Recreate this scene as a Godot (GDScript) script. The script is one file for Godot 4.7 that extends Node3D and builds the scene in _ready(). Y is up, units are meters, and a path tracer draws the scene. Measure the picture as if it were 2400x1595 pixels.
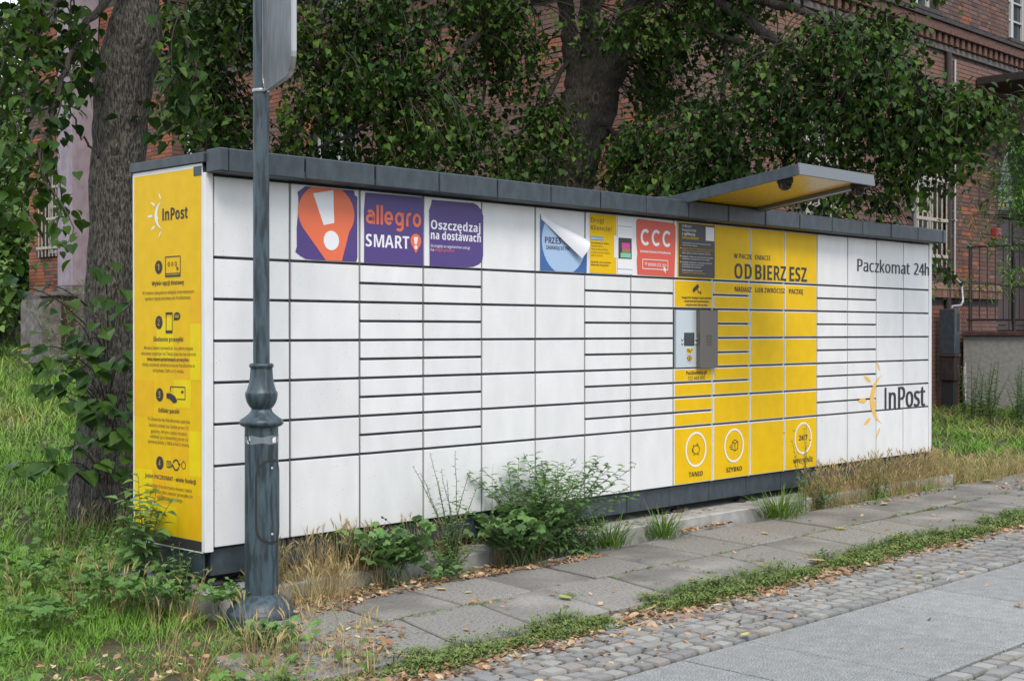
extends Node3D

var rng := RandomNumberGenerator.new()
var taken := {}
var M := {}
var font_r: SystemFont
var font_b: SystemFont
var cap_of := {}
const CAM := Vector3(-4.03, 1.43, 6.089)
const PITCH := 0.4967      # width of one locker column

class MB:
	var v := PackedVector3Array()
	var n := PackedVector3Array()
	var c := PackedColorArray()
	var col := Color.WHITE
	var colored := false
	func tri(a: Vector3, b: Vector3, d: Vector3) -> void:
		var m := (b - a).cross(d - a).normalized()
		v.append(a); v.append(d); v.append(b)
		n.append(m); n.append(m); n.append(m)
		if colored:
			c.append(col); c.append(col); c.append(col)
	func quad(a: Vector3, b: Vector3, d: Vector3, e: Vector3) -> void:
		tri(a, b, d)
		tri(a, d, e)
	func trin(a: Vector3, b: Vector3, d: Vector3, na: Vector3, nb: Vector3, nd: Vector3) -> void:
		v.append(a); v.append(d); v.append(b)
		n.append(na); n.append(nd); n.append(nb)
		if colored:
			c.append(col); c.append(col); c.append(col)
	func out_quad(a: Vector3, b: Vector3, d: Vector3, e: Vector3, mid: Vector3) -> void:
		if (b - a).cross(d - a).dot((a + b + d + e) * 0.25 - mid) < 0.0:
			quad(e, d, b, a)
		else:
			quad(a, b, d, e)
	func out_tri(a: Vector3, b: Vector3, d: Vector3, mid: Vector3) -> void:
		if (b - a).cross(d - a).dot((a + b + d) / 3.0 - mid) < 0.0:
			tri(d, b, a)
		else:
			tri(a, b, d)
	func hexa(p: Array) -> void:      # p: bottom four (round), top four (same order)
		var mid := Vector3.ZERO
		for q in p:
			mid += q / 8.0
		out_quad(p[0], p[1], p[2], p[3], mid)
		out_quad(p[4], p[5], p[6], p[7], mid)
		for i in 4:
			var j := (i + 1) % 4
			out_quad(p[i], p[j], p[j + 4], p[i + 4], mid)
	func box(lo: Vector3, hi: Vector3) -> void:
		hexa([lo, Vector3(hi.x, lo.y, lo.z), Vector3(hi.x, lo.y, hi.z), Vector3(lo.x, lo.y, hi.z), Vector3(lo.x, hi.y, lo.z), Vector3(hi.x, hi.y, lo.z), hi, Vector3(lo.x, hi.y, hi.z)])
	func bbox(lo: Vector3, hi: Vector3, k: float, t := Transform3D()) -> void:
		var mid := (lo + hi) * 0.5
		var h := (hi - lo) * 0.5
		var P := func(sx: float, sy: float, sz: float, ax: int) -> Vector3:
			return t * (mid + Vector3(sx * (h.x - (0.0 if ax == 0 else k)), sy * (h.y - (0.0 if ax == 1 else k)), sz * (h.z - (0.0 if ax == 2 else k))))
		var tm := t * mid
		for s in [-1.0, 1.0]:
			out_quad(P.call(s, -1.0, -1.0, 0), P.call(s, 1.0, -1.0, 0), P.call(s, 1.0, 1.0, 0), P.call(s, -1.0, 1.0, 0), tm)
			out_quad(P.call(-1.0, s, -1.0, 1), P.call(1.0, s, -1.0, 1), P.call(1.0, s, 1.0, 1), P.call(-1.0, s, 1.0, 1), tm)
			out_quad(P.call(-1.0, -1.0, s, 2), P.call(1.0, -1.0, s, 2), P.call(1.0, 1.0, s, 2), P.call(-1.0, 1.0, s, 2), tm)
			for r in [-1.0, 1.0]:
				out_quad(P.call(s, r, -1.0, 0), P.call(s, r, 1.0, 0), P.call(s, r, 1.0, 1), P.call(s, r, -1.0, 1), tm)
				out_quad(P.call(s, -1.0, r, 0), P.call(s, 1.0, r, 0), P.call(s, 1.0, r, 2), P.call(s, -1.0, r, 2), tm)
				out_quad(P.call(-1.0, s, r, 1), P.call(1.0, s, r, 1), P.call(1.0, s, r, 2), P.call(-1.0, s, r, 2), tm)
				for q in [-1.0, 1.0]:
					out_tri(P.call(s, r, q, 0), P.call(s, r, q, 1), P.call(s, r, q, 2), tm)
	func tube(p: Array, rad: Array, sides: int, cap := true) -> void:
		var last := p.size() - 1
		var d0: Vector3 = (p[1] - p[0]).normalized()
		var u := d0.cross(Vector3.UP if absf(d0.y) < 0.9 else Vector3.RIGHT).normalized()
		var rings := []
		for i in p.size():
			var d: Vector3 = ((p[mini(i + 1, last)] as Vector3) - (p[maxi(i - 1, 0)] as Vector3)).normalized()
			u = (u - d * u.dot(d)).normalized()
			var w := d.cross(u)
			var ring := []
			for k in sides:
				var an := TAU * k / sides
				ring.append(u * cos(an) + w * sin(an))
			rings.append(ring)
		for i in last:
			for k in sides:
				var j := (k + 1) % sides
				var a: Vector3 = p[i] + rings[i][k] * rad[i]
				var b: Vector3 = p[i] + rings[i][j] * rad[i]
				var cc: Vector3 = p[i + 1] + rings[i + 1][j] * rad[i + 1]
				var e: Vector3 = p[i + 1] + rings[i + 1][k] * rad[i + 1]
				trin(a, b, cc, rings[i][k], rings[i][j], rings[i + 1][j])
				trin(a, cc, e, rings[i][k], rings[i + 1][j], rings[i + 1][k])
		if cap:
			for i in [0, last]:
				for k in range(1, sides - 1):
					var a: Vector3 = p[i] + rings[i][0] * rad[i]
					var b: Vector3 = p[i] + rings[i][k] * rad[i]
					var cc: Vector3 = p[i] + rings[i][k + 1] * rad[i]
					if i == 0:
						tri(a, cc, b)
					else:
						tri(a, b, cc)
	func lathe(prof: Array, sides: int, o := Vector3.ZERO) -> void:     # prof: Vector2(radius, height), upwards
		var nn := []
		for i in prof.size():
			var d: Vector2 = prof[mini(i + 1, prof.size() - 1)] - prof[maxi(i - 1, 0)]
			nn.append(Vector2(d.y, -d.x).normalized())
		for i in prof.size() - 1:
			for k in sides:
				var a0 := TAU * k / sides
				var a1 := TAU * (k + 1) / sides
				var e0 := Vector3(cos(a0), 0, -sin(a0))
				var e1 := Vector3(cos(a1), 0, -sin(a1))
				var up := Vector3.UP
				var a: Vector3 = o + e0 * prof[i].x + up * prof[i].y
				var b: Vector3 = o + e1 * prof[i].x + up * prof[i].y
				var cc: Vector3 = o + e1 * prof[i + 1].x + up * prof[i + 1].y
				var e: Vector3 = o + e0 * prof[i + 1].x + up * prof[i + 1].y
				var na: Vector3 = e0 * nn[i].x + up * nn[i].y
				var nb: Vector3 = e1 * nn[i].x + up * nn[i].y
				var nc: Vector3 = e1 * nn[i + 1].x + up * nn[i + 1].y
				var ne: Vector3 = e0 * nn[i + 1].x + up * nn[i + 1].y
				if prof[i].x > 0.0001:
					trin(a, b, cc, na, nb, nc)
				if prof[i + 1].x > 0.0001:
					trin(a, cc, e, na, nc, ne)
	func prism(poly: PackedVector2Array, z0: float, z1: float, t := Transform3D()) -> void:
		if Geometry2D.is_polygon_clockwise(poly):
			poly.reverse()
		var ix := Geometry2D.triangulate_polygon(poly)
		for i in range(0, ix.size(), 3):
			var a := poly[ix[i]]
			var b := poly[ix[i + 1]]
			var d := poly[ix[i + 2]]
			if (b - a).cross(d - a) < 0.0:
				var s := b
				b = d
				d = s
			tri(t * Vector3(a.x, a.y, z1), t * Vector3(b.x, b.y, z1), t * Vector3(d.x, d.y, z1))
			if z0 < z1:
				tri(t * Vector3(a.x, a.y, z0), t * Vector3(d.x, d.y, z0), t * Vector3(b.x, b.y, z0))
		if z0 < z1:
			for i in poly.size():
				var a := poly[i]
				var b := poly[(i + 1) % poly.size()]
				quad(t * Vector3(a.x, a.y, z0), t * Vector3(b.x, b.y, z0), t * Vector3(b.x, b.y, z1), t * Vector3(a.x, a.y, z1))
	func arc(ctr: Vector2, rx: float, ry: float, w: float, a0: float, a1: float, steps: int, z0: float, z1: float, t := Transform3D()) -> void:
		var poly := PackedVector2Array()
		for i in steps + 1:
			var an := lerpf(a0, a1, float(i) / steps)
			poly.append(ctr + Vector2(cos(an) * rx, sin(an) * ry))
		for i in steps + 1:
			var an := lerpf(a1, a0, float(i) / steps)
			poly.append(ctr + Vector2(cos(an) * (rx - w), sin(an) * (ry - w)))
		for i in steps:
			prism(PackedVector2Array([poly[i], poly[i + 1], poly[2 * steps - i], poly[2 * steps + 1 - i]]), z0, z1, t)
	func line(a: Vector2, b: Vector2, w: float, z0: float, z1: float, t := Transform3D()) -> void:
		var s := (b - a).normalized().orthogonal() * w * 0.5
		prism(PackedVector2Array([a - s, b - s, b + s, a + s]), z0, z1, t)
	func mesh(mat: Material) -> ArrayMesh:
		var arr := []
		arr.resize(Mesh.ARRAY_MAX)
		arr[Mesh.ARRAY_VERTEX] = v
		arr[Mesh.ARRAY_NORMAL] = n
		if colored:
			arr[Mesh.ARRAY_COLOR] = c
		var m := ArrayMesh.new()
		m.add_surface_from_arrays(Mesh.PRIMITIVE_TRIANGLES, arr)
		m.surface_set_material(0, mat)
		return m

func numbered(called: String) -> String:
	var k: int = taken.get(called, -1) + 1
	taken[called] = k
	return called if k == 0 else "%s_%03d" % [called, k]

func tag(o: Node3D, label: String, category: String, group := "") -> Node3D:
	o.set_meta("label", label)
	o.set_meta("category", category)
	if group != "":
		o.set_meta("group", group)
	return o

func thing(called: String, label: String, category: String, at := Vector3.ZERO, group := "") -> Node3D:
	var o := Node3D.new()
	o.name = numbered(called)
	add_child(o)
	o.position = at
	tag(o, label, category, group)
	return o

func obj(called: String, mesh: Mesh, parent: Node3D = null, mat: Material = null, at := Vector3.ZERO) -> MeshInstance3D:
	var o := MeshInstance3D.new()
	o.mesh = mesh
	if mat:
		o.material_override = mat
	if parent == null:
		o.name = numbered(called)
		add_child(o)
	else:
		o.name = called
		parent.add_child(o, true)
	o.position = at
	return o

func part(called: String, parent: Node3D) -> Node3D:
	var o := Node3D.new()
	o.name = called
	parent.add_child(o, true)
	return o

func struct(o: Node3D) -> Node3D:
	o.set_meta("kind", "structure")
	return o

func many(called: String, mesh: Mesh, ts: Array, cs: PackedColorArray, parent: Node3D = null) -> MultiMeshInstance3D:
	var m := MultiMesh.new()
	m.transform_format = MultiMesh.TRANSFORM_3D
	m.use_colors = cs.size() > 0
	m.mesh = mesh
	m.instance_count = ts.size()
	for i in ts.size():
		m.set_instance_transform(i, ts[i])
	if cs.size() > 0:
		for i in ts.size():
			m.set_instance_color(i, cs[i])
	var o := MultiMeshInstance3D.new()
	o.multimesh = m
	if parent == null:
		o.name = numbered(called)
		add_child(o)
	else:
		o.name = called
		parent.add_child(o, true)
	o.set_meta("kind", "stuff")
	return o

# colours are given as linear values
func lin(r: float, g: float, b: float) -> Color:
	return Color(r, g, b).linear_to_srgb()

func noise_tex(freq: float, lo: Color, hi: Color, seed_of: int, octaves := 4, kind := FastNoiseLite.TYPE_SIMPLEX_SMOOTH, size := 512, stops := []) -> NoiseTexture2D:
	var fn := FastNoiseLite.new()
	fn.seed = seed_of
	fn.noise_type = kind
	fn.frequency = freq
	fn.fractal_octaves = octaves
	var g := Gradient.new()
	if stops.size() == 0:
		g.set_color(0, lo)
		g.set_color(1, hi)
	else:
		g.offsets = PackedFloat32Array(stops.map(func(s): return s[0]))
		g.colors = PackedColorArray(stops.map(func(s): return s[1]))
	var t := NoiseTexture2D.new()
	t.width = size
	t.height = size
	t.seamless = true
	t.generate_mipmaps = false
	t.noise = fn
	t.color_ramp = g
	return t

func mat(called: String, col: Color, rough := 0.8, metal := 0.0) -> StandardMaterial3D:
	var m := StandardMaterial3D.new()
	m.resource_name = called
	m.albedo_color = col
	m.roughness = rough
	m.metallic = metal
	M[called] = m
	return m

func textured(m: StandardMaterial3D, albedo: Texture2D, scale: Vector3, bump: Texture2D = null, bump_cm := 0.0, world := true) -> StandardMaterial3D:
	m.albedo_texture = albedo
	m.uv1_triplanar = true
	m.uv1_world_triplanar = world
	m.uv1_scale = scale
	if bump:
		m.heightmap_enabled = true
		m.heightmap_texture = bump
		m.heightmap_scale = bump_cm
	return m

func worn(m: StandardMaterial3D, t: Texture2D, scale: Vector3) -> StandardMaterial3D:      # a second, coarser or rarer pattern multiplied in
	m.detail_enabled = true
	m.detail_albedo = t
	m.detail_blend_mode = BaseMaterial3D.BLEND_MODE_MUL
	m.detail_uv_layer = BaseMaterial3D.DETAIL_UV_2
	m.uv2_triplanar = true
	m.uv2_world_triplanar = true
	m.uv2_scale = scale
	return m

func grey(v: float) -> Color:
	return Color(v, v, v)

func rnd(a: float, b: float) -> float:
	return rng.randf_range(a, b)

func rise(x: float, z: float) -> float:      # the ground climbs slowly away from the street
	return clampf(0.04 * (-z - 2.5), 0.0, 1.3)

func cap_info(f: SystemFont, sz: int) -> Array:
	var key := [f, sz]
	if not cap_of.has(key):
		var t := TextMesh.new()
		t.font = f
		t.font_size = sz
		t.pixel_size = 1.0
		t.depth = 0.0
		t.text = "H"
		var a := t.get_aabb()
		cap_of[key] = [a.position.y, a.size.y]
	return cap_of[key]

# lettering: left end x, baseline y, width (0: natural) and height of the capitals in metres, in the frame of t
func txt(parent: Node3D, s: String, x: float, y: float, width: float, cap: float, m: Material, t: Transform3D, bold := false, lift := 0.003, called := "lettering", sz := 40, step := 1.5) -> MeshInstance3D:
	var f := font_b if bold else font_r
	var tm := TextMesh.new()
	tm.font = f
	tm.font_size = sz
	tm.pixel_size = 1.0
	tm.depth = 0.0
	tm.curve_step = step
	tm.text = s
	tm.material = m
	var info := cap_info(f, sz)
	var a := tm.get_aabb()
	var sy: float = cap / float(info[1])
	var sx := sy if width <= 0.0 else width / a.size.x
	var o := MeshInstance3D.new()
	o.mesh = tm
	o.name = called
	parent.add_child(o, true)
	var place := Vector3(x - a.position.x * sx, y - float(info[0]) * sy, lift)
	o.transform = t * Transform3D(Basis(Vector3(sx, 0, 0), Vector3(0, sy, 0), Vector3(0, 0, 1)), place)
	return o

func printed(parent: Node3D, called: String, mb: MB, m: Material) -> MeshInstance3D:
	return obj(called, mb.mesh(m), parent)

func make_world() -> void:
	var cam := Camera3D.new()
	cam.name = "camera"
	add_child(cam)
	cam.position = CAM
	cam.rotation = Vector3(deg_to_rad(-0.388), deg_to_rad(-45.93), 0)
	cam.fov = 28.20
	cam.near = 0.1
	cam.far = 1200.0
	cam.current = true
	var sky_mat := ProceduralSkyMaterial.new()
	sky_mat.sky_top_color = Color(0.83, 0.885, 0.955)
	sky_mat.sky_horizon_color = Color(0.91, 0.93, 0.95)
	sky_mat.sky_curve = 0.25
	sky_mat.ground_bottom_color = Color(0.30, 0.30, 0.28)
	sky_mat.ground_horizon_color = Color(0.62, 0.63, 0.62)
	sky_mat.sun_angle_max = 0.0
	sky_mat.energy_multiplier = 1.0
	var sky := Sky.new()
	sky.sky_material = sky_mat
	var env := Environment.new()
	env.background_mode = Environment.BG_SKY
	env.sky = sky
	env.background_energy_multiplier = 1.0
	env.tonemap_mode = Environment.TONE_MAPPER_LINEAR
	env.tonemap_exposure = 1.66
	env.sdfgi_enabled = true
	env.ssao_enabled = true
	env.ssil_enabled = true
	var we := WorldEnvironment.new()
	we.name = "environment"
	we.environment = env
	add_child(we)
	var sun := DirectionalLight3D.new()
	sun.name = "sun"
	sun.light_energy = 0.5
	sun.light_angular_distance = 22.0
	sun.light_color = Color(1.0, 0.97, 0.93)
	sun.shadow_enabled = true
	add_child(sun)
	sun.look_at_from_position(Vector3(-4, 9, 6), Vector3.ZERO, Vector3.UP)

func make_materials() -> void:
	font_r = SystemFont.new()
	font_r.font_names = PackedStringArray(["Droid Sans"])
	font_b = SystemFont.new()
	font_b.font_names = PackedStringArray(["Droid Sans"])
	font_b.font_weight = 700
	var fine := noise_tex(0.06, grey(0.86), grey(1.0), 1, 5)
	var grime := noise_tex(0.012, grey(0.95), grey(1.0), 2, 5)
	var bumpy := noise_tex(0.08, grey(0.0), grey(1.0), 3, 4)
	var speck := noise_tex(0.25, grey(1), grey(1), 4, 2, FastNoiseLite.TYPE_SIMPLEX, 512, [[0.0, grey(0.55)], [0.035, grey(0.75)], [0.06, grey(0.985)], [1.0, grey(1.0)]])
	for i in 4:
		var k: float = [1.0, 0.965, 1.03, 0.985][i]
		worn(textured(mat("door_white_%d" % i, lin(0.80 * k, 0.80 * k, 0.805 * k), 0.36), grime, Vector3(0.9, 0.35, 0.9), bumpy, 0.04), speck, Vector3(0.55, 0.55, 0.55))
	textured(mat("frame_white", lin(0.78, 0.78, 0.79), 0.4), grime, Vector3(1.1, 0.7, 1.1))
	textured(mat("yellow", lin(0.82, 0.51, 0.006), 0.45), grime, Vector3(1, 1, 1)).metallic_specular = 0.25
	textured(mat("side_yellow", lin(0.82, 0.51, 0.006), 0.4), grime, Vector3(1.3, 1.3, 1.3)).metallic_specular = 0.28
	textured(mat("side_lemon", lin(0.83, 0.62, 0.006), 0.4), grime, Vector3(1.3, 1.3, 1.3)).metallic_specular = 0.28
	textured(mat("side_amber", lin(0.82, 0.465, 0.010), 0.4), grime, Vector3(1.3, 1.3, 1.3)).metallic_specular = 0.28
	textured(mat("anthracite", lin(0.053, 0.073, 0.090), 0.45), noise_tex(0.02, grey(0.75), grey(1.0), 7, 5), Vector3(1.2, 0.8, 1.2), bumpy, 0.03)
	textured(mat("lamp_paint", lin(0.058, 0.090, 0.112), 0.42), noise_tex(0.015, Color(0.9, 0.9, 0.9), Color(0.9, 0.9, 0.9), 8, 6, FastNoiseLite.TYPE_SIMPLEX, 512, [[0.0, grey(0.5)], [0.35, grey(0.62)], [0.5, grey(0.9)], [0.75, grey(1.0)], [1.0, grey(0.9)]]), Vector3(3.5, 0.45, 3.5), bumpy, 0.1)
	mat("gap_dark", lin(0.025, 0.025, 0.027), 0.7)
	mat("divider", lin(0.17, 0.165, 0.17), 0.4, 0.5)
	mat("ink", lin(0.022, 0.022, 0.026), 0.55)
	mat("ink_soft", lin(0.10, 0.075, 0.015), 0.55)
	mat("paper_white", lin(0.80, 0.80, 0.83), 0.5)
	mat("sun_white", lin(0.78, 0.80, 0.74), 0.5)
	mat("sun_orange", lin(0.80, 0.48, 0.10), 0.5)
	mat("violet", lin(0.075, 0.04, 0.20), 0.42)
	mat("tangerine", lin(0.78, 0.155, 0.06), 0.42)
	mat("coral", lin(0.66, 0.09, 0.055), 0.42)
	mat("sky_blue", lin(0.36, 0.50, 0.72), 0.42)
	mat("deep_blue", lin(0.035, 0.12, 0.33), 0.42)
	mat("tag_blue", lin(0.02, 0.27, 0.52), 0.42)
	mat("charcoal", lin(0.035, 0.032, 0.036), 0.45)
	mat("magenta", lin(0.62, 0.05, 0.33), 0.5)
	mat("mint", lin(0.20, 0.55, 0.36), 0.5)
	mat("carton", lin(0.33, 0.20, 0.09), 0.6)
	mat("red_dot", lin(0.35, 0.03, 0.02), 0.4)
	mat("panel_blue", lin(0.56, 0.63, 0.69), 0.3, 0.2)
	mat("steel_brown", lin(0.155, 0.142, 0.128), 0.38, 0.55)
	mat("chrome", lin(0.5, 0.5, 0.52), 0.2, 0.9)
	mat("screen", lin(0.035, 0.05, 0.06), 0.12)
	mat("rubber", lin(0.02, 0.02, 0.022), 0.7)
	mat("smoked", lin(0.012, 0.010, 0.012), 0.08)
	textured(mat("under_yellow", lin(0.74, 0.455, 0.012), 0.28), noise_tex(0.03, grey(0.72), grey(1.0), 9, 5), Vector3(1.5, 1.5, 1.5))
	textured(mat("sheet_metal", lin(0.25, 0.27, 0.285), 0.4, 0.6), noise_tex(0.015, grey(0.5), grey(1.0), 10, 5), Vector3(4.0, 0.5, 4.0))
	mat("edge_grey", lin(0.17, 0.185, 0.195), 0.4, 0.4)
	mat("zinc", lin(0.42, 0.43, 0.44), 0.4, 0.7)
	mat("tape", lin(0.30, 0.32, 0.34), 0.2)
	# ground
	var grit := noise_tex(0.18, grey(0.62), grey(1.0), 11, 3)
	var patch := noise_tex(0.01, grey(0.7), grey(1.0), 12, 6)
	var soilt := noise_tex(0.03, Color(1, 1, 1), Color(1, 1, 1), 13, 6, FastNoiseLite.TYPE_SIMPLEX, 512, [[0.0, Color(0.45, 0.33, 0.24)], [0.45, Color(0.42, 0.36, 0.25)], [0.7, Color(0.33, 0.36, 0.19)], [1.0, Color(0.25, 0.31, 0.13)]])
	textured(mat("soil", Color(0.72, 0.72, 0.72), 0.95), soilt, Vector3(0.35, 0.35, 0.35), grit, 0.8)
	var rubblet := noise_tex(0.05, Color(1, 1, 1), Color(1, 1, 1), 14, 5, FastNoiseLite.TYPE_SIMPLEX, 512, [[0.0, Color(0.42, 0.27, 0.2)], [0.5, Color(0.38, 0.28, 0.19)], [0.62, Color(0.3, 0.3, 0.15)], [1.0, Color(0.26, 0.33, 0.14)]])
	textured(mat("joint_soil", Color(0.85, 0.85, 0.85), 0.95), rubblet, Vector3(1.2, 1.2, 1.2), grit, 0.6)
	var concrete_t := noise_tex(0.05, Color(1, 1, 1), Color(1, 1, 1), 15, 7, FastNoiseLite.TYPE_SIMPLEX, 1024, [[0.0, grey(0.74)], [0.3, grey(0.9)], [0.6, grey(0.97)], [1.0, grey(1.0)]])
	var stain := noise_tex(0.008, grey(0.66), grey(1.0), 17, 6)
	var spots := noise_tex(0.10, grey(1), grey(1), 18, 3, FastNoiseLite.TYPE_SIMPLEX, 1024, [[0.0, grey(0.4)], [0.2, grey(0.6)], [0.27, grey(0.96)], [1.0, grey(1.0)]])
	for i in 4:
		var k: float = [1.0, 0.86, 1.07, 0.93][i]
		worn(textured(mat("concrete_%d" % i, lin(0.32 * k, 0.30 * k, 0.272 * k), 0.9), concrete_t, Vector3(0.55, 0.55, 0.55), grit, 0.05), [stain, spots, stain, spots][i], [Vector3(0.45, 0.45, 0.45), Vector3(0.5, 0.5, 0.5), Vector3(0.33, 0.33, 0.33), Vector3(0.4, 0.4, 0.4)][i])
	textured(mat("pad_concrete", lin(0.46, 0.45, 0.43), 0.9), noise_tex(0.02, grey(0.78), grey(1.0), 19, 6), Vector3(0.7, 0.7, 0.7), grit, 0.05)
	var granite_t := noise_tex(0.22, Color(1, 1, 1), Color(1, 1, 1), 16, 4, FastNoiseLite.TYPE_SIMPLEX, 1024, [[0.0, grey(0.35)], [0.3, grey(0.62)], [0.5, grey(0.82)], [0.7, grey(1.0)], [1.0, grey(1.0)]])
	for i in 4:
		var k: float = [1.04, 0.96, 1.12, 1.0][i]
		textured(mat("granite_%d" % i, lin(0.445 * k, 0.45 * k, 0.44 * k), 0.75), granite_t, Vector3(0.42, 0.42, 0.42), grit, 0.04)
		worn(M["granite_%d" % i], noise_tex(0.03, grey(0.84), grey(1.0), 60 + i, 6), Vector3(0.6, 0.6, 0.6))
	for i in 6:
		var cc: Color = [lin(0.37, 0.36, 0.345), lin(0.43, 0.42, 0.395), lin(0.31, 0.305, 0.30), lin(0.38, 0.345, 0.31), lin(0.46, 0.45, 0.42), lin(0.34, 0.335, 0.325)][i]
		textured(mat("sett_%d" % i, cc, 0.8), granite_t, Vector3(1.3, 1.3, 1.3), grit, 0.25)
	var sv := textured(mat("sett_mixed", Color.WHITE, 0.8), granite_t, Vector3(1.3, 1.3, 1.3), grit, 0.25)
	sv.vertex_color_use_as_albedo = true

const Y_BOT := 0.284
const Y_TOP := 2.254
const ROW0 := 0.718
const ROWB := 0.2202

func make_locker() -> void:
	var L := thing("parcel_locker", "long white and yellow outdoor parcel locker bank with many small doors", "parcel locker")
	var w := 16 * PITCH
	var z_back := -0.716
	var mb := MB.new()
	mb.box(Vector3(-0.046, 0.283, z_back + 0.005), Vector3(w + 0.046, 2.30, -0.026))
	mb.box(Vector3(-0.028, 0.142, z_back + 0.035), Vector3(w + 0.028, 0.282, -0.078))
	obj("carcass", mb.mesh(M.anthracite), L)
	for s in [0, 1]:
		mb = MB.new()
		var x0: float = -0.053 if s == 0 else w + 0.001
		mb.bbox(Vector3(x0, 0.268, -0.028), Vector3(x0 + 0.051, 2.262, 0.002), 0.003)
		obj("frame_post", mb.mesh(M.frame_white), L)
	# side wall with its printed panel
	mb = MB.new()
	mb.box(Vector3(-0.052, 0.262, z_back), Vector3(-0.0455, 2.312, -0.0285))
	var side := obj("side_panel", mb.mesh(M.frame_white), L)
	var right_side := MB.new()
	right_side.box(Vector3(w + 0.0455, 0.262, z_back), Vector3(w + 0.052, 2.30, -0.0285))
	obj("side_panel", right_side.mesh(M.frame_white), L)
	mb = MB.new()
	mb.box(Vector3(-0.052, 0.262, z_back - 0.006), Vector3(w + 0.052, 2.30, z_back - 0.001))
	obj("rear_panel", mb.mesh(M.frame_white), L)
	side_print(side)
	# doors
	var meshes := {}
	for kind in ["A", "B", "C", "E"]:
		var hh: float = {"A": ROWB * 0.5, "B": ROWB, "C": 0.4345, "E": 0.4345}[kind] - 0.015
		var d := MB.new()
		d.bbox(Vector3(-PITCH * 0.5 + 0.0075, -hh * 0.5, -0.022), Vector3(PITCH * 0.5 - 0.0075, hh * 0.5, 0.0), 0.0025)
		# the bright folded lip along the lower edge
		meshes[kind] = d.mesh(M.door_white_0)
		var f := MB.new()
		f.bbox(Vector3(-PITCH * 0.5 + 0.0145, -hh * 0.5 + 0.006, 0.0005), Vector3(PITCH * 0.5 - 0.0145, hh * 0.5 - 0.006, 0.0016), 0.0004)
		meshes[kind + "film"] = f.mesh(M.yellow)
	for col in 16:
		var cx := (col + 0.5) * PITCH
		var plan := "BBBBB"
		if col in [2, 3, 6, 7, 12, 13]:
			plan = "AAAAAAAAAA"
		elif col == 8:
			plan = "AAAATTB"
		elif col == 9:
			plan = "BAAAAAAAA"
		var list := [["C", Y_BOT, ROW0], ["C", 1.819, Y_TOP]]
		var y := ROW0
		for ch in plan:
			var step := ROWB * (0.5 if ch == "A" else 1.0)
			if ch != "T":
				list.append([ch, y, y + step])
			y += step
		for d in list:
			var m: Material = M["door_white_%d" % rng.randi_range(0, 3)]
			var o := obj("door", meshes[d[0]], L, m, Vector3(cx, (d[1] + d[2]) * 0.5, rnd(-0.0015, 0.001)))
			o.rotation = Vector3(rnd(-0.002, 0.002), rnd(-0.0035, 0.0035), rnd(-0.0008, 0.0008))
			if col >= 8 and col <= 11 and not (col == 8 and d[1] > 1.8):
				obj("yellow_film", meshes[d[0] + "film"], o, M.yellow)
	for col in range(0, 17):
		mb = MB.new()
		mb.box(Vector3(col * PITCH - 0.0022, 0.286, -0.0255), Vector3(col * PITCH + 0.0022, 2.25, -0.007))
		obj("divider", mb.mesh(M.divider if col < 9 or col > 11 else M.frame_white), L)
	# plinth, feet, fascia and roof
	var pm := MB.new()
	pm.bbox(Vector3(0.003, 0.135, -0.075), Vector3(PITCH - 0.003, 0.2775, -0.036), 0.003)
	var plinth := pm.mesh(M.anthracite)
	var fm := MB.new()
	fm.bbox(Vector3(0.006, 2.259, 0.006), Vector3(PITCH - 0.006, 2.381, 0.143), 0.006)
	var fascia := fm.mesh(M.anthracite)
	for col in 16:
		obj("plinth_panel", plinth, L, null, Vector3(col * PITCH, 0, rnd(-0.002, 0.002)))
		var e := obj("fascia_panel", fascia, L, null, Vector3(col * PITCH, rnd(-0.001, 0.001), rnd(-0.002, 0.002)))
		e.rotation.y = rnd(-0.003, 0.003)
	for s in [0, 1]:
		mb = MB.new()
		var x0: float = -0.05 if s == 0 else w + 0.004
		mb.bbox(Vector3(x0, 2.259, 0.006), Vector3(x0 + 0.05, 2.381, 0.143), 0.006)
		obj("fascia_end", mb.mesh(M.anthracite), L)
	mb = MB.new()
	mb.box(Vector3(-0.03, 2.262, 0.012), Vector3(w + 0.03, 2.30, 0.13))
	obj("fascia_backing", mb.mesh(M.anthracite), L)
	mb = MB.new()
	mb.bbox(Vector3(-0.064, 2.314, z_back - 0.02), Vector3(w + 0.064, 2.368, 0.004), 0.004)
	obj("roof", mb.mesh(M.anthracite), L)
	mb = MB.new()
	mb.box(Vector3(-0.04, 0.13, z_back + 0.03), Vector3(-0.03, 0.2615, -0.04))
	mb.box(Vector3(w + 0.03, 0.13, z_back + 0.03), Vector3(w + 0.04, 0.2615, -0.04))
	obj("side_plinth", mb.mesh(M.anthracite), L)
	var foot := MB.new()
	foot.lathe([Vector2(0, 0), Vector2(0.055, 0), Vector2(0.055, 0.012), Vector2(0.045, 0.02), Vector2(0.014, 0.024), Vector2(0.012, 0.07)], 16)
	var foot_m := foot.mesh(M.rubber)
	for i in 9:
		for z in [-0.09, -0.62]:
			obj("foot", foot_m, L, null, Vector3(0.06 + i * (w - 0.12) / 8.0, 0.077, z))
			if i < 8 and z > -0.3:
				obj("foot", foot_m, L, null, Vector3(0.22 + i * (w - 0.12) / 8.0, 0.077, z))
	stickers(L)
	terminal(L)
	locker_canopy(L)

func flat(parent: Node3D, called: String, pts: Array, m: Material, z: float, t := Transform3D(), thick := 0.0006) -> MeshInstance3D:
	var mb := MB.new()
	mb.prism(PackedVector2Array(pts), z, z + thick, t)
	return obj(called, mb.mesh(m), parent)

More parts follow.
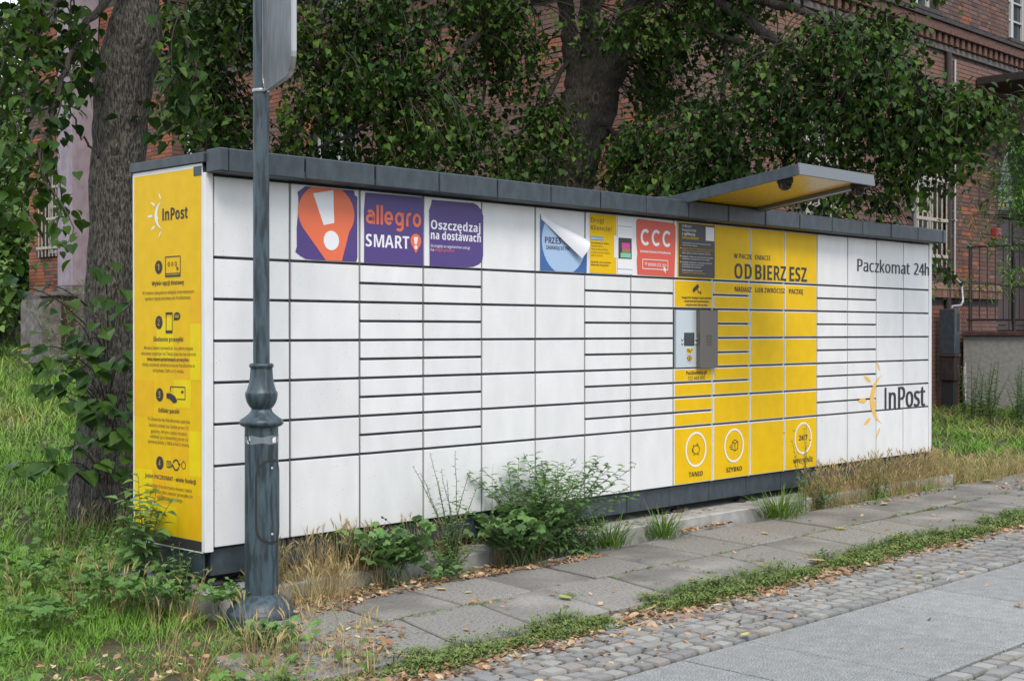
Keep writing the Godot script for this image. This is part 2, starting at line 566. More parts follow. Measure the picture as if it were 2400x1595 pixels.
func sun_logo(parent: Node3D, ctr: Vector2, rx: float, ry: float, m: Material, t: Transform3D, z: float) -> void:
	var mb := MB.new()
	var poly := PackedVector2Array()
	var a0 := deg_to_rad(108)
	var a1 := deg_to_rad(252)
	for i in 25:
		var a := lerpf(a0, a1, i / 24.0)
		poly.append(ctr + Vector2(cos(a) * rx, sin(a) * ry))
	for i in range(23, 0, -1):
		var a := lerpf(a0, a1, i / 24.0)
		var k := 1.0 - 0.24 * sin(PI * i / 24.0)
		var nose := 0.10 * exp(-pow((i - 14.0) / 0.9, 2.0))
		poly.append(ctr + Vector2(cos(a) * rx * (k - nose), sin(a) * ry * lerpf(k, 1.0, 0.3)))
	mb.prism(poly, z, z + 0.0006, t)
	for an in [112.0, 144.0, 180.0, 216.0, 248.0]:
		var a := deg_to_rad(an)
		var p0 := ctr + Vector2(cos(a) * rx * 1.16, sin(a) * ry * 1.16)
		var p1 := ctr + Vector2(cos(a) * rx * 1.70, sin(a) * ry * 1.62)
		var side := (p1 - p0).orthogonal().normalized() * (p1 - p0).length() * 0.13
		mb.prism(PackedVector2Array([p0, p0.lerp(p1, 0.3) - side, p0.lerp(p1, 0.65) - side * 0.8, p1, p0.lerp(p1, 0.65) + side * 0.8, p0.lerp(p1, 0.3) + side]), z, z + 0.0006, t)
	printed(parent, "sun_emblem", mb, m)

func side_print(side: Node3D) -> void:
	var t := Transform3D(Basis(Vector3(0, 0, 1), Vector3(0, 1, 0), Vector3(-1, 0, 0)), Vector3(-0.052, 0, 0))
	flat(side, "yellow_film", [Vector2(-0.706, 0.325), Vector2(-0.034, 0.325), Vector2(-0.034, 2.291), Vector2(-0.706, 2.291)], M.side_yellow, 0.0005, t)
	# lemon and amber squares of the print
	var squares := [[-0.14, 1.17, 0.104, 0.30, "side_lemon"], [-0.30, 1.02, 0.17, 0.15, "side_lemon"], [-0.47, 1.28, 0.17, 0.22, "side_lemon"], [-0.14, 1.47, 0.105, 0.17, "side_amber"], [-0.706, 0.96, 0.20, 0.20, "side_amber"], [-0.30, 1.17, 0.16, 0.12, "side_amber"], [-0.706, 0.325, 0.19, 0.34, "side_lemon"], [-0.516, 0.325, 0.24, 0.16, "side_lemon"], [-0.15, 0.66, 0.114, 0.24, "side_lemon"], [-0.15, 0.325, 0.114, 0.24, "side_amber"], [-0.516, 0.50, 0.17, 0.18, "side_amber"], [-0.33, 0.74, 0.18, 0.18, "side_amber"]]
	for q in squares:
		flat(side, "print_square", [Vector2(q[0], q[1]), Vector2(q[0] + q[2], q[1]), Vector2(q[0] + q[2], q[1] + q[3]), Vector2(q[0], q[1] + q[3])], M[q[4]], 0.0015, t)
	flat(side, "black_band", [Vector2(-0.706, 0.27), Vector2(-0.034, 0.27), Vector2(-0.034, 0.323), Vector2(-0.706, 0.323)], M.charcoal, 0.001, t)
	flat(side, "grey_patch", [Vector2(-0.104, 2.248), Vector2(-0.030, 2.248), Vector2(-0.030, 2.299), Vector2(-0.104, 2.299)], M.anthracite, 0.002, t)
	sun_logo(side, Vector2(-0.377, 2.062), 0.112, 0.081, M.sun_white, t, 0.002)
	var bar := MB.new()
	bar.line(Vector2(-0.403, 2.031), Vector2(-0.403, 2.097), 0.013, 0.003, 0.0035, t)
	printed(side, "lettering", bar, M.ink)
	txt(side, "nPost", -0.383, 2.031, 0.223, 0.066, M.ink, t, true)
	for q in [[1.78, "1", -0.449], [1.478, "2", -0.446], [1.084, "3", -0.441], [0.711, "4", -0.440]]:
		var mb := MB.new()
		mb.arc(Vector2(q[2], q[0]), 0.037, 0.037, 0.0369, 0, TAU, 24, 0.0025, 0.003, t)
		printed(side, "number_dot", mb, M.ink)
		txt(side, q[1], q[2] - 0.009, q[0] - 0.016, 0.018, 0.034, M.side_yellow, t, false, 0.0045)
	# icons
	var mb := MB.new()
	var z0 := 0.0025
	var z1 := 0.003
	for e in [[-0.38, 1.728, -0.38, 1.833], [-0.233, 1.728, -0.233, 1.833], [-0.38, 1.833, -0.233, 1.833], [-0.38, 1.742, -0.233, 1.742]]:
		mb.line(Vector2(e[0], e[1]), Vector2(e[2], e[3]), 0.005, z0, z1, t)
	mb.line(Vector2(-0.38, 1.729), Vector2(-0.233, 1.729), 0.010, z0 + 0.001, z1 + 0.001, t)
	for k in 3:
		mb.arc(Vector2(-0.347 + k * 0.035, 1.793), 0.010, 0.012, 0.0035, 0, TAU, 14, z0, z1, t)
	mb.prism(PackedVector2Array([Vector2(-0.272, 1.782), Vector2(-0.246, 1.766), Vector2(-0.257, 1.764), Vector2(-0.262, 1.752)]), z0 + 0.001, z1 + 0.001, t)
	printed(side, "laptop_icon", mb, M.ink)
	mb = MB.new()
	for e in [[-0.374, 1.42, -0.374, 1.532], [-0.313, 1.42, -0.313, 1.532]]:
		mb.line(Vector2(e[0], e[1]), Vector2(e[2], e[3]), 0.006, z0, z1, t)
	mb.line(Vector2(-0.377, 1.527), Vector2(-0.310, 1.527), 0.012, z0 + 0.001, z1 + 0.001, t)
	mb.line(Vector2(-0.377, 1.427), Vector2(-0.310, 1.427), 0.016, z0 + 0.001, z1 + 0.001, t)
	printed(side, "phone_icon", mb, M.ink)
	mb = MB.new()
	mb.arc(Vector2(-0.266, 1.511), 0.032, 0.022, 0.0219, 0, TAU, 20, z0, z1, t)
	mb.prism(PackedVector2Array([Vector2(-0.296, 1.506), Vector2(-0.275, 1.495), Vector2(-0.30, 1.484)]), z0, z1, t)
	printed(side, "speech_icon", mb, M.ink)
	mb = MB.new()
	for k in 2:
		for j in 3:
			mb.line(Vector2(-0.285 + j * 0.014, 1.515 - k * 0.009), Vector2(-0.274 + j * 0.014, 1.515 - k * 0.009), 0.004, 0.0042, 0.0046, t)
	printed(side, "speech_dashes", mb, M.side_lemon)
	mb = MB.new()
	for e in [[-0.332, 1.105, -0.332, 1.131], [-0.188, 1.066, -0.188, 1.131], [-0.332, 1.131, -0.188, 1.131], [-0.262, 1.066, -0.188, 1.066]]:
		mb.line(Vector2(e[0], e[1]), Vector2(e[2], e[3]), 0.006, z0, z1, t)
	mb.line(Vector2(-0.226, 1.105), Vector2(-0.203, 1.105), 0.013, z0, z1, t)
	mb.prism(PackedVector2Array([Vector2(-0.37, 1.095), Vector2(-0.335, 1.096), Vector2(-0.29, 1.083), Vector2(-0.262, 1.058), Vector2(-0.275, 1.052), Vector2(-0.30, 1.066), Vector2(-0.265, 1.048), Vector2(-0.30, 1.042), Vector2(-0.335, 1.062), Vector2(-0.37, 1.069)]), z0 + 0.001, z1 + 0.001, t)
	printed(side, "card_icon", mb, M.ink)
	mb = MB.new()
	for e in [[-0.369, 0.694, -0.369, 0.726], [-0.329, 0.694, -0.329, 0.726], [-0.369, 0.726, -0.329, 0.726], [-0.369, 0.694, -0.329, 0.694]]:
		mb.line(Vector2(e[0], e[1]), Vector2(e[2], e[3]), 0.005, z0, z1, t)
	for k in 3:
		mb.line(Vector2(-0.355, 0.702 + k * 0.008), Vector2(-0.335, 0.702 + k * 0.008), 0.003, z0 + 0.001, z1 + 0.001, t)
	mb.arc(Vector2(-0.278, 0.711), 0.033, 0.032, 0.009, deg_to_rad(20), deg_to_rad(160), 10, z0, z1, t)
	mb.arc(Vector2(-0.278, 0.711), 0.033, 0.032, 0.009, deg_to_rad(200), deg_to_rad(340), 10, z0, z1, t)
	mb.prism(PackedVector2Array([Vector2(-0.258, 0.722), Vector2(-0.232, 0.722), Vector2(-0.242, 0.705)]), z0 + 0.001, z1 + 0.001, t)
	mb.prism(PackedVector2Array([Vector2(-0.298, 0.700), Vector2(-0.324, 0.700), Vector2(-0.314, 0.717)]), z0 + 0.001, z1 + 0.001, t)
	for e in [[-0.222, 0.703, -0.222, 0.725], [-0.186, 0.703, -0.186, 0.725], [-0.222, 0.725, -0.204, 0.736], [-0.204, 0.736, -0.186, 0.725], [-0.222, 0.703, -0.204, 0.693], [-0.204, 0.693, -0.186, 0.703]]:
		mb.line(Vector2(e[0], e[1]), Vector2(e[2], e[3]), 0.004, z0, z1, t)
	printed(side, "exchange_icon", mb, M.ink)
	# texts
	txt(side, "Wybór opcji dostawy", -0.52, 1.681, 0.324, 0.023, M.ink, t, true, 0.003, "lettering", 32, 3.0)
	txt(side, "Śledzenie przesyłki", -0.503, 1.375, 0.297, 0.023, M.ink, t, true, 0.003, "lettering", 32, 3.0)
	txt(side, "Odbiór paczki", -0.455, 0.988, 0.209, 0.023, M.ink, t, true, 0.003, "lettering", 32, 3.0)
	txt(side, "Jeden PACZKOMAT - wiele funkcji", -0.595, 0.622, 0.509, 0.023, M.ink, t, true, 0.003, "lettering", 32, 3.0)
	var small := [["W trakcie zakupów w sklepie internetowym", -0.616, 1.632, 0.517], ["wybierz opcję dostawy do Paczkomatu.", -0.591, 1.601, 0.465],
		["Możesz łatwo sprawdzać na jakim etapie", -0.600, 1.330, 0.489], ["dostawy znajduje się Twoja paczka na stronie", -0.628, 1.299, 0.544], ["Kiedy zostanie umieszczona w Paczkomacie", -0.618, 1.238, 0.524], ["otrzymasz SMS-a i E-maila.", -0.511, 1.207, 0.314],
		["Po dotarciu do Paczkomatu paczka", -0.561, 0.939, 0.417], ["będzie czekać na Ciebie przez 72", -0.549, 0.906, 0.394], ["godziny. W tym czasie możesz", -0.531, 0.873, 0.359], ["odebrać ją o dowolnej porze za", -0.541, 0.844, 0.38], ["pomocą kodu z SMS-a lub E-maila.", -0.559, 0.815, 0.412],
		["W każdym Paczkomacie możesz także", -0.577, 0.574, 0.452], ["nadać paczkę albo zwrócić przesyłkę do", -0.590, 0.544, 0.474], ["sklepu internetowego.", -0.47, 0.514, 0.26]]
	for q in small:
		txt(side, q[0], q[1], q[2], q[3], 0.0185, M.ink_soft, t, false, 0.003, "lettering", 24, 3.0)
	txt(side, "twoj.inpost.pl/pl/znajdz-przesylke.", -0.570, 1.269, 0.423, 0.0185, M.ink, t, true, 0.003, "lettering", 24, 3.0)

func pin_poly(c: Vector2, w: float, top: float, bot: float) -> Array:
	var pts := []
	var r := w * 0.5
	var cy := top - r * (top - bot) / (w * 1.37)
	for i in 21:
		var a := lerpf(deg_to_rad(-28), deg_to_rad(208), i / 20.0)
		pts.append(Vector2(c.x + cos(a) * r * 1.0, cy + sin(a) * (top - cy)))
	pts.append(Vector2(c.x, bot))
	return pts

func stickers(L: Node3D) -> void:
	var I := Transform3D()
	# orange exclamation pin on violet
	var s1 := flat(L, "sticker", [Vector2(0.545, 2.203), Vector2(0.575, 2.222), Vector2(0.60, 2.238), Vector2(0.949, 2.240), Vector2(0.953, 2.214), Vector2(0.973, 2.206), Vector2(0.973, 1.856), Vector2(0.964, 1.830), Vector2(0.66, 1.830), Vector2(0.60, 1.834), Vector2(0.56, 1.852), Vector2(0.531, 1.871), Vector2(0.541, 1.90), Vector2(0.54, 2.0), Vector2(0.553, 2.12), Vector2(0.552, 2.17)], M.violet, 0.002)
	s1.set_meta("label", "violet sticker with a large orange pin and white exclamation mark")
	var pin := []
	for q in [[0.598, 2.237], [0.949 - 0.045, 2.239]]:
		pin.append(Vector2(q[0], q[1]))
	for i in 12:
		var a := lerpf(1.0, -0.62, i / 11.0)
		pin.append(Vector2(0.7485 + cos(a) * 0.2005, 2.098 + sin(a) * 0.165))
	pin.append(Vector2(0.857, 1.831))
	pin.append(Vector2(0.742, 1.831))
	for i in 12:
		var a := lerpf(PI + 0.62, PI - 1.0, i / 11.0)
		pin.append(Vector2(0.7485 + cos(a) * 0.2005, 2.098 + sin(a) * 0.165))
	flat(s1, "orange_pin", pin, M.tangerine, 0.0032)
	flat(s1, "exclamation_bar", [Vector2(0.652, 2.203), Vector2(0.726, 2.029), Vector2(0.801, 2.045), Vector2(0.795, 2.231)], M.paper_white, 0.0042)
	var mb := MB.new()
	mb.arc(Vector2(0.781, 1.945), 0.055, 0.055, 0.0549, 0, TAU, 32, 0.0042, 0.0047)
	printed(s1, "exclamation_dot", mb, M.paper_white)
	# wordmark on violet
	var s2 := flat(L, "sticker", [Vector2(1.033, 2.236), Vector2(1.484, 2.239), Vector2(1.485, 1.828), Vector2(1.022, 1.827), Vector2(1.024, 2.0), Vector2(1.022, 2.12)], M.violet, 0.002)
	s2.set_meta("label", "violet sticker with an orange and white wordmark and small pin")
	mb = MB.new()
	var sw := 0.0185
	var base := 2.056
	var z0 := 0.0033
	var z1 := 0.0038
	var rx := 0.034
	var ry := 0.041
	var cy := base + ry
	# a
	mb.arc(Vector2(1.069, base + 0.029), 0.0335, 0.029, sw * 0.9, 0, TAU, 28, z0, z1)
	mb.line(Vector2(1.095, base), Vector2(1.095, base + 0.050), sw, z0, z1)
	mb.arc(Vector2(1.071, base + 0.050), 0.033, 0.034, sw, 0.0, deg_to_rad(140), 14, z0, z1)
	# l l
	mb.line(Vector2(1.1245, base), Vector2(1.1245, base + 0.113), sw, z0, z1)
	mb.line(Vector2(1.1560, base), Vector2(1.1560, base + 0.113), sw, z0, z1)
	# e
	mb.arc(Vector2(1.209, cy), rx, ry, sw, deg_to_rad(2), deg_to_rad(318), 28, z0, z1)
	mb.line(Vector2(1.185, cy - 0.004), Vector2(1.2425, cy - 0.004), sw * 0.8, z0 + 0.0005, z1 + 0.0005)
	# g
	mb.arc(Vector2(1.292, cy), rx, ry, sw, 0, TAU, 28, z0, z1)
	mb.line(Vector2(1.317, base - 0.012), Vector2(1.317, base + 0.078), sw, z0 + 0.0005, z1 + 0.0005)
	mb.arc(Vector2(1.293, base - 0.008), 0.033, 0.026, sw, deg_to_rad(215), TAU, 14, z0, z1)
	# r
	mb.line(Vector2(1.355, base), Vector2(1.355, base + 0.055), sw, z0, z1)
	mb.arc(Vector2(1.379, base + 0.050), 0.033, 0.034, sw, deg_to_rad(75), PI, 12, z0, z1)
	# o
	mb.arc(Vector2(1.433, cy), rx, ry, sw, 0, TAU, 28, z0, z1)
	printed(s2, "wordmark", mb, M.tangerine)
	txt(s2, "SMART", 1.034, 1.923, 0.337, 0.074, M.paper_white, I, true, 0.0036)
	flat(s2, "small_pin", pin_poly(Vector2(1.424, 0), 0.086, 2.016, 1.899), M.tangerine, 0.0033)
	flat(s2, "exclamation_bar", [Vector2(1.4065, 1.995), Vector2(1.413, 1.953), Vector2(1.430, 1.953), Vector2(1.441, 1.997)], M.paper_white, 0.0043)
	mb = MB.new()
	mb.arc(Vector2(1.424, 1.935), 0.012, 0.012, 0.0119, 0, TAU, 16, 0.0043, 0.0048)
	printed(s2, "exclamation_dot", mb, M.paper_white)
	# savings sticker
	var s3 := flat(L, "sticker", [Vector2(1.556, 2.230), Vector2(1.55, 2.20), Vector2(1.534, 2.166), Vector2(1.536, 2.0), Vector2(1.538, 1.826), Vector2(1.85, 1.828), Vector2(1.91, 1.835), Vector2(1.96, 1.852), Vector2(1.986, 1.875), Vector2(1.995, 1.91), Vector2(1.997, 2.159), Vector2(1.975, 2.20), Vector2(1.945, 2.222), Vector2(1.909, 2.234), Vector2(1.80, 2.232)], M.violet, 0.002)
	s3.set_meta("label", "violet sticker with rounded corners and white Polish text")
	txt(s3, "Oszczędzaj", 1.547, 2.052, 0.423, 0.056, M.paper_white, I, true, 0.0036)
	txt(s3, "na dostawach", 1.547, 1.991, 0.426, 0.052, M.paper_white, I, true, 0.0036)
	txt(s3, "Szczegóły w regulaminie usługi", 1.545, 1.943, 0.331, 0.0165, M.paper_white, I, false, 0.0036, "lettering", 24, 3.0)
	txt(s3, "na", 1.545, 1.919, 0.026, 0.0165, M.paper_white, I, false, 0.0036, "lettering", 24, 3.0)
	txt(s3, "allegro.pl/smart", 1.577, 1.919, 0.167, 0.0165, M.tangerine, I, false, 0.0036, "lettering", 24, 3.0)
	# blue sticker with its upper corner peeling off
	var s4 := flat(L, "sticker", [Vector2(2.527, 2.203), Vector2(2.525, 1.830), Vector2(2.993, 1.829), Vector2(2.999, 2.054)], M.deep_blue, 0.002)
	s4.set_meta("label", "blue round-motif sticker peeling away from its upper corner")
	var disc := PackedVector2Array()
	for i in 40:
		var a := TAU * i / 40
		disc.append(Vector2(2.762 + cos(a) * 0.222, 2.035 + sin(a) * 0.222))
	for q in Geometry2D.intersect_polygons(disc, PackedVector2Array([Vector2(2.528, 2.2), Vector2(2.528, 1.831), Vector2(2.993, 1.831), Vector2(2.998, 2.053)])):
		flat(s4, "pale_disc", Array(q), M.sky_blue, 0.0031)
	txt(s4, "PRZES", 2.569, 2.014, 0.160, 0.042, M.ink, I, true, 0.0045)
	txt(s4, "ZAMAWIAJ DO PAC", 2.580, 1.974, 0.240, 0.025, M.ink, I, true, 0.0045, "lettering", 32, 2.0)
	mb = MB.new()
	var edge := [Vector2(2.529, 2.204), Vector2(2.999, 2.056)]
	var tip := [Vector2(2.536, 2.170), Vector2(2.905, 1.925)]
	for i in 10:
		for j in 8:
			var q := []
			for e in [[i, j], [i + 1, j], [i + 1, j + 1], [i, j + 1]]:
				var u: float = e[0] / 10.0
				var w: float = e[1] / 8.0
				var p: Vector2 = edge[0].lerp(edge[1], u).lerp(tip[0].lerp(tip[1], u) + Vector2(0.03, 0.055) * 0.0, w)
				p += Vector2(0.085, 0.09) * u * maxf(0.0, w * (1.0 - w)) * 0.9
				q.append(Vector3(p.x, p.y, 0.004 + u * 0.05 * sin(PI * clampf(w * 0.75 + 0.02, 0, 1))))
			mb.quad(q[0], q[3], q[2], q[1])
	printed(s4, "peeled_flap", mb, M.paper_white)
	# notice with an open compartment
	var s5 := flat(L, "sticker", [Vector2(3.026, 1.832), Vector2(3.49, 1.834), Vector2(3.489, 2.243), Vector2(3.026, 2.241)], M.paper_white, 0.002)
	s5.set_meta("label", "yellow and white customer notice showing an open compartment with parcels")
	flat(s5, "yellow_field", [Vector2(3.027, 1.833), Vector2(3.309, 1.833), Vector2(3.309, 2.240), Vector2(3.027, 2.240)], M.yellow, 0.0031)
	txt(s5, "Drogi", 3.035, 2.180, 0.136, 0.031, M.ink, I, false, 0.0045)
	txt(s5, "Kliencie!", 3.035, 2.127, 0.220, 0.031, M.ink, I, false, 0.0045)
	flat(s5, "blue_tag", [Vector2(3.031, 2.058), Vector2(3.166, 2.058), Vector2(3.166, 2.083), Vector2(3.031, 2.083)], M.tag_blue, 0.0041)
	txt(s5, "Multiskrytka", 3.036, 2.0645, 0.124, 0.013, M.paper_white, I, true, 0.0055, "lettering", 24, 3.0)
	for q in [["jest również w Twoim", 2.033, 0.191], ["Paczkomacie.", 2.012, 0.123], ["Teraz możesz znaleźć", 1.990, 0.185], ["w jednej skrytce więcej", 1.968, 0.20], ["swoich paczek.", 1.947, 0.128], ["Sprawdź, czy na pewno", 1.902, 0.215], ["odebrałeś wszystkie!", 1.882, 0.19]]:
		txt(s5, q[0], 3.035, q[1], q[2], 0.0125, M.ink, I, q[1] < 1.91 or q[1] > 2.03, 0.0045, "lettering", 24, 3.0)
	flat(s5, "compartment_picture", [Vector2(3.332, 1.942), Vector2(3.480, 1.942), Vector2(3.480, 2.089), Vector2(3.332, 2.089)], M.charcoal, 0.0031)
	flat(s5, "open_door_picture", [Vector2(3.283, 1.945), Vector2(3.330, 1.942), Vector2(3.330, 2.087), Vector2(3.283, 2.105)], M.door_white_1, 0.0046)
	flat(s5, "pink_parcel_picture", [Vector2(3.367, 2.016), Vector2(3.460, 2.016), Vector2(3.460, 2.054), Vector2(3.367, 2.054)], M.magenta, 0.0042)
	flat(s5, "brown_parcel_picture", [Vector2(3.370, 1.985), Vector2(3.463, 1.985), Vector2(3.463, 2.015), Vector2(3.370, 2.015)], M.carton, 0.0042)
	flat(s5, "green_parcel_picture", [Vector2(3.355, 1.950), Vector2(3.469, 1.950), Vector2(3.469, 1.983), Vector2(3.355, 1.983)], M.mint, 0.0042)
	mb = MB.new()
	mb.line(Vector2(3.32, 1.834), Vector2(3.32, 2.24), 0.003, 0.0031, 0.0036)
	mb.line(Vector2(3.321, 2.17), Vector2(3.489, 2.17), 0.003, 0.0031, 0.0036)
	mb.line(Vector2(3.321, 1.868), Vector2(3.489, 1.868), 0.003, 0.0031, 0.0036)
	printed(s5, "drawn_lines", mb, M.divider)
	# red shoe-shop sticker
	var s6 := flat(L, "sticker", [Vector2(3.535, 2.215), Vector2(3.552, 2.233), Vector2(3.97, 2.226), Vector2(3.995, 2.205), Vector2(3.990, 2.0), Vector2(3.980, 1.829), Vector2(3.70, 1.833), Vector2(3.548, 1.836), Vector2(3.540, 1.93), Vector2(3.548, 1.99), Vector2(3.537, 2.06)], M.coral, 0.002)
	s6.set_meta("label", "coral red sticker with three large white letters")
	mb = MB.new()
	for k in 3:
		mb.arc(Vector2(3.637 + k * 0.1265, 2.106), 0.055, 0.060, 0.022, deg_to_rad(45), deg_to_rad(315), 26, 0.0033, 0.0038)
	printed(s6, "lettering", mb, M.paper_white)
	txt(s6, "darmowa dostawa do Paczkomatu", 3.577, 1.996, 0.357, 0.017, M.paper_white, I, true, 0.0036, "lettering", 24, 3.0)
	mb = MB.new()
	for e in [[3.605, 1.880, 3.605, 1.947], [3.900, 1.880, 3.900, 1.947], [3.6025, 1.947, 3.9025, 1.947], [3.6025, 1.880, 3.9025, 1.880]]:
		mb.line(Vector2(e[0], e[1]), Vector2(e[2], e[3]), 0.005, 0.0033, 0.0038)
	mb.prism(PackedVector2Array([Vector2(3.848, 1.905), Vector2(3.884, 1.877), Vector2(3.868, 1.875), Vector2(3.874, 1.857), Vector2(3.866, 1.855), Vector2(3.859, 1.873), Vector2(3.848, 1.866)]), 0.0043, 0.0048)
	for k in 3:
		mb.line(Vector2(3.632, 1.911 + k * 0.007), Vector2(3.655, 1.911 + k * 0.007), 0.003, 0.0033, 0.0038)
	printed(s6, "link_box", mb, M.paper_white)
	txt(s6, "www.ccc.eu", 3.665, 1.900, 0.214, 0.030, M.paper_white, I, false, 0.0036)
	# black notice
	var s7 := flat(L, "sticker", [Vector2(4.02, 1.826), Vector2(4.492, 1.826), Vector2(4.492, 2.241), Vector2(4.02, 2.241)], M.yellow, 0.002)
	s7.set_meta("label", "black notice with yellow edge and dense small text")
	flat(s7, "black_field", [Vector2(4.029, 1.834), Vector2(4.485, 1.834), Vector2(4.485, 2.234), Vector2(4.029, 2.234)], M.charcoal, 0.0031)
	flat(s7, "white_square", [Vector2(4.367, 2.116), Vector2(4.476, 2.116), Vector2(4.476, 2.220), Vector2(4.367, 2.220)], M.paper_white, 0.0042)
	for q in [["Odbierz", 2.204, 0.115, false, "paper_white"], ["bezpiecznie", 2.175, 0.172, false, "paper_white"], ["z aplikacją", 2.146, 0.160, true, "paper_white"], ["InPost Mobile!", 2.117, 0.206, true, "yellow"]]:
		txt(s7, q[0], 4.072, q[1], q[2], 0.020, M[q[4]], I, q[3], 0.0046, "lettering", 28, 2.5)
	var fine_print := [["W odpowiedzi na wytyczne Prezesa Rady Ministrów", 2.083, "paper_white", 0.36], ["z dnia 31.03.2020, zalecamy:", 2.066, "paper_white", 0.19], ["bezpieczne odbieranie przesyłek z Paczkomatu poprzez", 2.043, "yellow", 0.385], ["zdalne otwarcie skrytki w aplikacji InPost Mobile.", 2.026, "yellow", 0.35], ["Pobierz aplikację w sklepach Google Play i App Store.", 2.009, "paper_white", 0.36], ["opcjonalnie - odbiór przy pomocy kodu QR przesłanego", 1.983, "paper_white", 0.385], ["w wiadomości - wystarczy zbliżyć kod do czytnika.", 1.966, "paper_white", 0.345], ["Korzystanie z Paczkomatu w rękawiczkach ochronnych", 1.940, "paper_white", 0.375], ["w sytuacji, gdy zdalne otwarcie skrytki", 1.923, "paper_white", 0.27], ["lub odczyt kodu QR są niedostępne.", 1.906, "paper_white", 0.24], ["Bardzo dziękujemy za zrozumienie", 1.880, "paper_white", 0.25], ["i stosowanie się do naszych rekomendacji!", 1.863, "yellow", 0.29]]
	for q in fine_print:
		txt(s7, q[0], 4.072, q[1], q[3], 0.0095, M[q[2]], I, false, 0.0046, "lettering", 20, 4.0)
	mb = MB.new()
	for y in [2.043, 1.983, 1.940]:
		mb.line(Vector2(4.045, y + 0.005), Vector2(4.060, y + 0.005), 0.009, 0.0042, 0.0047)
	printed(s7, "bullet_arrows", mb, M.yellow)
	# camera warning
	mb = MB.new()
	mb.prism(PackedVector2Array([Vector2(4.212, 1.752), Vector2(4.270, 1.787), Vector2(4.287, 1.762), Vector2(4.228, 1.727)]), 0.0025, 0.003)
	mb.prism(PackedVector2Array([Vector2(4.204, 1.735), Vector2(4.212, 1.752), Vector2(4.228, 1.727), Vector2(4.218, 1.720)]), 0.0035, 0.004)
	mb.line(Vector2(4.262, 1.747), Vector2(4.282, 1.720), 0.008, 0.0025, 0.003)
	mb.line(Vector2(4.280, 1.721), Vector2(4.308, 1.721), 0.008, 0.0035, 0.004)
	mb.line(Vector2(4.309, 1.706), Vector2(4.309, 1.736), 0.008, 0.0025, 0.003)
	printed(L, "camera_icon", mb, M.ink)
	txt(L, "Uwaga! Dla Twojego bezpieczeństwa", 4.070, 1.674, 0.372, 0.0165, M.ink, I, true, 0.003, "lettering", 24, 3.0)
	txt(L, "urządzenie jest monitorowane", 4.101, 1.648, 0.312, 0.0165, M.ink, I, true, 0.003, "lettering", 24, 3.0)
	txt(L, "wizyjnie przez 24h na dobę", 4.119, 1.621, 0.272, 0.0165, M.ink, I, true, 0.003, "lettering", 24, 3.0)
	txt(L, "Paczkomaty.pl", 4.126, 1.106, 0.256, 0.028, M.ink, I, true)
	txt(L, "722 444 000", 4.144, 1.066, 0.216, 0.028, M.ink, I, false)
	# slogans
	txt(L, "W PACZK", 4.738, 1.998, 0.246, 0.038, M.ink, I, true)
	txt(L, "OMACIE", 5.029, 1.998, 0.218, 0.038, M.ink, I, true)
	txt(L, "OD", 4.746, 1.841, 0.238, 0.118, M.ink, I, true)
	txt(L, "B", 5.031, 1.841, 0.092, 0.118, M.ink, I, true)
	mb = MB.new()
	mb.line(Vector2(5.161, 1.841), Vector2(5.161, 1.959), 0.031, 0.003, 0.0035)
	printed(L, "lettering", mb, M.ink)
	txt(L, "ERZ", 5.203, 1.841, 0.276, 0.118, M.ink, I, true)
	txt(L, "ESZ", 5.528, 1.841, 0.267, 0.118, M.ink, I, true)
	txt(L, "NADASZ", 4.752, 1.739, 0.229, 0.038, M.ink, I, true)
	txt(L, "LUB ZWRÓCISZ", 5.036, 1.739, 0.426, 0.038, M.ink, I, true)
	txt(L, "PACZKĘ", 5.524, 1.739, 0.211, 0.038, M.ink, I, true)
	for q in [[4.249, "TANIO", 4.159, 0.175], [4.745, "SZYBKO", 4.640, 0.212], [5.740, "WYGODNIE", 5.590, 0.299]]:
		mb = MB.new()
		mb.arc(Vector2(q[0], 0.543), 0.132, 0.132, 0.015, 0, TAU, 40, 0.0025, 0.003)
		printed(L, "white_ring", mb, M.paper_white)
		txt(L, q[1], q[2], 0.340, q[3], 0.036, M.ink, I, true)
	txt(L, "24/7", 5.675, 0.527, 0.130, 0.042, M.ink, I, true)
	mb = MB.new()
	mb.arc(Vector2(4.252, 0.541), 0.044, 0.034, 0.005, deg_to_rad(-230), deg_to_rad(110), 26, 0.0025, 0.003)
	mb.line(Vector2(4.222, 0.562), Vector2(4.213, 0.575), 0.005, 0.0025, 0.003)
	mb.line(Vector2(4.213, 0.575), Vector2(4.236, 0.571), 0.005, 0.0035, 0.004)
	mb.line(Vector2(4.212, 0.553), Vector2(4.198, 0.547), 0.005, 0.0025, 0.003)
	mb.line(Vector2(4.198, 0.547), Vector2(4.203, 0.528), 0.005, 0.0035, 0.004)
	mb.line(Vector2(4.203, 0.530), Vector2(4.222, 0.519), 0.005, 0.0025, 0.003)
	mb.arc(Vector2(4.266, 0.579), 0.010, 0.008, 0.004, 0, TAU, 12, 0.0025, 0.003)
	for x in [4.226, 4.276]:
		mb.line(Vector2(x - 0.008, 0.499), Vector2(x - 0.004, 0.508), 0.005, 0.0025, 0.003)
		mb.line(Vector2(x + 0.008, 0.499), Vector2(x + 0.004, 0.508), 0.005, 0.0025, 0.003)
	printed(L, "piggy_bank_icon", mb, M.ink)
	mb = MB.new()
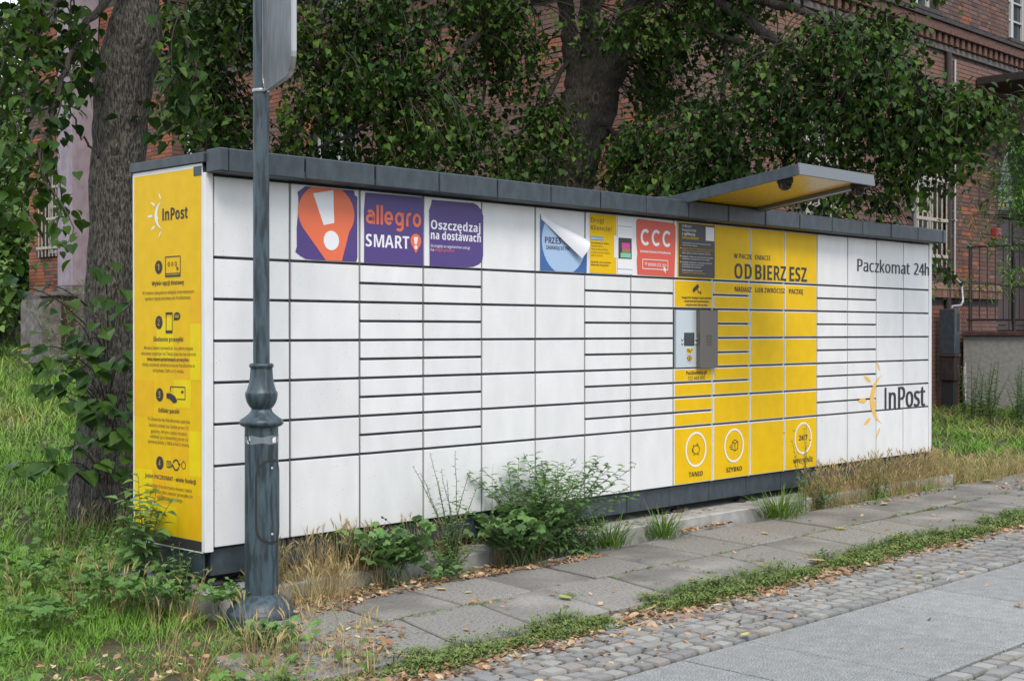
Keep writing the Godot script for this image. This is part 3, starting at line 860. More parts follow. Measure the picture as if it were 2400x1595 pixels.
	for e in [[4.720, 0.568, 4.754, 0.586], [4.754, 0.586, 4.796, 0.570], [4.720, 0.568, 4.757, 0.556], [4.757, 0.556, 4.796, 0.570], [4.757, 0.556, 4.757, 0.499], [4.796, 0.570, 4.796, 0.516], [4.796, 0.516, 4.757, 0.499], [4.720, 0.568, 4.720, 0.556], [4.720, 0.524, 4.720, 0.514], [4.720, 0.514, 4.757, 0.499], [4.690, 0.545, 4.732, 0.545], [4.682, 0.531, 4.722, 0.531], [4.695, 0.517, 4.722, 0.517]]:
		mb.line(Vector2(e[0], e[1]), Vector2(e[2], e[3]), 0.005, 0.0025, 0.003)
	printed(L, "fast_parcel_icon", mb, M.ink)
	for dx in [0.0, 0.007]:
		txt(L, "Paczkomat", 6.614 + dx, 1.956, 0.944, 0.109, M.ink, I, false, 0.002 + dx * 0.1)
	for dx in [0.0, 0.007]:
		txt(L, "24h", 7.649 + dx, 1.957, 0.288, 0.109, M.ink, I, false, 0.002 + dx * 0.1)
	mb = MB.new()
	mb.line(Vector2(7.117, 0.727), Vector2(7.117, 0.921), 0.034, 0.0025, 0.003)
	printed(L, "lettering", mb, M.ink)
	for dx in [0.0, 0.008, 0.016]:
		txt(L, "nPost", 7.176 + dx, 0.727, 0.676, 0.194, M.ink, I, false, 0.002 + dx * 0.06)
	sun_logo(L, Vector2(7.155, 0.818), 0.315, 0.232, M.sun_orange, I, 0.0012)

func terminal(L: Node3D) -> void:
	var T := part("terminal", L)
	var mb := MB.new()
	mb.bbox(Vector3(4.000, 1.160, -0.02), Vector3(4.285, 1.588, 0.006), 0.003)
	obj("face_plate", mb.mesh(M.panel_blue), T)
	mb = MB.new()
	mb.bbox(Vector3(4.245, 1.152, -0.02), Vector3(4.472, 1.590, 0.045), 0.004)
	obj("housing", mb.mesh(M.steel_brown), T)
	mb = MB.new()
	mb.bbox(Vector3(4.094, 1.321, 0.004), Vector3(4.220, 1.420, 0.009), 0.002)
	obj("screen_bezel", mb.mesh(M.charcoal), T)
	mb = MB.new()
	mb.box(Vector3(4.101, 1.328, 0.008), Vector3(4.213, 1.413, 0.0105))
	obj("screen", mb.mesh(M.screen), T)
	var b := MB.new()
	b.lathe([Vector2(0.0105, 0), Vector2(0.0105, 0.005), Vector2(0.007, 0.009), Vector2(0, 0.010)], 14)
	var bm := b.mesh(M.chrome)
	for x in [4.073, 4.243]:
		for y in [1.371, 1.339]:
			obj("button", bm, T, null, Vector3(x - 0.004, y, 0.0055)).rotation.x = PI / 2
	flat(T, "instruction_sticker", [Vector2(4.123, 1.269), Vector2(4.201, 1.269), Vector2(4.201, 1.303), Vector2(4.123, 1.303)], M.yellow, 0.0065)
	mb = MB.new()
	mb.line(Vector2(4.13, 1.294), Vector2(4.165, 1.294), 0.006, 0.0075, 0.008)
	mb.line(Vector2(4.13, 1.284), Vector2(4.175, 1.284), 0.005, 0.0075, 0.008)
	mb.line(Vector2(4.15, 1.275), Vector2(4.18, 1.275), 0.004, 0.0075, 0.008)
	mb.line(Vector2(4.183, 1.293), Vector2(4.195, 1.293), 0.012, 0.0075, 0.008)
	printed(T, "instruction_print", mb, M.ink)
	mb = MB.new()
	mb.prism(PackedVector2Array([Vector2(4.126, 1.230), Vector2(4.145, 1.248), Vector2(4.161, 1.253), Vector2(4.177, 1.248), Vector2(4.196, 1.230), Vector2(4.177, 1.211), Vector2(4.161, 1.206), Vector2(4.145, 1.211)]), 0.0065, 0.007)
	for i in 12:
		var a := TAU * i / 12.0 + 0.26
		if absf(sin(a)) > 0.4:
			mb.line(Vector2(4.161 + cos(a) * 0.036, 1.230 + sin(a) * 0.032), Vector2(4.161 + cos(a) * 0.046, 1.230 + sin(a) * 0.042), 0.0035, 0.0065, 0.007)
	printed(T, "eye_sticker", mb, M.ink)
	mb = MB.new()
	mb.prism(PackedVector2Array([Vector2(4.134, 1.230), Vector2(4.150, 1.244), Vector2(4.161, 1.247), Vector2(4.172, 1.244), Vector2(4.188, 1.230), Vector2(4.172, 1.216), Vector2(4.161, 1.213), Vector2(4.150, 1.216)]), 0.0075, 0.008)
	printed(T, "eye_yellow", mb, M.yellow)
	mb = MB.new()
	mb.arc(Vector2(4.161, 1.230), 0.011, 0.011, 0.0109, 0, TAU, 16, 0.0085, 0.009)
	printed(T, "eye_pupil", mb, M.red_dot)
	var key := MB.new()
	key.bbox(Vector3(-0.008, -0.007, 0), Vector3(0.008, 0.007, 0.005), 0.002)
	var km := key.mesh(M.steel_brown)
	for i in 3:
		for j in 4:
			obj("key", km, T, null, Vector3(4.335 + i * 0.024, 1.33 + j * 0.022, 0.0445))

func locker_canopy(L: Node3D) -> void:
	# tilted tray over the terminal
	var K := part("canopy", L)
	var x0 := 3.93
	var x1 := 4.935
	# tray in its own frame: origin on the fascia, local z forwards along the slope
	var t := Transform3D(Basis(Vector3.RIGHT, deg_to_rad(-7.7)), Vector3(0, 2.372, 0.13))
	var mb := MB.new()
	mb.bbox(Vector3(x0 + 0.012, 0.045, -0.30), Vector3(x1 - 0.012, 0.060, 0.965), 0.003, t)
	obj("top_sheet", mb.mesh(M.anthracite), K)
	for x in [x0, x1 - 0.014]:
		mb = MB.new()
		mb.bbox(Vector3(x, -0.012, -0.30), Vector3(x + 0.0135, 0.066, 0.968), 0.003, t)
		obj("side_edge", mb.mesh(M.anthracite), K)
	mb = MB.new()
	mb.bbox(Vector3(x0 - 0.002, -0.014, 0.969), Vector3(x1 + 0.002, 0.070, 0.985), 0.003, t)
	obj("front_edge", mb.mesh(M.edge_grey), K)
	mb = MB.new()
	mb.box(Vector3(x0 + 0.016, 0.020, -0.1), Vector3(x1 - 0.016, 0.030, 0.967))
	var under := MB.new()
	under.bbox(Vector3(x0 + 0.016, 0.020, -0.1), Vector3(x1 - 0.016, 0.032, 0.967), 0.002, t)
	obj("yellow_underside", under.mesh(M.under_yellow), K)
	mb = MB.new()
	mb.bbox(Vector3(x1 - 0.075, -0.010, -0.06), Vector3(x1 - 0.020, 0.0185, 0.9), 0.003, t)
	obj("lamp_strip", mb.mesh(M.edge_grey), K)
	mb = MB.new()
	mb.bbox(Vector3(x0 + 0.03, 2.362, -0.52), Vector3(x1 - 0.03, 2.43, -0.08), 0.006)
	obj("mounting_foot", mb.mesh(M.anthracite), K)
	for q in [[x0 + 0.10, 0.80], [x1 - 0.09, 0.90]]:
		var c := MB.new()
		var o: Vector3 = t * Vector3(q[0], 0.022, q[1])
		c.lathe([Vector2(0.0, -0.100), Vector2(0.022, -0.096), Vector2(0.040, -0.080), Vector2(0.049, -0.055), Vector2(0.050, -0.045)], 20, o)
		obj("camera_dome", c.mesh(M.smoked), K)
		c = MB.new()
		c.lathe([Vector2(0.050, -0.045), Vector2(0.056, -0.044), Vector2(0.056, -0.012), Vector2(0.046, 0.002), Vector2(0.046, 0.010)], 20, o)
		obj("camera_body", c.mesh(M.rubber), K)

var patchy := FastNoiseLite.new()

func cam_px(p: Vector3) -> Vector3:      # picture place (-1..1 over half the height) and depth, only to sort pieces by size
	var f := Vector3(sin(deg_to_rad(45.93)), 0, -cos(deg_to_rad(45.93)))
	var r := Vector3(cos(deg_to_rad(45.93)), 0, sin(deg_to_rad(45.93)))
	var d := p - CAM
	var z := d.dot(f)
	return Vector3(d.dot(r) / z / 0.2512, d.y / z / 0.2512, z)

func in_frame(p: Vector3, margin := 1.0) -> bool:
	var q := cam_px(p)
	return q.z > 0.5 and absf(q.x) < 1.506 * margin and absf(q.y) < 1.03 * margin

func make_ground() -> void:
	patchy.seed = 5
	patchy.frequency = 0.35
	patchy.fractal_octaves = 3
	var xs := [-500.0, -200.0, -80.0, -40.0, -25.0, -18.0]
	var x := -14.0
	while x < 30.0:
		xs.append(x)
		x += 0.5
	xs.append_array([32.0, 36.0, 42.0, 55.0, 90.0, 200.0, 500.0])
	var zs := [-600.0, -250.0, -120.0, -70.0, -50.0]
	var z := -40.0
	while z < 10.0:
		zs.append(z)
		z += 0.5
	zs.append_array([12.0, 16.0, 25.0, 50.0, 120.0, 400.0])
	var mb := MB.new()
	var P := func(a: float, b: float) -> Vector3:
		var y := rise(a, b) - 0.05
		if b < -0.9:
			y += 0.03 * patchy.get_noise_2d(a * 1.7, b * 1.7)
		return Vector3(a, y, b)
	for i in xs.size() - 1:
		for j in zs.size() - 1:
			mb.quad(P.call(xs[i], zs[j + 1]), P.call(xs[i + 1], zs[j + 1]), P.call(xs[i + 1], zs[j]), P.call(xs[i], zs[j]))
	struct(obj("ground", mb.mesh(M.soil)))
	# bed of soil and moss under the setts
	mb = MB.new()
	mb.box(Vector3(-0.75, -0.12, 1.55), Vector3(30, -0.040, 2.468))
	mb.box(Vector3(-0.75, -0.12, 3.414), Vector3(30, -0.040, 5.2))
	mb.box(Vector3(0.25, -0.12, 0.36), Vector3(9.4, -0.038, 0.99))
	mb.box(Vector3(-0.15, -0.12, 0.992), Vector3(9.6, -0.036, 1.545))
	struct(obj("paving_bed", mb.mesh(M.joint_soil)))

func quad_slab(mb: MB, c: Array, y1: float, th: float, bev: float) -> void:
	var mid := Vector3.ZERO
	for p in c:
		mid += p / 4.0
	var lo := []
	var hi := []
	var top := []
	for p in c:
		lo.append(Vector3(p.x, y1 - th, p.z))
		hi.append(Vector3(p.x, y1 - bev, p.z))
		var d: Vector3 = mid - p
		d.y = 0
		top.append(Vector3(p.x, y1, p.z) + d.normalized() * bev * 1.6)
	var m := mid + Vector3(0, y1 - th * 0.5, 0)
	m.y = y1 - th * 0.5
	mb.out_quad(top[0], top[1], top[2], top[3], m)
	for i in 4:
		var j := (i + 1) % 4
		mb.out_quad(lo[i], lo[j], hi[j], hi[i], m)
		mb.out_quad(hi[i], hi[j], top[j], top[i], m)

func make_paving() -> void:
	# two rows of square concrete slabs in front of the locker
	var walk := Node3D.new()
	walk.name = "slab_path"
	add_child(walk)
	struct(walk)
	for row in 2:
		var n0: float = [1.004, 0.375][row]
		var n1: float = [1.635, 0.988][row]
		var skew: float = [-0.19, -0.10][row]
		for k in range(-2, 18):
			var s0 := 0.424 + 0.545 * k + (0.0 if row == 0 else 0.012)
			if row == 1 and k < -1:
				continue
			var s1 := s0 + 0.545 - rnd(0.014, 0.024)
			var drift := -0.012 * s0
			var y := rnd(-0.006, 0.003)
			var tilt := rnd(-0.006, 0.006)
			var mb := MB.new()
			var c := [Vector3(s0 + rnd(0, 0.006), tilt, n0 + drift), Vector3(s1, -tilt, n0 + drift + rnd(0, 0.005)), Vector3(s1 + skew, -tilt, n1 + drift - rnd(0, 0.006)), Vector3(s0 + skew + rnd(0, 0.006), tilt, n1 + drift)]
			quad_slab(mb, c, y, 0.06, 0.007)
			obj("concrete_slab", mb.mesh(M["concrete_%d" % rng.randi_range(0, 3)]), walk)
	# granite footway
	var foot := Node3D.new()
	foot.name = "granite_footway"
	add_child(foot)
	struct(foot)
	var joints := [-2.2, -1.45, -0.75, -0.25, 0.27, 0.79, 1.295, 2.0, 2.55, 3.10]
	var s := 3.10
	while s < 15.0:
		s += [0.55, 0.62, 0.5, 0.7][rng.randi_range(0, 3)]
		joints.append(s)
	for i in joints.size() - 1:
		var mb := MB.new()
		var a: float = joints[i] + 0.006
		var b: float = joints[i + 1] - 0.006
		var sk := -0.035
		quad_slab(mb, [Vector3(a, 0, 2.472), Vector3(b, 0, 2.472), Vector3(b + sk, 0, 3.410), Vector3(a + sk, 0, 3.410)], -0.022 + rnd(-0.0015, 0.0015), 0.09, 0.003)
		obj("granite_slab", mb.mesh(M["granite_%d" % rng.randi_range(0, 3)]), foot)
	# setts, several cut shapes
	var shapes := []
	for i in 6:
		var mb := MB.new()
		var ring := []
		var q := [Vector2(-0.5, -0.5), Vector2(0, -0.505), Vector2(0.5, -0.5), Vector2(0.505, 0), Vector2(0.5, 0.5), Vector2(0, 0.505), Vector2(-0.5, 0.5), Vector2(-0.505, 0)]
		for p in q:
			ring.append(p + Vector2(rnd(-0.05, 0.05), rnd(-0.05, 0.05)))
		var top := Vector3(rnd(-0.1, 0.1), 1.0, rnd(-0.1, 0.1))
		for k in 8:
			var a: Vector2 = ring[k]
			var b: Vector2 = ring[(k + 1) % 8]
			var ha := 0.86 + rnd(-0.03, 0.03) * 0.0
			mb.quad(Vector3(b.x, 0.3, b.y), Vector3(a.x, 0.3, a.y), Vector3(a.x * 0.97, 0.72, a.y * 0.97), Vector3(b.x * 0.97, 0.72, b.y * 0.97))
			mb.quad(Vector3(b.x * 0.97, 0.72, b.y * 0.97), Vector3(a.x * 0.97, 0.72, a.y * 0.97), Vector3(a.x * 0.88, 0.93, a.y * 0.88), Vector3(b.x * 0.88, 0.93, b.y * 0.88))
			mb.tri(Vector3(b.x * 0.88, 0.93, b.y * 0.88), Vector3(a.x * 0.88, 0.93, a.y * 0.88), top)
		shapes.append(mb)
	for strip in 2:
		var N := Node3D.new()
		N.name = numbered("sett_strip")
		add_child(N)
		struct(N)
		var lo: float = [1.70, 3.475][strip]
		var rows: int = [8, 8][strip]
		var list := []
		for r in rows:
			var n := lo + r * 0.0985
			var a: float = [-1.4, -0.2][strip] + rnd(0, 0.1)
			var far: float = [13.5, 5.0][strip]
			while a < far:
				var len := rnd(0.085, 0.125)
				if not (strip == 0 and r == 0 and rng.randf() < 0.6):
					var t := Transform3D(Basis(Vector3.UP, rnd(-0.07, 0.07)).scaled(Vector3(1, 1, 1)), Vector3(a + len * 0.5, -0.072 + rnd(-0.006, 0.004), n + rnd(-0.006, 0.006)))
					t.basis = t.basis * Basis.from_euler(Vector3(rnd(-0.05, 0.05), 0, rnd(-0.05, 0.05))) * Basis.from_scale(Vector3(len - 0.016, 0.055, 0.081 + rnd(-0.006, 0.004)))
					list.append([cam_px(t.origin).z + (0.0 if in_frame(t.origin) else 100.0), t, rng.randi_range(0, 5), rng.randi_range(0, 5)])
				a += len
		list.sort_custom(func(p, q): return p[0] < q[0])
		var meshes := shapes.map(func(b): return b.mesh(M.sett_0))
		var rest := []
		var tint := PackedColorArray()
		var tones := [Color(0.37, 0.36, 0.345), Color(0.43, 0.42, 0.395), Color(0.31, 0.305, 0.30), Color(0.38, 0.345, 0.31), Color(0.46, 0.45, 0.42), Color(0.34, 0.335, 0.325)]
		for i in list.size():
			if i < 280 and list[i][0] < 50.0:
				var o := obj("sett", meshes[list[i][2]], N, M["sett_%d" % list[i][3]])
				o.transform = list[i][1]
			else:
				rest.append(list[i][1])
				tint.append(tones[list[i][3]])
		many("further_setts", shapes[0].mesh(M.sett_mixed), rest, tint, N)
	# foundation under the locker
	var pad := MB.new()
	pad.bbox(Vector3(-0.12, -0.15, -0.80), Vector3(8.08, 0.077, 0.185), 0.008)
	struct(obj("concrete_pad", pad.mesh(M.pad_concrete)))

func blade(mb: MB, at: Vector3, dir: float, len: float, w: float, bend: float, segs := 2) -> void:
	var d := Vector3(cos(dir), 0, sin(dir))
	var s := Vector3(-d.z, 0, d.x) * w * 0.5
	var p := at
	var lean := rng.randf_range(0.05, 0.35)
	var pl := p - s
	var pr := p + s
	for i in segs:
		var k := float(i + 1) / segs
		var an := lean + bend * k
		p += (d * sin(an) + Vector3.UP * cos(an)) * (len / segs)
		if i == segs - 1:
			mb.tri(pl, pr, p)
		else:
			var ww := 1.0 - 0.45 * k
			mb.quad(pl, pr, p + s * ww, p - s * ww)
			pl = p - s * ww
			pr = p + s * ww

func on_grass(x: float, z: float) -> bool:
	var wob := 0.10 * patchy.get_noise_2d(x * 9.0, z * 9.0)
	if x > -0.16 and x < 8.1 and z > -0.80 and z < 0.16:
		return false
	if z <= 0.16:
		return true
	if z < 0.40 + wob:
		return x < 8.9 and not (x > 2.7 and x < 4.85) or x > 8.9
	if z < 1.0:
		return x < 0.28 + wob * 2.0 or x > 9.3 + wob * 3.0
	if z < 1.66:
		return x < -0.20 + wob * 2.0 or x > 9.7 + wob * 3.0
	return x < -0.55 + wob * 3.0 - (z - 1.66) * 0.2

func make_grass() -> void:
	var gm := mat("grass_blades", Color.WHITE, 0.6)
	gm.vertex_color_use_as_albedo = true
	gm.backlight_enabled = true
	gm.backlight = lin(0.06, 0.09, 0.015)
	var tufts := []
	for i in 5:
		var mb := MB.new()
		for k in 10:
			var a := rnd(0, TAU)
			blade(mb, Vector3(rnd(-0.03, 0.03), 0, rnd(-0.03, 0.03)), a, rnd(0.08, 0.2), rnd(0.004, 0.0065), rnd(0.3, 1.3), 3)
		tufts.append(mb.mesh(gm))
	var lists := []
	var tints := []
	for i in 5:
		lists.append([])
		tints.append(PackedColorArray())
	var bands := [[4.5, 9.0, 520.0, 0.70], [9.0, 15.0, 95.0, 1.25], [15.0, 24.0, 34.0, 1.8], [24.0, 46.0, 12.0, 2.6]]
	var f := Vector3(sin(deg_to_rad(45.93)), 0, -cos(deg_to_rad(45.93)))
	var r := Vector3(cos(deg_to_rad(45.93)), 0, sin(deg_to_rad(45.93)))
	for b in bands:
		var half: float = b[1] * 0.47
		var count := int((b[1] - b[0]) * 2.0 * half * b[2])
		for i in count:
			var zf := rnd(b[0], b[1])
			var xr := rnd(-half, half)
			if absf(xr) > zf * 0.43 + 0.6:
				continue
			var p := CAM + f * zf + r * xr
			if not on_grass(p.x, p.z):
				continue
			if p.z > -24.2 and (p.x > 11.0 and p.z < -5.3 or p.x > 10.6 and p.z < -6.0):
				continue
			var g := patchy.get_noise_2d(p.x * 2.0, p.z * 2.0)
			var g2 := patchy.get_noise_2d(p.x * 0.7 + 40.0, p.z * 0.7)
			# bare, littered soil at the foot of the picture and beside the lamp
			if p.z > 0.9 and p.x < 0.4 and g < -0.2 and rng.randf() < 0.5:
				continue
			if p.z > 0.16 and p.z < 0.45 and rng.randf() < 0.5:
				continue
			var dry := clampf(0.10 + g2 * 1.2 + rnd(-0.25, 0.25), 0.0, 1.0)
			if p.x > 7.5 and p.z > -0.8:
				dry = clampf(dry + 0.12, 0, 1)
			if g < -0.22 and rng.randf() < 0.55:
				continue
			var c := Color(0.14, 0.285, 0.024).lerp(Color(0.44, 0.38, 0.13), dry * dry)
			c = c * rnd(0.75, 1.25)
			var sc: float = b[3] * rnd(0.7, 1.35) * (0.75 if p.z > 0.45 else 1.0)
			var hgt := sc * 0.72 * (1.0 + 0.45 * clampf(g + 0.2, 0.0, 1.0)) * (1.2 if (p.z < -0.2 and p.x < 3.0 and zf < 15.0) else 0.62 if p.x > 8.0 else 1.0)
			var k := rng.randi_range(0, 4)
			lists[k].append(Transform3D(Basis(Vector3.UP, rnd(0, TAU)) * Basis.from_scale(Vector3(sc, hgt, sc)), Vector3(p.x, rise(p.x, p.z) - 0.055, p.z)))
			tints[k].append(c)
	var lawn := thing("lawn_grass", "long green and yellowing grass growing round the locker and trees", "grass")
	lawn.set_meta("kind", "stuff")
	for k in 5:
		many("grass_tufts", tufts[k], lists[k], tints[k], lawn)
	# broad leaves of clover and plantain among the blades
	var cl := []
	var cc := PackedColorArray()
	for i in 9000:
		var zf := rnd(5.0, 15.0)
		var p := CAM + f * zf + r * rnd(-1, 1) * (zf * 0.42)
		if not on_grass(p.x, p.z) or (p.z > 0.1 and p.x > 0.2 and p.x < 9.0) or patchy.get_noise_2d(p.x * 1.3 + 9.0, p.z * 1.3) < -0.05:
			continue
		var an := rnd(0, TAU)
		cl.append(Transform3D(leaf_basis(Vector3(cos(an), rnd(-0.2, 0.8), sin(an)), 0.2, rnd(-0.5, 0.5), rnd(0.025, 0.06)), Vector3(p.x, rise(p.x, p.z) + rnd(-0.03, 0.09), p.z)))
		cc.append(Color(0.09, 0.18, 0.04).lerp(Color(0.15, 0.25, 0.06), rng.randf()) * rnd(0.8, 1.2))
	var clover := (LEAF.mallow as ArrayMesh).duplicate() as ArrayMesh
	clover.surface_set_material(0, M.leaf_tinted)
	many("clover_leaves", clover, cl, cc, lawn)
	# straw: dry wild barley
	var sm := mat("straw", Color.WHITE, 0.7)
	sm.vertex_color_use_as_albedo = true
	sm.backlight_enabled = true
	sm.backlight = lin(0.10, 0.08, 0.03)
	var straws := []
	for i in 3:
		var mb := MB.new()
		for k in 9:
			var a := rnd(0, TAU)
			var len := rnd(0.18, 0.42)
			blade(mb, Vector3(rnd(-0.04, 0.04), 0, rnd(-0.04, 0.04)), a, len, 0.0038, rnd(0.1, 1.0), 4)
		for k in 6:
			blade(mb, Vector3(rnd(-0.04, 0.04), 0, rnd(-0.04, 0.04)), rnd(0, TAU), rnd(0.1, 0.25), 0.006, rnd(1.0, 2.2), 4)
		for k in 3:
			var a := rnd(0, TAU)
			var at := Vector3(cos(a) * 0.08, rnd(0.22, 0.36), sin(a) * 0.08)
			mb.tube([Vector3(cos(a) * 0.02, 0, sin(a) * 0.02), at], [0.0016, 0.0013], 3, false)
			mb.tube([at, at + Vector3(cos(a) * 0.012, 0.025, sin(a) * 0.012), at + Vector3(cos(a) * 0.04, 0.05, sin(a) * 0.04)], [0.003, 0.006, 0.001], 5, false)
			for j in 6:
				var q := at + Vector3(cos(a), 1.2, sin(a)) * rnd(0.005, 0.03)
				blade(mb, q, rnd(0, TAU), 0.045, 0.0018, 0.2, 1)
		straws.append(mb.mesh(sm))
	var sl := [[], [], []]
	var st := [PackedColorArray(), PackedColorArray(), PackedColorArray()]
	var zones := [[0.42, 0.24, 0.34, 0.18, 46], [0.75, 0.16, 0.40, 0.13, 40], [0.12, 0.55, 0.25, 0.2, 10], [-0.55, 1.50, 0.35, 0.3, 22], [-0.75, 1.05, 0.4, 0.3, 8], [1.45, 0.17, 0.25, 0.08, 18], [2.1, 0.25, 0.2, 0.1, 12], [6.1, 0.16, 0.6, 0.12, 80], [7.1, 0.18, 0.7, 0.16, 110], [8.2, 0.1, 0.8, 0.35, 120], [9.4, 0.3, 0.9, 0.5, 80], [10.3, 1.0, 0.7, 0.6, 60], [9.2, 1.75, 1.2, 0.15, 20], [-0.3, -0.2, 0.25, 0.4, 14], [-0.6, -0.9, 0.6, 0.6, 20], [0.8, -2.5, 0.4, 0.3, 16]]
	for q in zones:
		for i in q[4]:
			var a := rnd(0, TAU)
			var d := sqrt(rng.randf())
			var p := Vector3(q[0] + cos(a) * d * q[2], 0, q[1] + sin(a) * d * q[3])
			if p.x > -0.1 and p.x < 8.05 and p.z < 0.06 and p.z > -0.8:
				p.z = 0.08 + rnd(0, 0.1)
			var k := rng.randi_range(0, 2)
			var sc := rnd(0.5, 0.85)
			p.y = (0.07 if p.x > -0.1 and p.x < 8.05 and p.z < 0.18 and p.z > -0.8 else rise(p.x, p.z) - 0.05)
			sl[k].append(Transform3D(Basis(Vector3.UP, rnd(0, TAU)) * Basis.from_euler(Vector3(rnd(-0.25, 0.25), 0, rnd(-0.25, 0.25))) * Basis.from_scale(Vector3(sc, sc, sc)), p))
			st[k].append(Color(0.42, 0.30, 0.14).lerp(Color(0.33, 0.28, 0.12), rng.randf()) * rnd(0.8, 1.2))
	var dry_grass := thing("straw_grass", "bleached dry grass with seed heads along the locker foot", "grass")
	dry_grass.set_meta("kind", "stuff")
	for k in 3:
		many("straw_tufts", straws[k], sl[k], st[k], dry_grass)
	# low knotweed and moss along the slab edge and in joints
	var km := mat("knotweed", Color.WHITE, 0.7)
	km.vertex_color_use_as_albedo = true
	var mats := []
	for i in 4:
		var mb := MB.new()
		for k in 34:
			var a := rnd(0, TAU)
			var d := rnd(0.0, 0.05)
			var p := Vector3(cos(a) * d, rnd(0.004, 0.04) * (1.0 - d * 9.0), sin(a) * d)
			var e := rnd(0, TAU)
			var u := Vector3(cos(e), rnd(-0.2, 0.8), sin(e)).normalized() * rnd(0.008, 0.016)
			var w := Vector3(-sin(e), rnd(-0.4, 0.4), cos(e)).normalized() * rnd(0.003, 0.005)
			mb.quad(p, p + u * 0.5 - w, p + u, p + u * 0.5 + w)
		for k in 5:
			blade(mb, Vector3(rnd(-0.03, 0.03), 0, rnd(-0.03, 0.03)), rnd(0, TAU), rnd(0.03, 0.07), 0.004, 0.8, 2)
		mats.append(mb.mesh(km))
	var kl := [[], [], [], []]
	var kt := [PackedColorArray(), PackedColorArray(), PackedColorArray(), PackedColorArray()]
	var put := func(p: Vector3, sc: float) -> void:
		var k := rng.randi_range(0, 3)
		kl[k].append(Transform3D(Basis(Vector3.UP, rnd(0, TAU)) * Basis.from_scale(Vector3(sc, sc * rnd(0.6, 1.2), sc)), p))
		kt[k].append(Color(0.095, 0.17, 0.032).lerp(Color(0.17, 0.20, 0.05), rng.randf()) * rnd(0.75, 1.25))
	for i in 9500:
		var sx := rnd(-0.9, 11.0)
		var mid := 1.735 - 0.010 * sx
		var dens := clampf(patchy.get_noise_2d(sx * 3.0, 7.0) * 1.4 + (1.35 if sx > 1.6 else 0.65), 0.0, 1.0)
		if rng.randf() > dens:
			continue
		var off := rng.randfn(0.0, 0.026 + 0.03 * dens)
		put.call(Vector3(sx, -0.045 if off > -0.09 else 0.0, mid + off), rnd(0.6, 1.3) * (0.7 + 0.6 * dens))
	# tufts in the slab joints
	for q in [[0.70, 1.02, 0.22, 0.03, 70], [0.30, 1.02, 0.30, 0.05, 110], [1.02, 1.05, 0.14, 0.03, 60], [0.15, 1.30, 0.14, 0.05, 50], [1.40, 1.22, 0.10, 0.03, 26], [2.3, 0.99, 0.2, 0.02, 22], [2.7, 0.98, 0.3, 0.02, 30], [3.4, 0.97, 0.3, 0.015, 22], [4.6, 0.95, 0.5, 0.015, 50], [5.6, 0.94, 0.6, 0.02, 80], [6.6, 0.92, 0.6, 0.03, 110], [7.6, 0.9, 0.5, 0.05, 90], [2.05, 1.2, 0.02, 0.2, 22], [2.58, 1.2, 0.04, 0.2, 22], [3.1, 1.25, 0.04, 0.2, 16], [6.4, 1.25, 0.04, 0.2, 22], [-0.15, 1.55, 0.25, 0.12, 90]]:
		for i in q[4]:
			var px: float = q[0] + rnd(-1, 1) * q[2]
			put.call(Vector3(px, -0.02, q[1] + rnd(-1, 1) * q[3]), rnd(0.35, 0.85))
	for row in 2:
		for k in range(-1, 17):
			var s0 := 0.418 + 0.545 * k
			var skew: float = [-0.19, -0.10][row]
			var n0: float = [1.0, 0.39][row]
			var a0 := rnd(0.0, 0.6)
			var a1 := a0 + rnd(0.1, 0.6)
			for i in rng.randi_range(6, 40):
				var u := rnd(a0, minf(a1, 1.0))
				put.call(Vector3(s0 + skew * u + rnd(-0.012, 0.012), -0.03, n0 - 0.012 * s0 + u * 0.61), rnd(0.25, 0.6))
			if row == 0:
				for i in rng.randi_range(0, 22):
					put.call(Vector3(s0 + rnd(0.0, 0.5), -0.03, 0.996 - 0.012 * s0 + rnd(-0.012, 0.012)), rnd(0.25, 0.6))
	# moss in the sett joints
	for i in 4200:
		var sx := rnd(-0.9, 9.0)
		put.call(Vector3(sx, -0.045, rnd(1.8, 2.47)), rnd(0.2, 0.46))
	for i in 420:
		put.call(Vector3(rnd(0.4, 3.0), -0.045, rnd(3.41, 4.1)), rnd(0.2, 0.46))
	var creeping := thing("knotweed", "low green knotweed and moss creeping along paving joints", "ground cover")
	creeping.set_meta("kind", "stuff")
	for k in 4:
		many("knotweed_mats", mats[k], kl[k], kt[k], creeping)

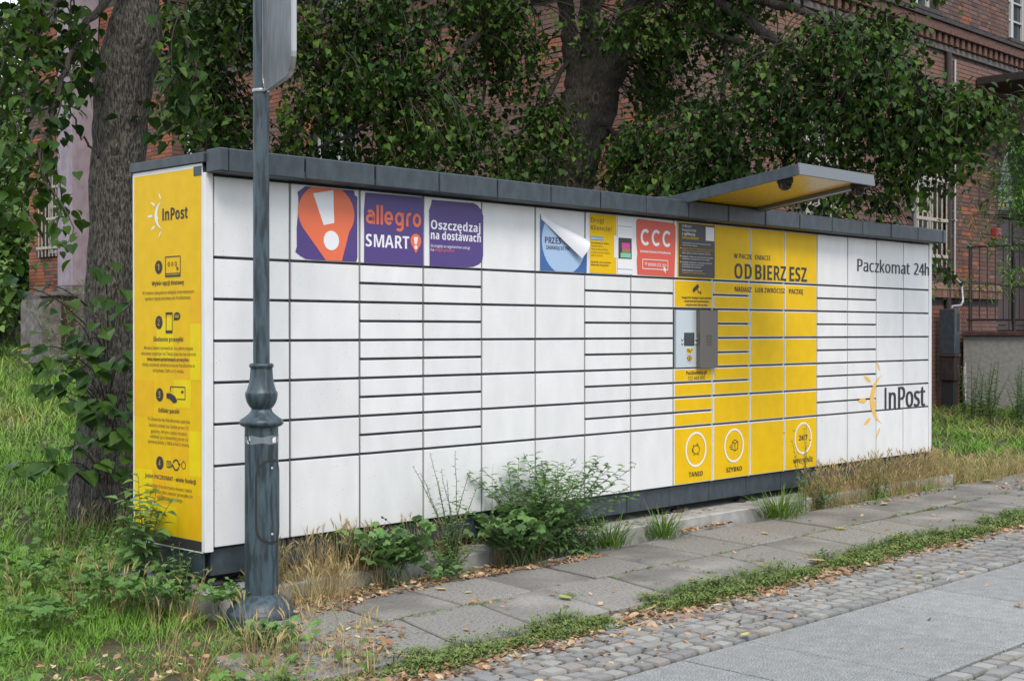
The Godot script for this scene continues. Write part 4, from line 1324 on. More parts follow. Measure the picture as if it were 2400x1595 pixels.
func make_litter() -> void:
	var lm := mat("litter", Color.WHITE, 0.75)
	lm.vertex_color_use_as_albedo = true
	var shapes := []
	for i in 4:
		var mb := MB.new()
		var curl := rnd(0.15, 0.5)
		var w := [0.36, 0.16, 0.28, 0.12][i] as float
		var rows := [[-0.5, 0.05], [-0.2, w * 0.8], [0.1, w], [0.35, w * 0.6], [0.55, 0.02]]
		for k in 4:
			var a: Array = rows[k]
			var b: Array = rows[k + 1]
			var za: float = a[0] * a[0] * curl
			var zb: float = b[0] * b[0] * curl
			for s in [-1.0, 1.0]:
				mb.quad(Vector3(a[0], za, 0), Vector3(a[0], za + a[1] * curl, s * a[1]), Vector3(b[0], zb + b[1] * curl, s * b[1]), Vector3(b[0], zb, 0))
		shapes.append(mb.mesh(lm))
	var ll := [[], [], [], []]
	var lt := [PackedColorArray(), PackedColorArray(), PackedColorArray(), PackedColorArray()]
	var put := func(p: Vector3, sc: float) -> void:
		var k := rng.randi_range(0, 3)
		ll[k].append(Transform3D(Basis.from_euler(Vector3(rnd(-0.7, 0.7), rnd(0, TAU), rnd(-0.5, 0.5))) * Basis.from_scale(Vector3(sc, sc, sc)), p))
		var c := [Color(0.34, 0.19, 0.095), Color(0.42, 0.28, 0.16), Color(0.25, 0.135, 0.075), Color(0.50, 0.37, 0.22), Color(0.36, 0.20, 0.10)][rng.randi_range(0, 4)] as Color
		lt[k].append(c * rnd(0.7, 1.2))
	for i in 9000:
		var sx := rnd(-1.0, 11.5)
		var mid := 1.84 - 0.012 * sx
		var dens := clampf(patchy.get_noise_2d(sx * 2.5, 31.0) * 1.3 + 0.65, 0.08, 1.0)
		if rng.randf() < dens:
			put.call(Vector3(sx, -0.030 + rnd(0, 0.02), mid + rng.randfn(0.0, 0.085)), rnd(0.014, 0.052))
	for q in [[0.9, 0.40, 0.45, 0.13, 260], [1.55, 0.42, 0.35, 0.09, 200], [2.25, 0.48, 0.4, 0.07, 140], [0.25, 0.45, 0.35, 0.22, 260], [-0.15, 1.1, 0.45, 0.35, 180], [-0.55, 1.5, 0.5, 0.4, 260], [-1.1, 0.95, 0.5, 0.35, 110], [3.85, 0.25, 0.14, 0.04, 50], [4.2, 0.24, 0.16, 0.03, 60], [6.8, 0.42, 1.2, 0.06, 90], [8.6, 0.75, 0.8, 0.2, 90], [3.5, 0.02, 1.2, 0.14, 70], [5.0, 1.2, 4.5, 0.6, 90], [1.0, 2.1, 1.5, 0.35, 70], [4.0, 2.1, 4.0, 0.35, 110], [9.5, 1.5, 1.2, 0.4, 160], [3.5, 2.9, 3.0, 0.4, 6]]:
		for i in int(q[4] * 1.7):
			var a := rnd(0, TAU)
			var d := sqrt(rng.randf())
			var p := Vector3(q[0] + cos(a) * d * q[2], 0.006, q[1] + sin(a) * d * q[3])
			if p.z < 0.18 and p.x > -0.1 and p.x < 8.0:
				p.y = 0.085
			elif p.z > 1.66 - 0.01 * p.x:
				p.y = -0.018
			elif on_grass(p.x, p.z):
				p.y = rnd(-0.03, 0.03)
			put.call(p, rnd(0.012, 0.043))
	var drift := thing("leaf_litter", "drifts of orange-brown fallen linden leaves and bracts on the paving", "fallen leaves")
	drift.set_meta("kind", "stuff")
	for k in 4:
		many("dead_leaves", shapes[k], ll[k], lt[k], drift)
	# single fallen leaves that stand out on the paving
	var ym := [mat("yellow_leaf", lin(0.46, 0.37, 0.12), 0.6), mat("brown_leaf", lin(0.36, 0.19, 0.085), 0.7), mat("lime_leaf", lin(0.30, 0.34, 0.08), 0.6)]
	var solo := [[1.06, 0.62, 0, 0.10, "pale yellow leaf lying on a slab near the mallow"], [1.10, 0.79, 0, 0.06, "small pale leaf curled on the slab by the joint"], [0.93, 1.00, 1, 0.09, "orange-brown leaf lying across a slab joint"], [2.27, 1.42, 1, 0.06, "tan leaf lying alone on a grey slab"], [1.35, 1.28, 2, 0.14, "bright lime leaf lying at the edge of the slabs"], [4.05, 0.75, 0, 0.10, "yellow leaf lying on the slab before the terminal"], [4.62, 1.02, 0, 0.13, "long yellow leaf lying on the slab joint"], [3.3, 1.62, 0, 0.15, "large yellow bract at the knotweed edge"], [4.15, 1.70, 0, 0.12, "yellow leaf resting on the knotweed mat"], [4.4, 2.02, 0, 0.09, "yellow leaf lying on the grey setts"], [3.35, 2.28, 2, 0.11, "lime green leaf lying on the setts"], [1.95, 2.12, 1, 0.07, "orange leaf lying on the setts"], [1.35, 2.42, 0, 0.10, "pale leaf on the setts beside the granite edge"], [2.95, 3.05, 1, 0.10, "brown leaf lying on a granite slab"], [0.45, 1.45, 1, 0.07, "brown curled leaf on the slab beside moss"], [-0.05, 1.42, 1, 0.06, "reddish leaf on the overgrown first slab"], [6.1, 0.55, 0, 0.14, "yellow leaf lying below the dry grass"], [8.3, 0.42, 0, 0.16, "large yellow leaf at the foot of the straw"]]
	for qq in solo:
		var q: Array = qq.duplicate()
		q[3] *= 0.72
		var mb := MB.new()
		var w := rnd(0.2, 0.32)
		var pts := [[-0.5, 0.02], [-0.25, w * 0.75], [0.05, w], [0.32, w * 0.7], [0.6, 0.01]]
		for k in 4:
			for s in [-1.0, 1.0]:
				var a: Array = pts[k]
				var b: Array = pts[k + 1]
				mb.quad(Vector3(a[0], a[0] * a[0] * 0.35, 0) * q[3], Vector3(a[0], a[0] * a[0] * 0.35 + a[1] * 0.4, s * a[1]) * q[3], Vector3(b[0], b[0] * b[0] * 0.35 + b[1] * 0.4, s * b[1]) * q[3], Vector3(b[0], b[0] * b[0] * 0.35, 0) * q[3])
		var y := 0.006
		if q[1] > 1.66:
			y = -0.012
		if q[1] > 1.62 and q[1] < 1.78:
			y = 0.0
		var o := obj("fallen_leaf", mb.mesh(ym[q[2]]), null, null, Vector3(q[0], y, q[1]))
		o.rotation.y = rnd(0, TAU)
		tag(o, q[4], "leaf", "single fallen leaves on the paving")

func make_lamp() -> void:
	var at := Vector3(-0.003, 0.0, 0.431)
	var L := thing("street_lamp", "dark blue-grey cast lamp post with a baluster neck before the locker", "lamp post", at)
	var mb := MB.new()
	mb.lathe([Vector2(0.174, -0.05), Vector2(0.177, 0.012), Vector2(0.172, 0.030), Vector2(0.158, 0.040), Vector2(0.153, 0.052), Vector2(0.142, 0.070), Vector2(0.122, 0.088), Vector2(0.106, 0.097), Vector2(0.098, 0.105), Vector2(0.086, 0.112)], 48)
	obj("base_flange", mb.mesh(M.lamp_paint), L)
	mb = MB.new()
	mb.lathe([Vector2(0.0845, 0.10), Vector2(0.0842, 0.5), Vector2(0.0838, 0.952)], 48)
	obj("shaft", mb.mesh(M.lamp_paint), L)
	mb = MB.new()
	mb.lathe([Vector2(0.083, 0.948), Vector2(0.090, 0.950), Vector2(0.104, 0.957), Vector2(0.110, 0.966), Vector2(0.110, 0.977), Vector2(0.104, 0.986), Vector2(0.086, 0.998), Vector2(0.068, 1.012), Vector2(0.056, 1.024), Vector2(0.052, 1.034), Vector2(0.050, 1.040), Vector2(0.054, 1.044), Vector2(0.064, 1.056), Vector2(0.074, 1.075), Vector2(0.080, 1.098), Vector2(0.0815, 1.116), Vector2(0.0805, 1.124), Vector2(0.076, 1.127), Vector2(0.070, 1.142), Vector2(0.063, 1.168), Vector2(0.058, 1.20), Vector2(0.0555, 1.235), Vector2(0.0552, 1.246), Vector2(0.060, 1.249), Vector2(0.0615, 1.257), Vector2(0.060, 1.265), Vector2(0.054, 1.269), Vector2(0.040, 1.270)], 48)
	obj("baluster_neck", mb.mesh(M.lamp_paint), L)
	mb = MB.new()
	mb.lathe([Vector2(0.0415, 1.265), Vector2(0.0405, 2.0), Vector2(0.0395, 3.2), Vector2(0.037, 5.4), Vector2(0.0, 5.42)], 40)
	obj("pole", mb.mesh(M.lamp_paint), L)
	# access door on the shaft
	var to_cam := (CAM - at)
	to_cam.y = 0
	to_cam = to_cam.normalized()
	var side := Vector3.UP.cross(to_cam).normalized()
	var patch_of := func(r: float, half: float, y0: float, y1: float, m: Material, called: String) -> void:
		var b := MB.new()
		var nu := 22
		var nv := 26
		for i in nu:
			for j in nv:
				var q := []
				var nrm := []
				for e in [[i, j], [i + 1, j], [i + 1, j + 1], [i, j + 1]]:
					var u: float = e[0] * 2.0 / nu - 1.0
					var v: float = e[1] * 2.0 / nv - 1.0
					var hy := (y1 - y0) * 0.5
					var hx := half * 0.084
					var cut := hx * 0.95
					var x := u * hx
					var top := hy - cut + sqrt(maxf(0.0, cut * cut - pow(maxf(0.0, absf(x) - (hx - cut)), 2.0)))
					var an := deg_to_rad(36) + x / 0.084
					var d := to_cam * cos(an) + side * sin(an)
					q.append(d * r + Vector3.UP * ((y0 + y1) * 0.5 + v * top))
					nrm.append(d)
				b.trin(q[0], q[1], q[2], nrm[0], nrm[1], nrm[2])
				b.trin(q[0], q[2], q[3], nrm[0], nrm[2], nrm[3])
		obj(called, b.mesh(m), L)
	patch_of.call(0.0854, 1.02, 0.364, 0.790, M.gap_dark, "door_groove")
	patch_of.call(0.0895, 0.86, 0.378, 0.776, M.lamp_paint, "access_door")
	for y in [0.415, 0.745]:
		var d := to_cam * cos(deg_to_rad(36)) + side * sin(deg_to_rad(36))
		var sc := MB.new()
		sc.lathe([Vector2(0.008, 0), Vector2(0.008, 0.003), Vector2(0.005, 0.006), Vector2(0.0, 0.0065)], 12)
		var o := obj("screw", sc.mesh(M.zinc), L)
		o.transform = Transform3D(Basis(Quaternion(Vector3.UP, d)), d * 0.087 + Vector3.UP * y)
	# remains of clear tape round the shaft
	mb = MB.new()
	for i in 30:
		var a0 := TAU * i / 30.0
		var a1 := TAU * (i + 1) / 30.0
		var w0 := 0.004 * sin(a0 * 5.0)
		var w1 := 0.004 * sin(a1 * 5.0)
		if i % 11 == 4:
			continue
		mb.quad(Vector3(cos(a0) * 0.0862, 0.868 + w0, -sin(a0) * 0.0862), Vector3(cos(a1) * 0.0862, 0.868 + w1, -sin(a1) * 0.0862), Vector3(cos(a1) * 0.0866, 0.905 - w1, -sin(a1) * 0.0866), Vector3(cos(a0) * 0.0866, 0.905 - w0, -sin(a0) * 0.0866))
	var tape := mat("clear_tape", Color(0.8, 0.84, 0.88, 0.25), 0.15)
	tape.transparency = BaseMaterial3D.TRANSPARENCY_ALPHA
	obj("tape_remnant", mb.mesh(tape), L)
	mb = MB.new()
	for q in [[38.0, 0.872, 0.020, 0.030], [-52.0, 0.868, 0.014, 0.022], [-44.0, 0.884, 0.012, 0.024]]:
		var an := deg_to_rad(q[0] as float)
		var d := to_cam * cos(an) + side * sin(an)
		var s := Vector3.UP.cross(d)
		var o: Vector3 = d * 0.0885 + Vector3.UP * q[1]
		mb.quad(o, o + s * q[2], o + s * q[2] * 0.8 + Vector3.UP * q[3] + d * 0.006, o + Vector3.UP * q[3] * 0.8)
	obj("paper_scrap", mb.mesh(M.paper_white), L)
	# road sign seen from behind
	var S := thing("road_sign", "grey metal back of a road sign clamped high on the lamp post", "sign", at)
	var D := Vector3(-0.392, 0, 0.917).normalized()
	var N := D.cross(Vector3.UP).normalized()
	var t := Transform3D(Basis(D, Vector3.UP, N), Vector3.ZERO)
	var poly := PackedVector2Array()
	var r := 0.10
	for q in [[0.555, 2.718, -90.0], [0.555, 3.40, 0.0], [0.15, 3.40, 90.0], [0.15, 2.718, 180.0]]:
		for i in 7:
			var a := deg_to_rad(q[2] + i * 15.0)
			poly.append(Vector2(q[0] + cos(a) * r, q[1] + sin(a) * r))
	mb = MB.new()
	mb.prism(poly, -0.001, 0.001, t)
	obj("panel", mb.mesh(M.sheet_metal), S)
	mb = MB.new()
	for i in poly.size():
		var a := poly[i]
		var b := poly[(i + 1) % poly.size()]
		var ca := a + (Vector2(0.35, 3.06) - a).normalized() * 0.004
		var cb := b + (Vector2(0.35, 3.06) - b).normalized() * 0.004
		mb.quad(t * Vector3(a.x, a.y, -0.022), t * Vector3(b.x, b.y, -0.022), t * Vector3(b.x, b.y, 0.004), t * Vector3(a.x, a.y, 0.004))
		mb.quad(t * Vector3(ca.x, ca.y, -0.022), t * Vector3(cb.x, cb.y, -0.022), t * Vector3(cb.x, cb.y, -0.002), t * Vector3(ca.x, ca.y, -0.002))
		mb.quad(t * Vector3(a.x, a.y, -0.022), t * Vector3(b.x, b.y, -0.022), t * Vector3(cb.x, cb.y, -0.022), t * Vector3(ca.x, ca.y, -0.022))
	obj("folded_rim", mb.mesh(M.zinc), S)
	mb = MB.new()
	mb.prism(PackedVector2Array([Vector2(0.53, 2.75), Vector2(0.60, 2.75), Vector2(0.60, 2.785), Vector2(0.53, 2.785)]), -0.0035, -0.0025, t)
	obj("maker_label", mb.mesh(M.paper_white), S)
	for y in [2.638, 3.42]:
		mb = MB.new()
		mb.lathe([Vector2(0.0402, y - 0.008), Vector2(0.0450, y - 0.008), Vector2(0.0450, y + 0.008), Vector2(0.0402, y + 0.008)], 32)
		mb.bbox(Vector3(0.035, y - 0.010, -0.016), Vector3(0.115, y + 0.010, -0.003), 0.002, t)
		mb.bbox(Vector3(0.05, y - 0.014, -0.024), Vector3(0.062, y + 0.014, -0.015), 0.002, t)
		obj("clamp", mb.mesh(M.zinc), S)

func leaf_mesh(kind: String) -> ArrayMesh:
	var mb := MB.new()
	if kind == "mallow":
		var n := 20
		for i in n:
			var q := []
			for k in [i, i + 1]:
				var a: float = TAU * k / n
				var rr := 0.5 * (1.0 + 0.13 * cos(5.0 * a) - 0.28 * pow(maxf(0.0, cos(a + PI)), 6.0))
				var y := -0.16 * pow(absf(cos(2.5 * a)), 2.0) + 0.07
				q.append(Vector3(sin(a) * rr, y, 0.42 + cos(a) * rr))
			mb.tri(Vector3(0, -0.02, 0.42), q[0], q[1])
		return mb.mesh(null)
	var half: Array
	if kind == "heart":
		half = [[-0.06, 0.16], [0.06, 0.38], [0.28, 0.48], [0.55, 0.42], [0.82, 0.21], [1.06, 0.0]]
	elif kind == "lance":
		half = [[0.0, 0.03], [0.18, 0.12], [0.42, 0.20], [0.70, 0.12], [1.0, 0.0]]
	elif kind == "goose":
		half = [[0.0, 0.04], [0.16, 0.17], [0.34, 0.29], [0.48, 0.21], [0.60, 0.19], [0.80, 0.09], [1.0, 0.0]]
	else:
		half = [[0.0, 0.02], [0.3, 0.07], [0.7, 0.05], [1.0, 0.0]]
	var droop := 0.22 if kind == "heart" else 0.3
	var prev := Vector3(0, 0, 0)
	for k in half.size() - 1:
		var z0: float = half[k][0]
		var z1: float = half[k + 1][0]
		var w0: float = half[k][1]
		var w1: float = half[k + 1][1]
		var m0 := Vector3(0, -droop * z0 * z0, maxf(0.0, z0))
		var m1 := Vector3(0, -droop * z1 * z1, z1)
		for s in [-1.0, 1.0]:
			var e0 := Vector3(s * w0, -droop * z0 * z0 + w0 * 0.32, z0)
			var e1 := Vector3(s * w1, -droop * z1 * z1 + w1 * 0.32, z1)
			if s < 0:
				mb.tri(m0, m1, e0)
				if w1 > 0.001:
					mb.tri(e0, m1, e1)
			else:
				mb.tri(m0, e0, m1)
				if w1 > 0.001:
					mb.tri(e0, e1, m1)
	return mb.mesh(null)

var LEAF := {}
func leaf_mat(called: String, c: Color, back: Color, rough := 0.5) -> StandardMaterial3D:
	var m := mat(called, c, rough)
	m.metallic_specular = 0.26
	m.backlight_enabled = true
	m.backlight = back
	return m

func leaf_basis(dir: Vector3, tilt: float, roll: float, sc: float) -> Basis:
	var z := (dir + Vector3.DOWN * tilt).normalized()
	var x := Vector3.UP.cross(z)
	if x.length() < 0.01:
		x = Vector3.RIGHT
	x = x.normalized().rotated(z, roll)
	var y := z.cross(x)
	return Basis(x * sc, y * sc, z * sc)

# a weed: curved stems, leaves along them; the large leaves are parts, tiny ones joined
func weed(called: String, label: String, cat: String, at: Vector3, cfg: Dictionary, group := "") -> Node3D:
	var W := thing(called, label, cat, at, group)
	var small := []
	var tint := PackedColorArray()
	var mats: Array = cfg.mats
	for s in cfg.stems:
		var az := rnd(0, TAU)
		var out: float = cfg.spread * rnd(0.35, 1.0)
		var h: float = cfg.height * rnd(0.65, 1.0)
		if s == 0:
			out *= 0.3
			h = cfg.height
		var p := []
		var rad := []
		var base := Vector3(rnd(-0.03, 0.03), 0, rnd(-0.03, 0.03))
		if cfg.has("foot"):
			base = Vector3(rnd(-1, 1) * cfg.foot.x, 0, rnd(-1, 1) * cfg.foot.y)
		for i in 9:
			var k := i / 8.0
			p.append(base + Vector3(cos(az) * out * pow(k, 1.4), h * (k - 0.12 * k * k * (out / maxf(h, 0.05))), sin(az) * out * pow(k, 1.4)) + Vector3(rnd(-1, 1), 0, rnd(-1, 1)) * 0.006 * k)
			rad.append(cfg.thick * (1.0 - 0.75 * k))
		var mb := MB.new()
		mb.tube(p, rad, 5, false)
		obj("stem", mb.mesh(M[cfg.get("stem_mat", "stem_green")]), W)
		var n: int = cfg.leaves
		for i in n:
			var k: float = lerpf(cfg.get("from", 0.15), 1.0, (i + rnd(0.2, 0.8)) / n)
			var j := mini(7, int(k * 8.0))
			var pos: Vector3 = p[j].lerp(p[j + 1], k * 8.0 - j)
			var an := i * 2.4 + az + rnd(-0.4, 0.4)
			var dir := Vector3(cos(an), cfg.get("lift", 0.25) + 0.5 * k * cfg.get("tip_lift", 0.6), sin(an)).normalized()
			var sc: float = cfg.size * rnd(0.7, 1.15) * lerpf(1.0, cfg.get("tip_size", 0.5), k)
			var stalk: float = cfg.get("stalk", 0.0) * sc
			var t := Transform3D(leaf_basis(dir, rnd(0.0, cfg.get("droop", 0.5)), rnd(-0.4, 0.4), sc), pos + dir * stalk)
			if stalk > 0.01:
				var st := MB.new()
				st.tube([pos, pos + dir * stalk], [cfg.thick * 0.4, cfg.thick * 0.3], 4, false)
				obj("leaf_stalk", st.mesh(M.stem_green), W)
			if sc > 0.022:
				var o := obj("leaf", LEAF[cfg.leaf], W, mats[rng.randi_range(0, mats.size() - 1)])
				o.transform = t
			else:
				small.append(t)
				tint.append((mats[0].albedo_color as Color).srgb_to_linear() * rnd(0.8, 1.25))
	if small.size() > 0:
		var m := (LEAF[cfg.leaf] as ArrayMesh).duplicate() as ArrayMesh
		m.surface_set_material(0, M.leaf_tinted)
		many("small_leaves", m, small, tint, W)
	return W

func grass_clump(label: String, at: Vector3, h: float, n: int, spread: float, straw := 0.0) -> void:
	var W := thing("grass_clump", label, "grass clump", at)
	var mb := MB.new()
	for i in n:
		var a := rnd(0, TAU)
		blade(mb, Vector3(cos(a), 0, sin(a)) * rnd(0, spread * 0.35), a, h * rnd(0.5, 1.15), rnd(0.005, 0.009), rnd(0.4, 1.9), 4)
	var o := obj("blades", mb.mesh(M.clump_green), W)
	o.set_meta("kind", "stuff")

func make_plants() -> void:
	for k in ["heart", "lance", "goose", "needle", "mallow"]:
		LEAF[k] = leaf_mesh(k)
	mat("stem_green", lin(0.10, 0.14, 0.05), 0.7)
	mat("stem_red", lin(0.14, 0.09, 0.06), 0.7)
	var tinted := leaf_mat("leaf_tinted", Color.WHITE, lin(0.05, 0.08, 0.015))
	tinted.vertex_color_use_as_albedo = true
	leaf_mat("clump_green", lin(0.10, 0.18, 0.035), lin(0.06, 0.10, 0.015))
	var mallow := [leaf_mat("mallow_a", lin(0.12, 0.22, 0.075), lin(0.06, 0.11, 0.02), 0.65), leaf_mat("mallow_b", lin(0.15, 0.26, 0.085), lin(0.06, 0.12, 0.02), 0.65), leaf_mat("mallow_c", lin(0.075, 0.135, 0.055), lin(0.04, 0.07, 0.02), 0.65)]
	var goose := [leaf_mat("goose_a", lin(0.085, 0.16, 0.055), lin(0.06, 0.10, 0.02), 0.6), leaf_mat("goose_b", lin(0.115, 0.205, 0.065), lin(0.07, 0.12, 0.02), 0.6)]
	var ivy := [leaf_mat("mint_a", lin(0.085, 0.17, 0.045), lin(0.05, 0.09, 0.02), 0.6), leaf_mat("mint_b", lin(0.12, 0.22, 0.06), lin(0.06, 0.11, 0.02), 0.6)]
	# beside the yellow side panel
	weed("goosefoot", "upright goosefoot weed standing before the yellow side panel", "weed", Vector3(-0.22, 0, -0.36), {"mats": goose, "stems": 11, "height": 0.66, "spread": 0.28, "thick": 0.005, "leaves": 17, "size": 0.11, "leaf": "goose", "from": 0.35, "lift": 0.2, "stalk": 0.25, "tip_size": 0.75})
	weed("goosefoot", "short dark goosefoot crowding the locker's front left foot", "weed", Vector3(-0.16, 0, -0.10), {"mats": goose, "stems": 10, "height": 0.33, "spread": 0.2, "thick": 0.004, "leaves": 12, "size": 0.075, "leaf": "goose", "from": 0.1})
	weed("goosefoot", "dark goosefoot by the rear edge of the side panel", "weed", Vector3(-0.25, 0, -0.66), {"mats": goose, "stems": 10, "height": 0.36, "spread": 0.24, "thick": 0.004, "leaves": 12, "size": 0.075, "leaf": "goose", "from": 0.1})
	var soft := {"mats": ivy, "stems": 10, "height": 0.22, "spread": 0.26, "thick": 0.003, "leaves": 7, "size": 0.085, "leaf": "mallow", "from": 0.35, "stalk": 0.5, "lift": 0.5, "droop": 0.35, "foot": Vector2(0.12, 0.12)}
	weed("ground_ivy", "soft pale green leafy weed in the grass left of the goosefoot", "weed", Vector3(-0.52, 0, -0.42), soft)
	weed("ground_ivy", "soft pale green weed spreading below the yellow panel's corner", "weed", Vector3(-0.36, 0, 0.0), soft)
	weed("ground_ivy", "soft green weed between the panel corner and the lamp post", "weed", Vector3(-0.16, 0, 0.20), soft.merged({"height": 0.16, "stems": 8}, true))
	weed("ground_ivy", "soft green weed in the grass beyond the side panel, near the trunk", "weed", Vector3(-0.50, 0, -1.05), soft.merged({"height": 0.28}, true))
	weed("ground_ivy", "low leafy weed in the open grass left of the locker", "weed", Vector3(-0.86, 0, -0.15), soft.merged({"height": 0.14, "stems": 8}, true))
	# front row
	var mal := {"mats": mallow, "stems": 10, "height": 0.17, "spread": 0.22, "thick": 0.0035, "leaves": 6, "size": 0.095, "leaf": "mallow", "from": 0.3, "stalk": 0.5, "lift": 0.6, "droop": 0.4, "foot": Vector2(0.08, 0.08)}
	weed("mallow", "round-leaved mallow growing in front of the lamp base", "weed", Vector3(-0.42, -0.03, 1.12), mal)
	weed("mallow", "upright mallow with large leaves between lamp post and tall weeds", "weed", Vector3(1.02, 0.0, 0.28), mal.merged({"height": 0.36, "stems": 24, "spread": 0.30, "leaves": 7, "size": 0.12}, true))
	weed("mallow", "broad mallow at the foot of the bushy green weed", "weed", Vector3(1.98, 0.0, 0.32), mal.merged({"height": 0.36, "stems": 32, "spread": 0.40, "leaves": 6, "size": 0.13}, true))
	weed("mallow", "small mallow seedling lying over the slab edge", "weed", Vector3(1.30, 0.0, 0.45), mal.merged({"height": 0.08, "stems": 5, "spread": 0.12, "size": 0.07}, true))
	weed("mugwort", "tall airy weed with thin seed spikes before the white doors", "weed", Vector3(1.52, 0.0, 0.22), {"mats": goose, "stems": 9, "height": 0.72, "spread": 0.26, "thick": 0.005, "leaves": 28, "size": 0.07, "leaf": "lance", "from": 0.12, "tip_size": 0.28, "lift": 0.4, "tip_lift": 1.0})
	weed("mugwort", "low feathery weed under the tall airy one", "weed", Vector3(1.42, 0.0, 0.32), {"mats": goose, "stems": 18, "height": 0.27, "spread": 0.26, "thick": 0.003, "leaves": 16, "size": 0.05, "leaf": "lance", "from": 0.1})
	weed("bushy_weed", "dense bushy green weed with narrow leaves, the largest by the locker", "weed", Vector3(2.28, 0.0, 0.26), {"mats": [goose[1], mallow[0], goose[0]], "stems": 58, "height": 0.68, "spread": 0.52, "thick": 0.0045, "leaves": 34, "size": 0.085, "leaf": "lance", "from": 0.08, "tip_size": 0.75, "lift": 0.35, "tip_lift": 0.9, "foot": Vector2(0.20, 0.07)})
	weed("bushy_weed", "leafy fringe of narrow-leaved weed spilling onto the slabs", "weed", Vector3(2.55, 0.0, 0.36), {"mats": [goose[1], mallow[0]], "stems": 20, "height": 0.28, "spread": 0.26, "thick": 0.004, "leaves": 16, "size": 0.07, "leaf": "lance", "from": 0.08, "foot": Vector2(0.12, 0.05)})
	weed("bindweed", "thin twining stem climbing against the white doors", "weed", Vector3(1.83, 0.0, 0.20), {"mats": goose, "stems": 2, "height": 0.62, "spread": 0.05, "thick": 0.0025, "leaves": 6, "size": 0.06, "leaf": "lance", "from": 0.4})
	weed("sow_thistle", "spindly thistle with yellow flowers before the yellow doors", "weed", Vector3(5.34, 0.0, 0.24), {"mats": goose, "stems": 5, "height": 0.70, "spread": 0.18, "thick": 0.0045, "leaves": 15, "size": 0.065, "leaf": "lance", "from": 0.15, "tip_size": 0.35})
	var fl := MB.new()
	fl.lathe([Vector2(0.0, 0.0), Vector2(0.006, 0.004), Vector2(0.014, 0.012), Vector2(0.010, 0.014), Vector2(0.0, 0.013)], 9)
	var flower := fl.mesh(mat("flower_yellow", lin(0.68, 0.50, 0.03), 0.6))
	for i in 7:
		tag(obj("yellow_flower", flower, null, null, Vector3(5.34 + rnd(-0.14, 0.16), rnd(0.38, 0.66), 0.24 + rnd(-0.1, 0.1))), "tiny yellow flower head on the spindly thistle", "flower", "flower heads of the thistle")
	weed("clover_bush", "rounded green weed where the straw begins", "weed", Vector3(5.62, 0.0, 0.26), {"mats": goose, "stems": 14, "height": 0.30, "spread": 0.24, "thick": 0.003, "leaves": 14, "size": 0.05, "leaf": "goose", "from": 0.1, "foot": Vector2(0.1, 0.06)})
	weed("clover_bush", "green weed in the middle of the straw", "weed", Vector3(6.52, 0.0, 0.24), {"mats": goose, "stems": 10, "height": 0.30, "spread": 0.16, "thick": 0.003, "leaves": 13, "size": 0.05, "leaf": "goose", "from": 0.1, "foot": Vector2(0.06, 0.05)})
	weed("clover_bush", "low green weed on the lawn past the locker's end", "weed", Vector3(9.7, 0.0, 0.9), {"mats": ivy, "stems": 14, "height": 0.28, "spread": 0.3, "thick": 0.003, "leaves": 12, "size": 0.06, "leaf": "goose", "from": 0.1, "foot": Vector2(0.2, 0.15)})
	grass_clump("bright grass clump at the pad's edge beside the bushy weed", Vector3(2.92, 0, 0.27), 0.24, 170, 0.46)
	grass_clump("bright grass clump in front of the bare concrete pad", Vector3(3.46, 0, 0.30), 0.25, 150, 0.36)
	grass_clump("bright grass clump hiding the concrete pad's far end", Vector3(4.90, 0, 0.31), 0.26, 220, 0.50)
	# tall weeds along the rendered wall of the entrance landing
	var tall := [[17.84, -4.38], [16.98, -3.83], [17.55, -3.95], [18.18, -4.02], [17.46, -3.33], [16.55, -2.83], [18.6, -4.3], [17.2, -3.1], [18.3, -3.5], [16.7, -3.4]]
	for i in tall.size():
		var q: Array = tall[i]
		weed("tall_weed", "tall slender weed in front of the pale landing wall", "weed", Vector3(q[0], rise(q[0], q[1]) - 0.05, q[1]), {"mats": [goose[0], goose[1]], "stems": 4, "height": rnd(0.65, 1.05), "spread": 0.3, "thick": 0.008, "leaves": 26, "size": 0.13, "leaf": "lance", "from": 0.1, "tip_size": 0.45, "lift": 0.5}, "tall weeds at the landing wall")
	# elder bushes by the left cabinet
	weed("elder_bush", "bright green young elder bush between cabinet and trunk", "bush", Vector3(8.35, rise(8, -17.5) - 0.05, -17.2), {"mats": [ivy[1], ivy[0]], "stems": 16, "height": 2.1, "spread": 0.9, "thick": 0.012, "leaves": 22, "size": 0.16, "leaf": "goose", "from": 0.15, "foot": Vector2(0.3, 0.3)})
	weed("elder_bush", "bright green sapling before the mauve chimney breast", "bush", Vector3(9.3, rise(8, -18) - 0.05, -17.6), {"mats": [ivy[1], ivy[0]], "stems": 10, "height": 2.9, "spread": 0.7, "thick": 0.012, "leaves": 24, "size": 0.15, "leaf": "goose", "from": 0.25, "foot": Vector2(0.3, 0.3)})
	for i in 14:
		var fx := 7.6 + rnd(0, 2.2)
		var fz := -17.2 - rnd(-1.5, 2.5)
		tag(obj("yellow_flower", flower, null, null, Vector3(fx, rise(fx, fz) + rnd(0.1, 0.45), fz)), "small yellow ragwort bloom in the grass by the cabinet", "flower", "ragwort blooms by the cabinet").scale = Vector3(3, 3, 3)

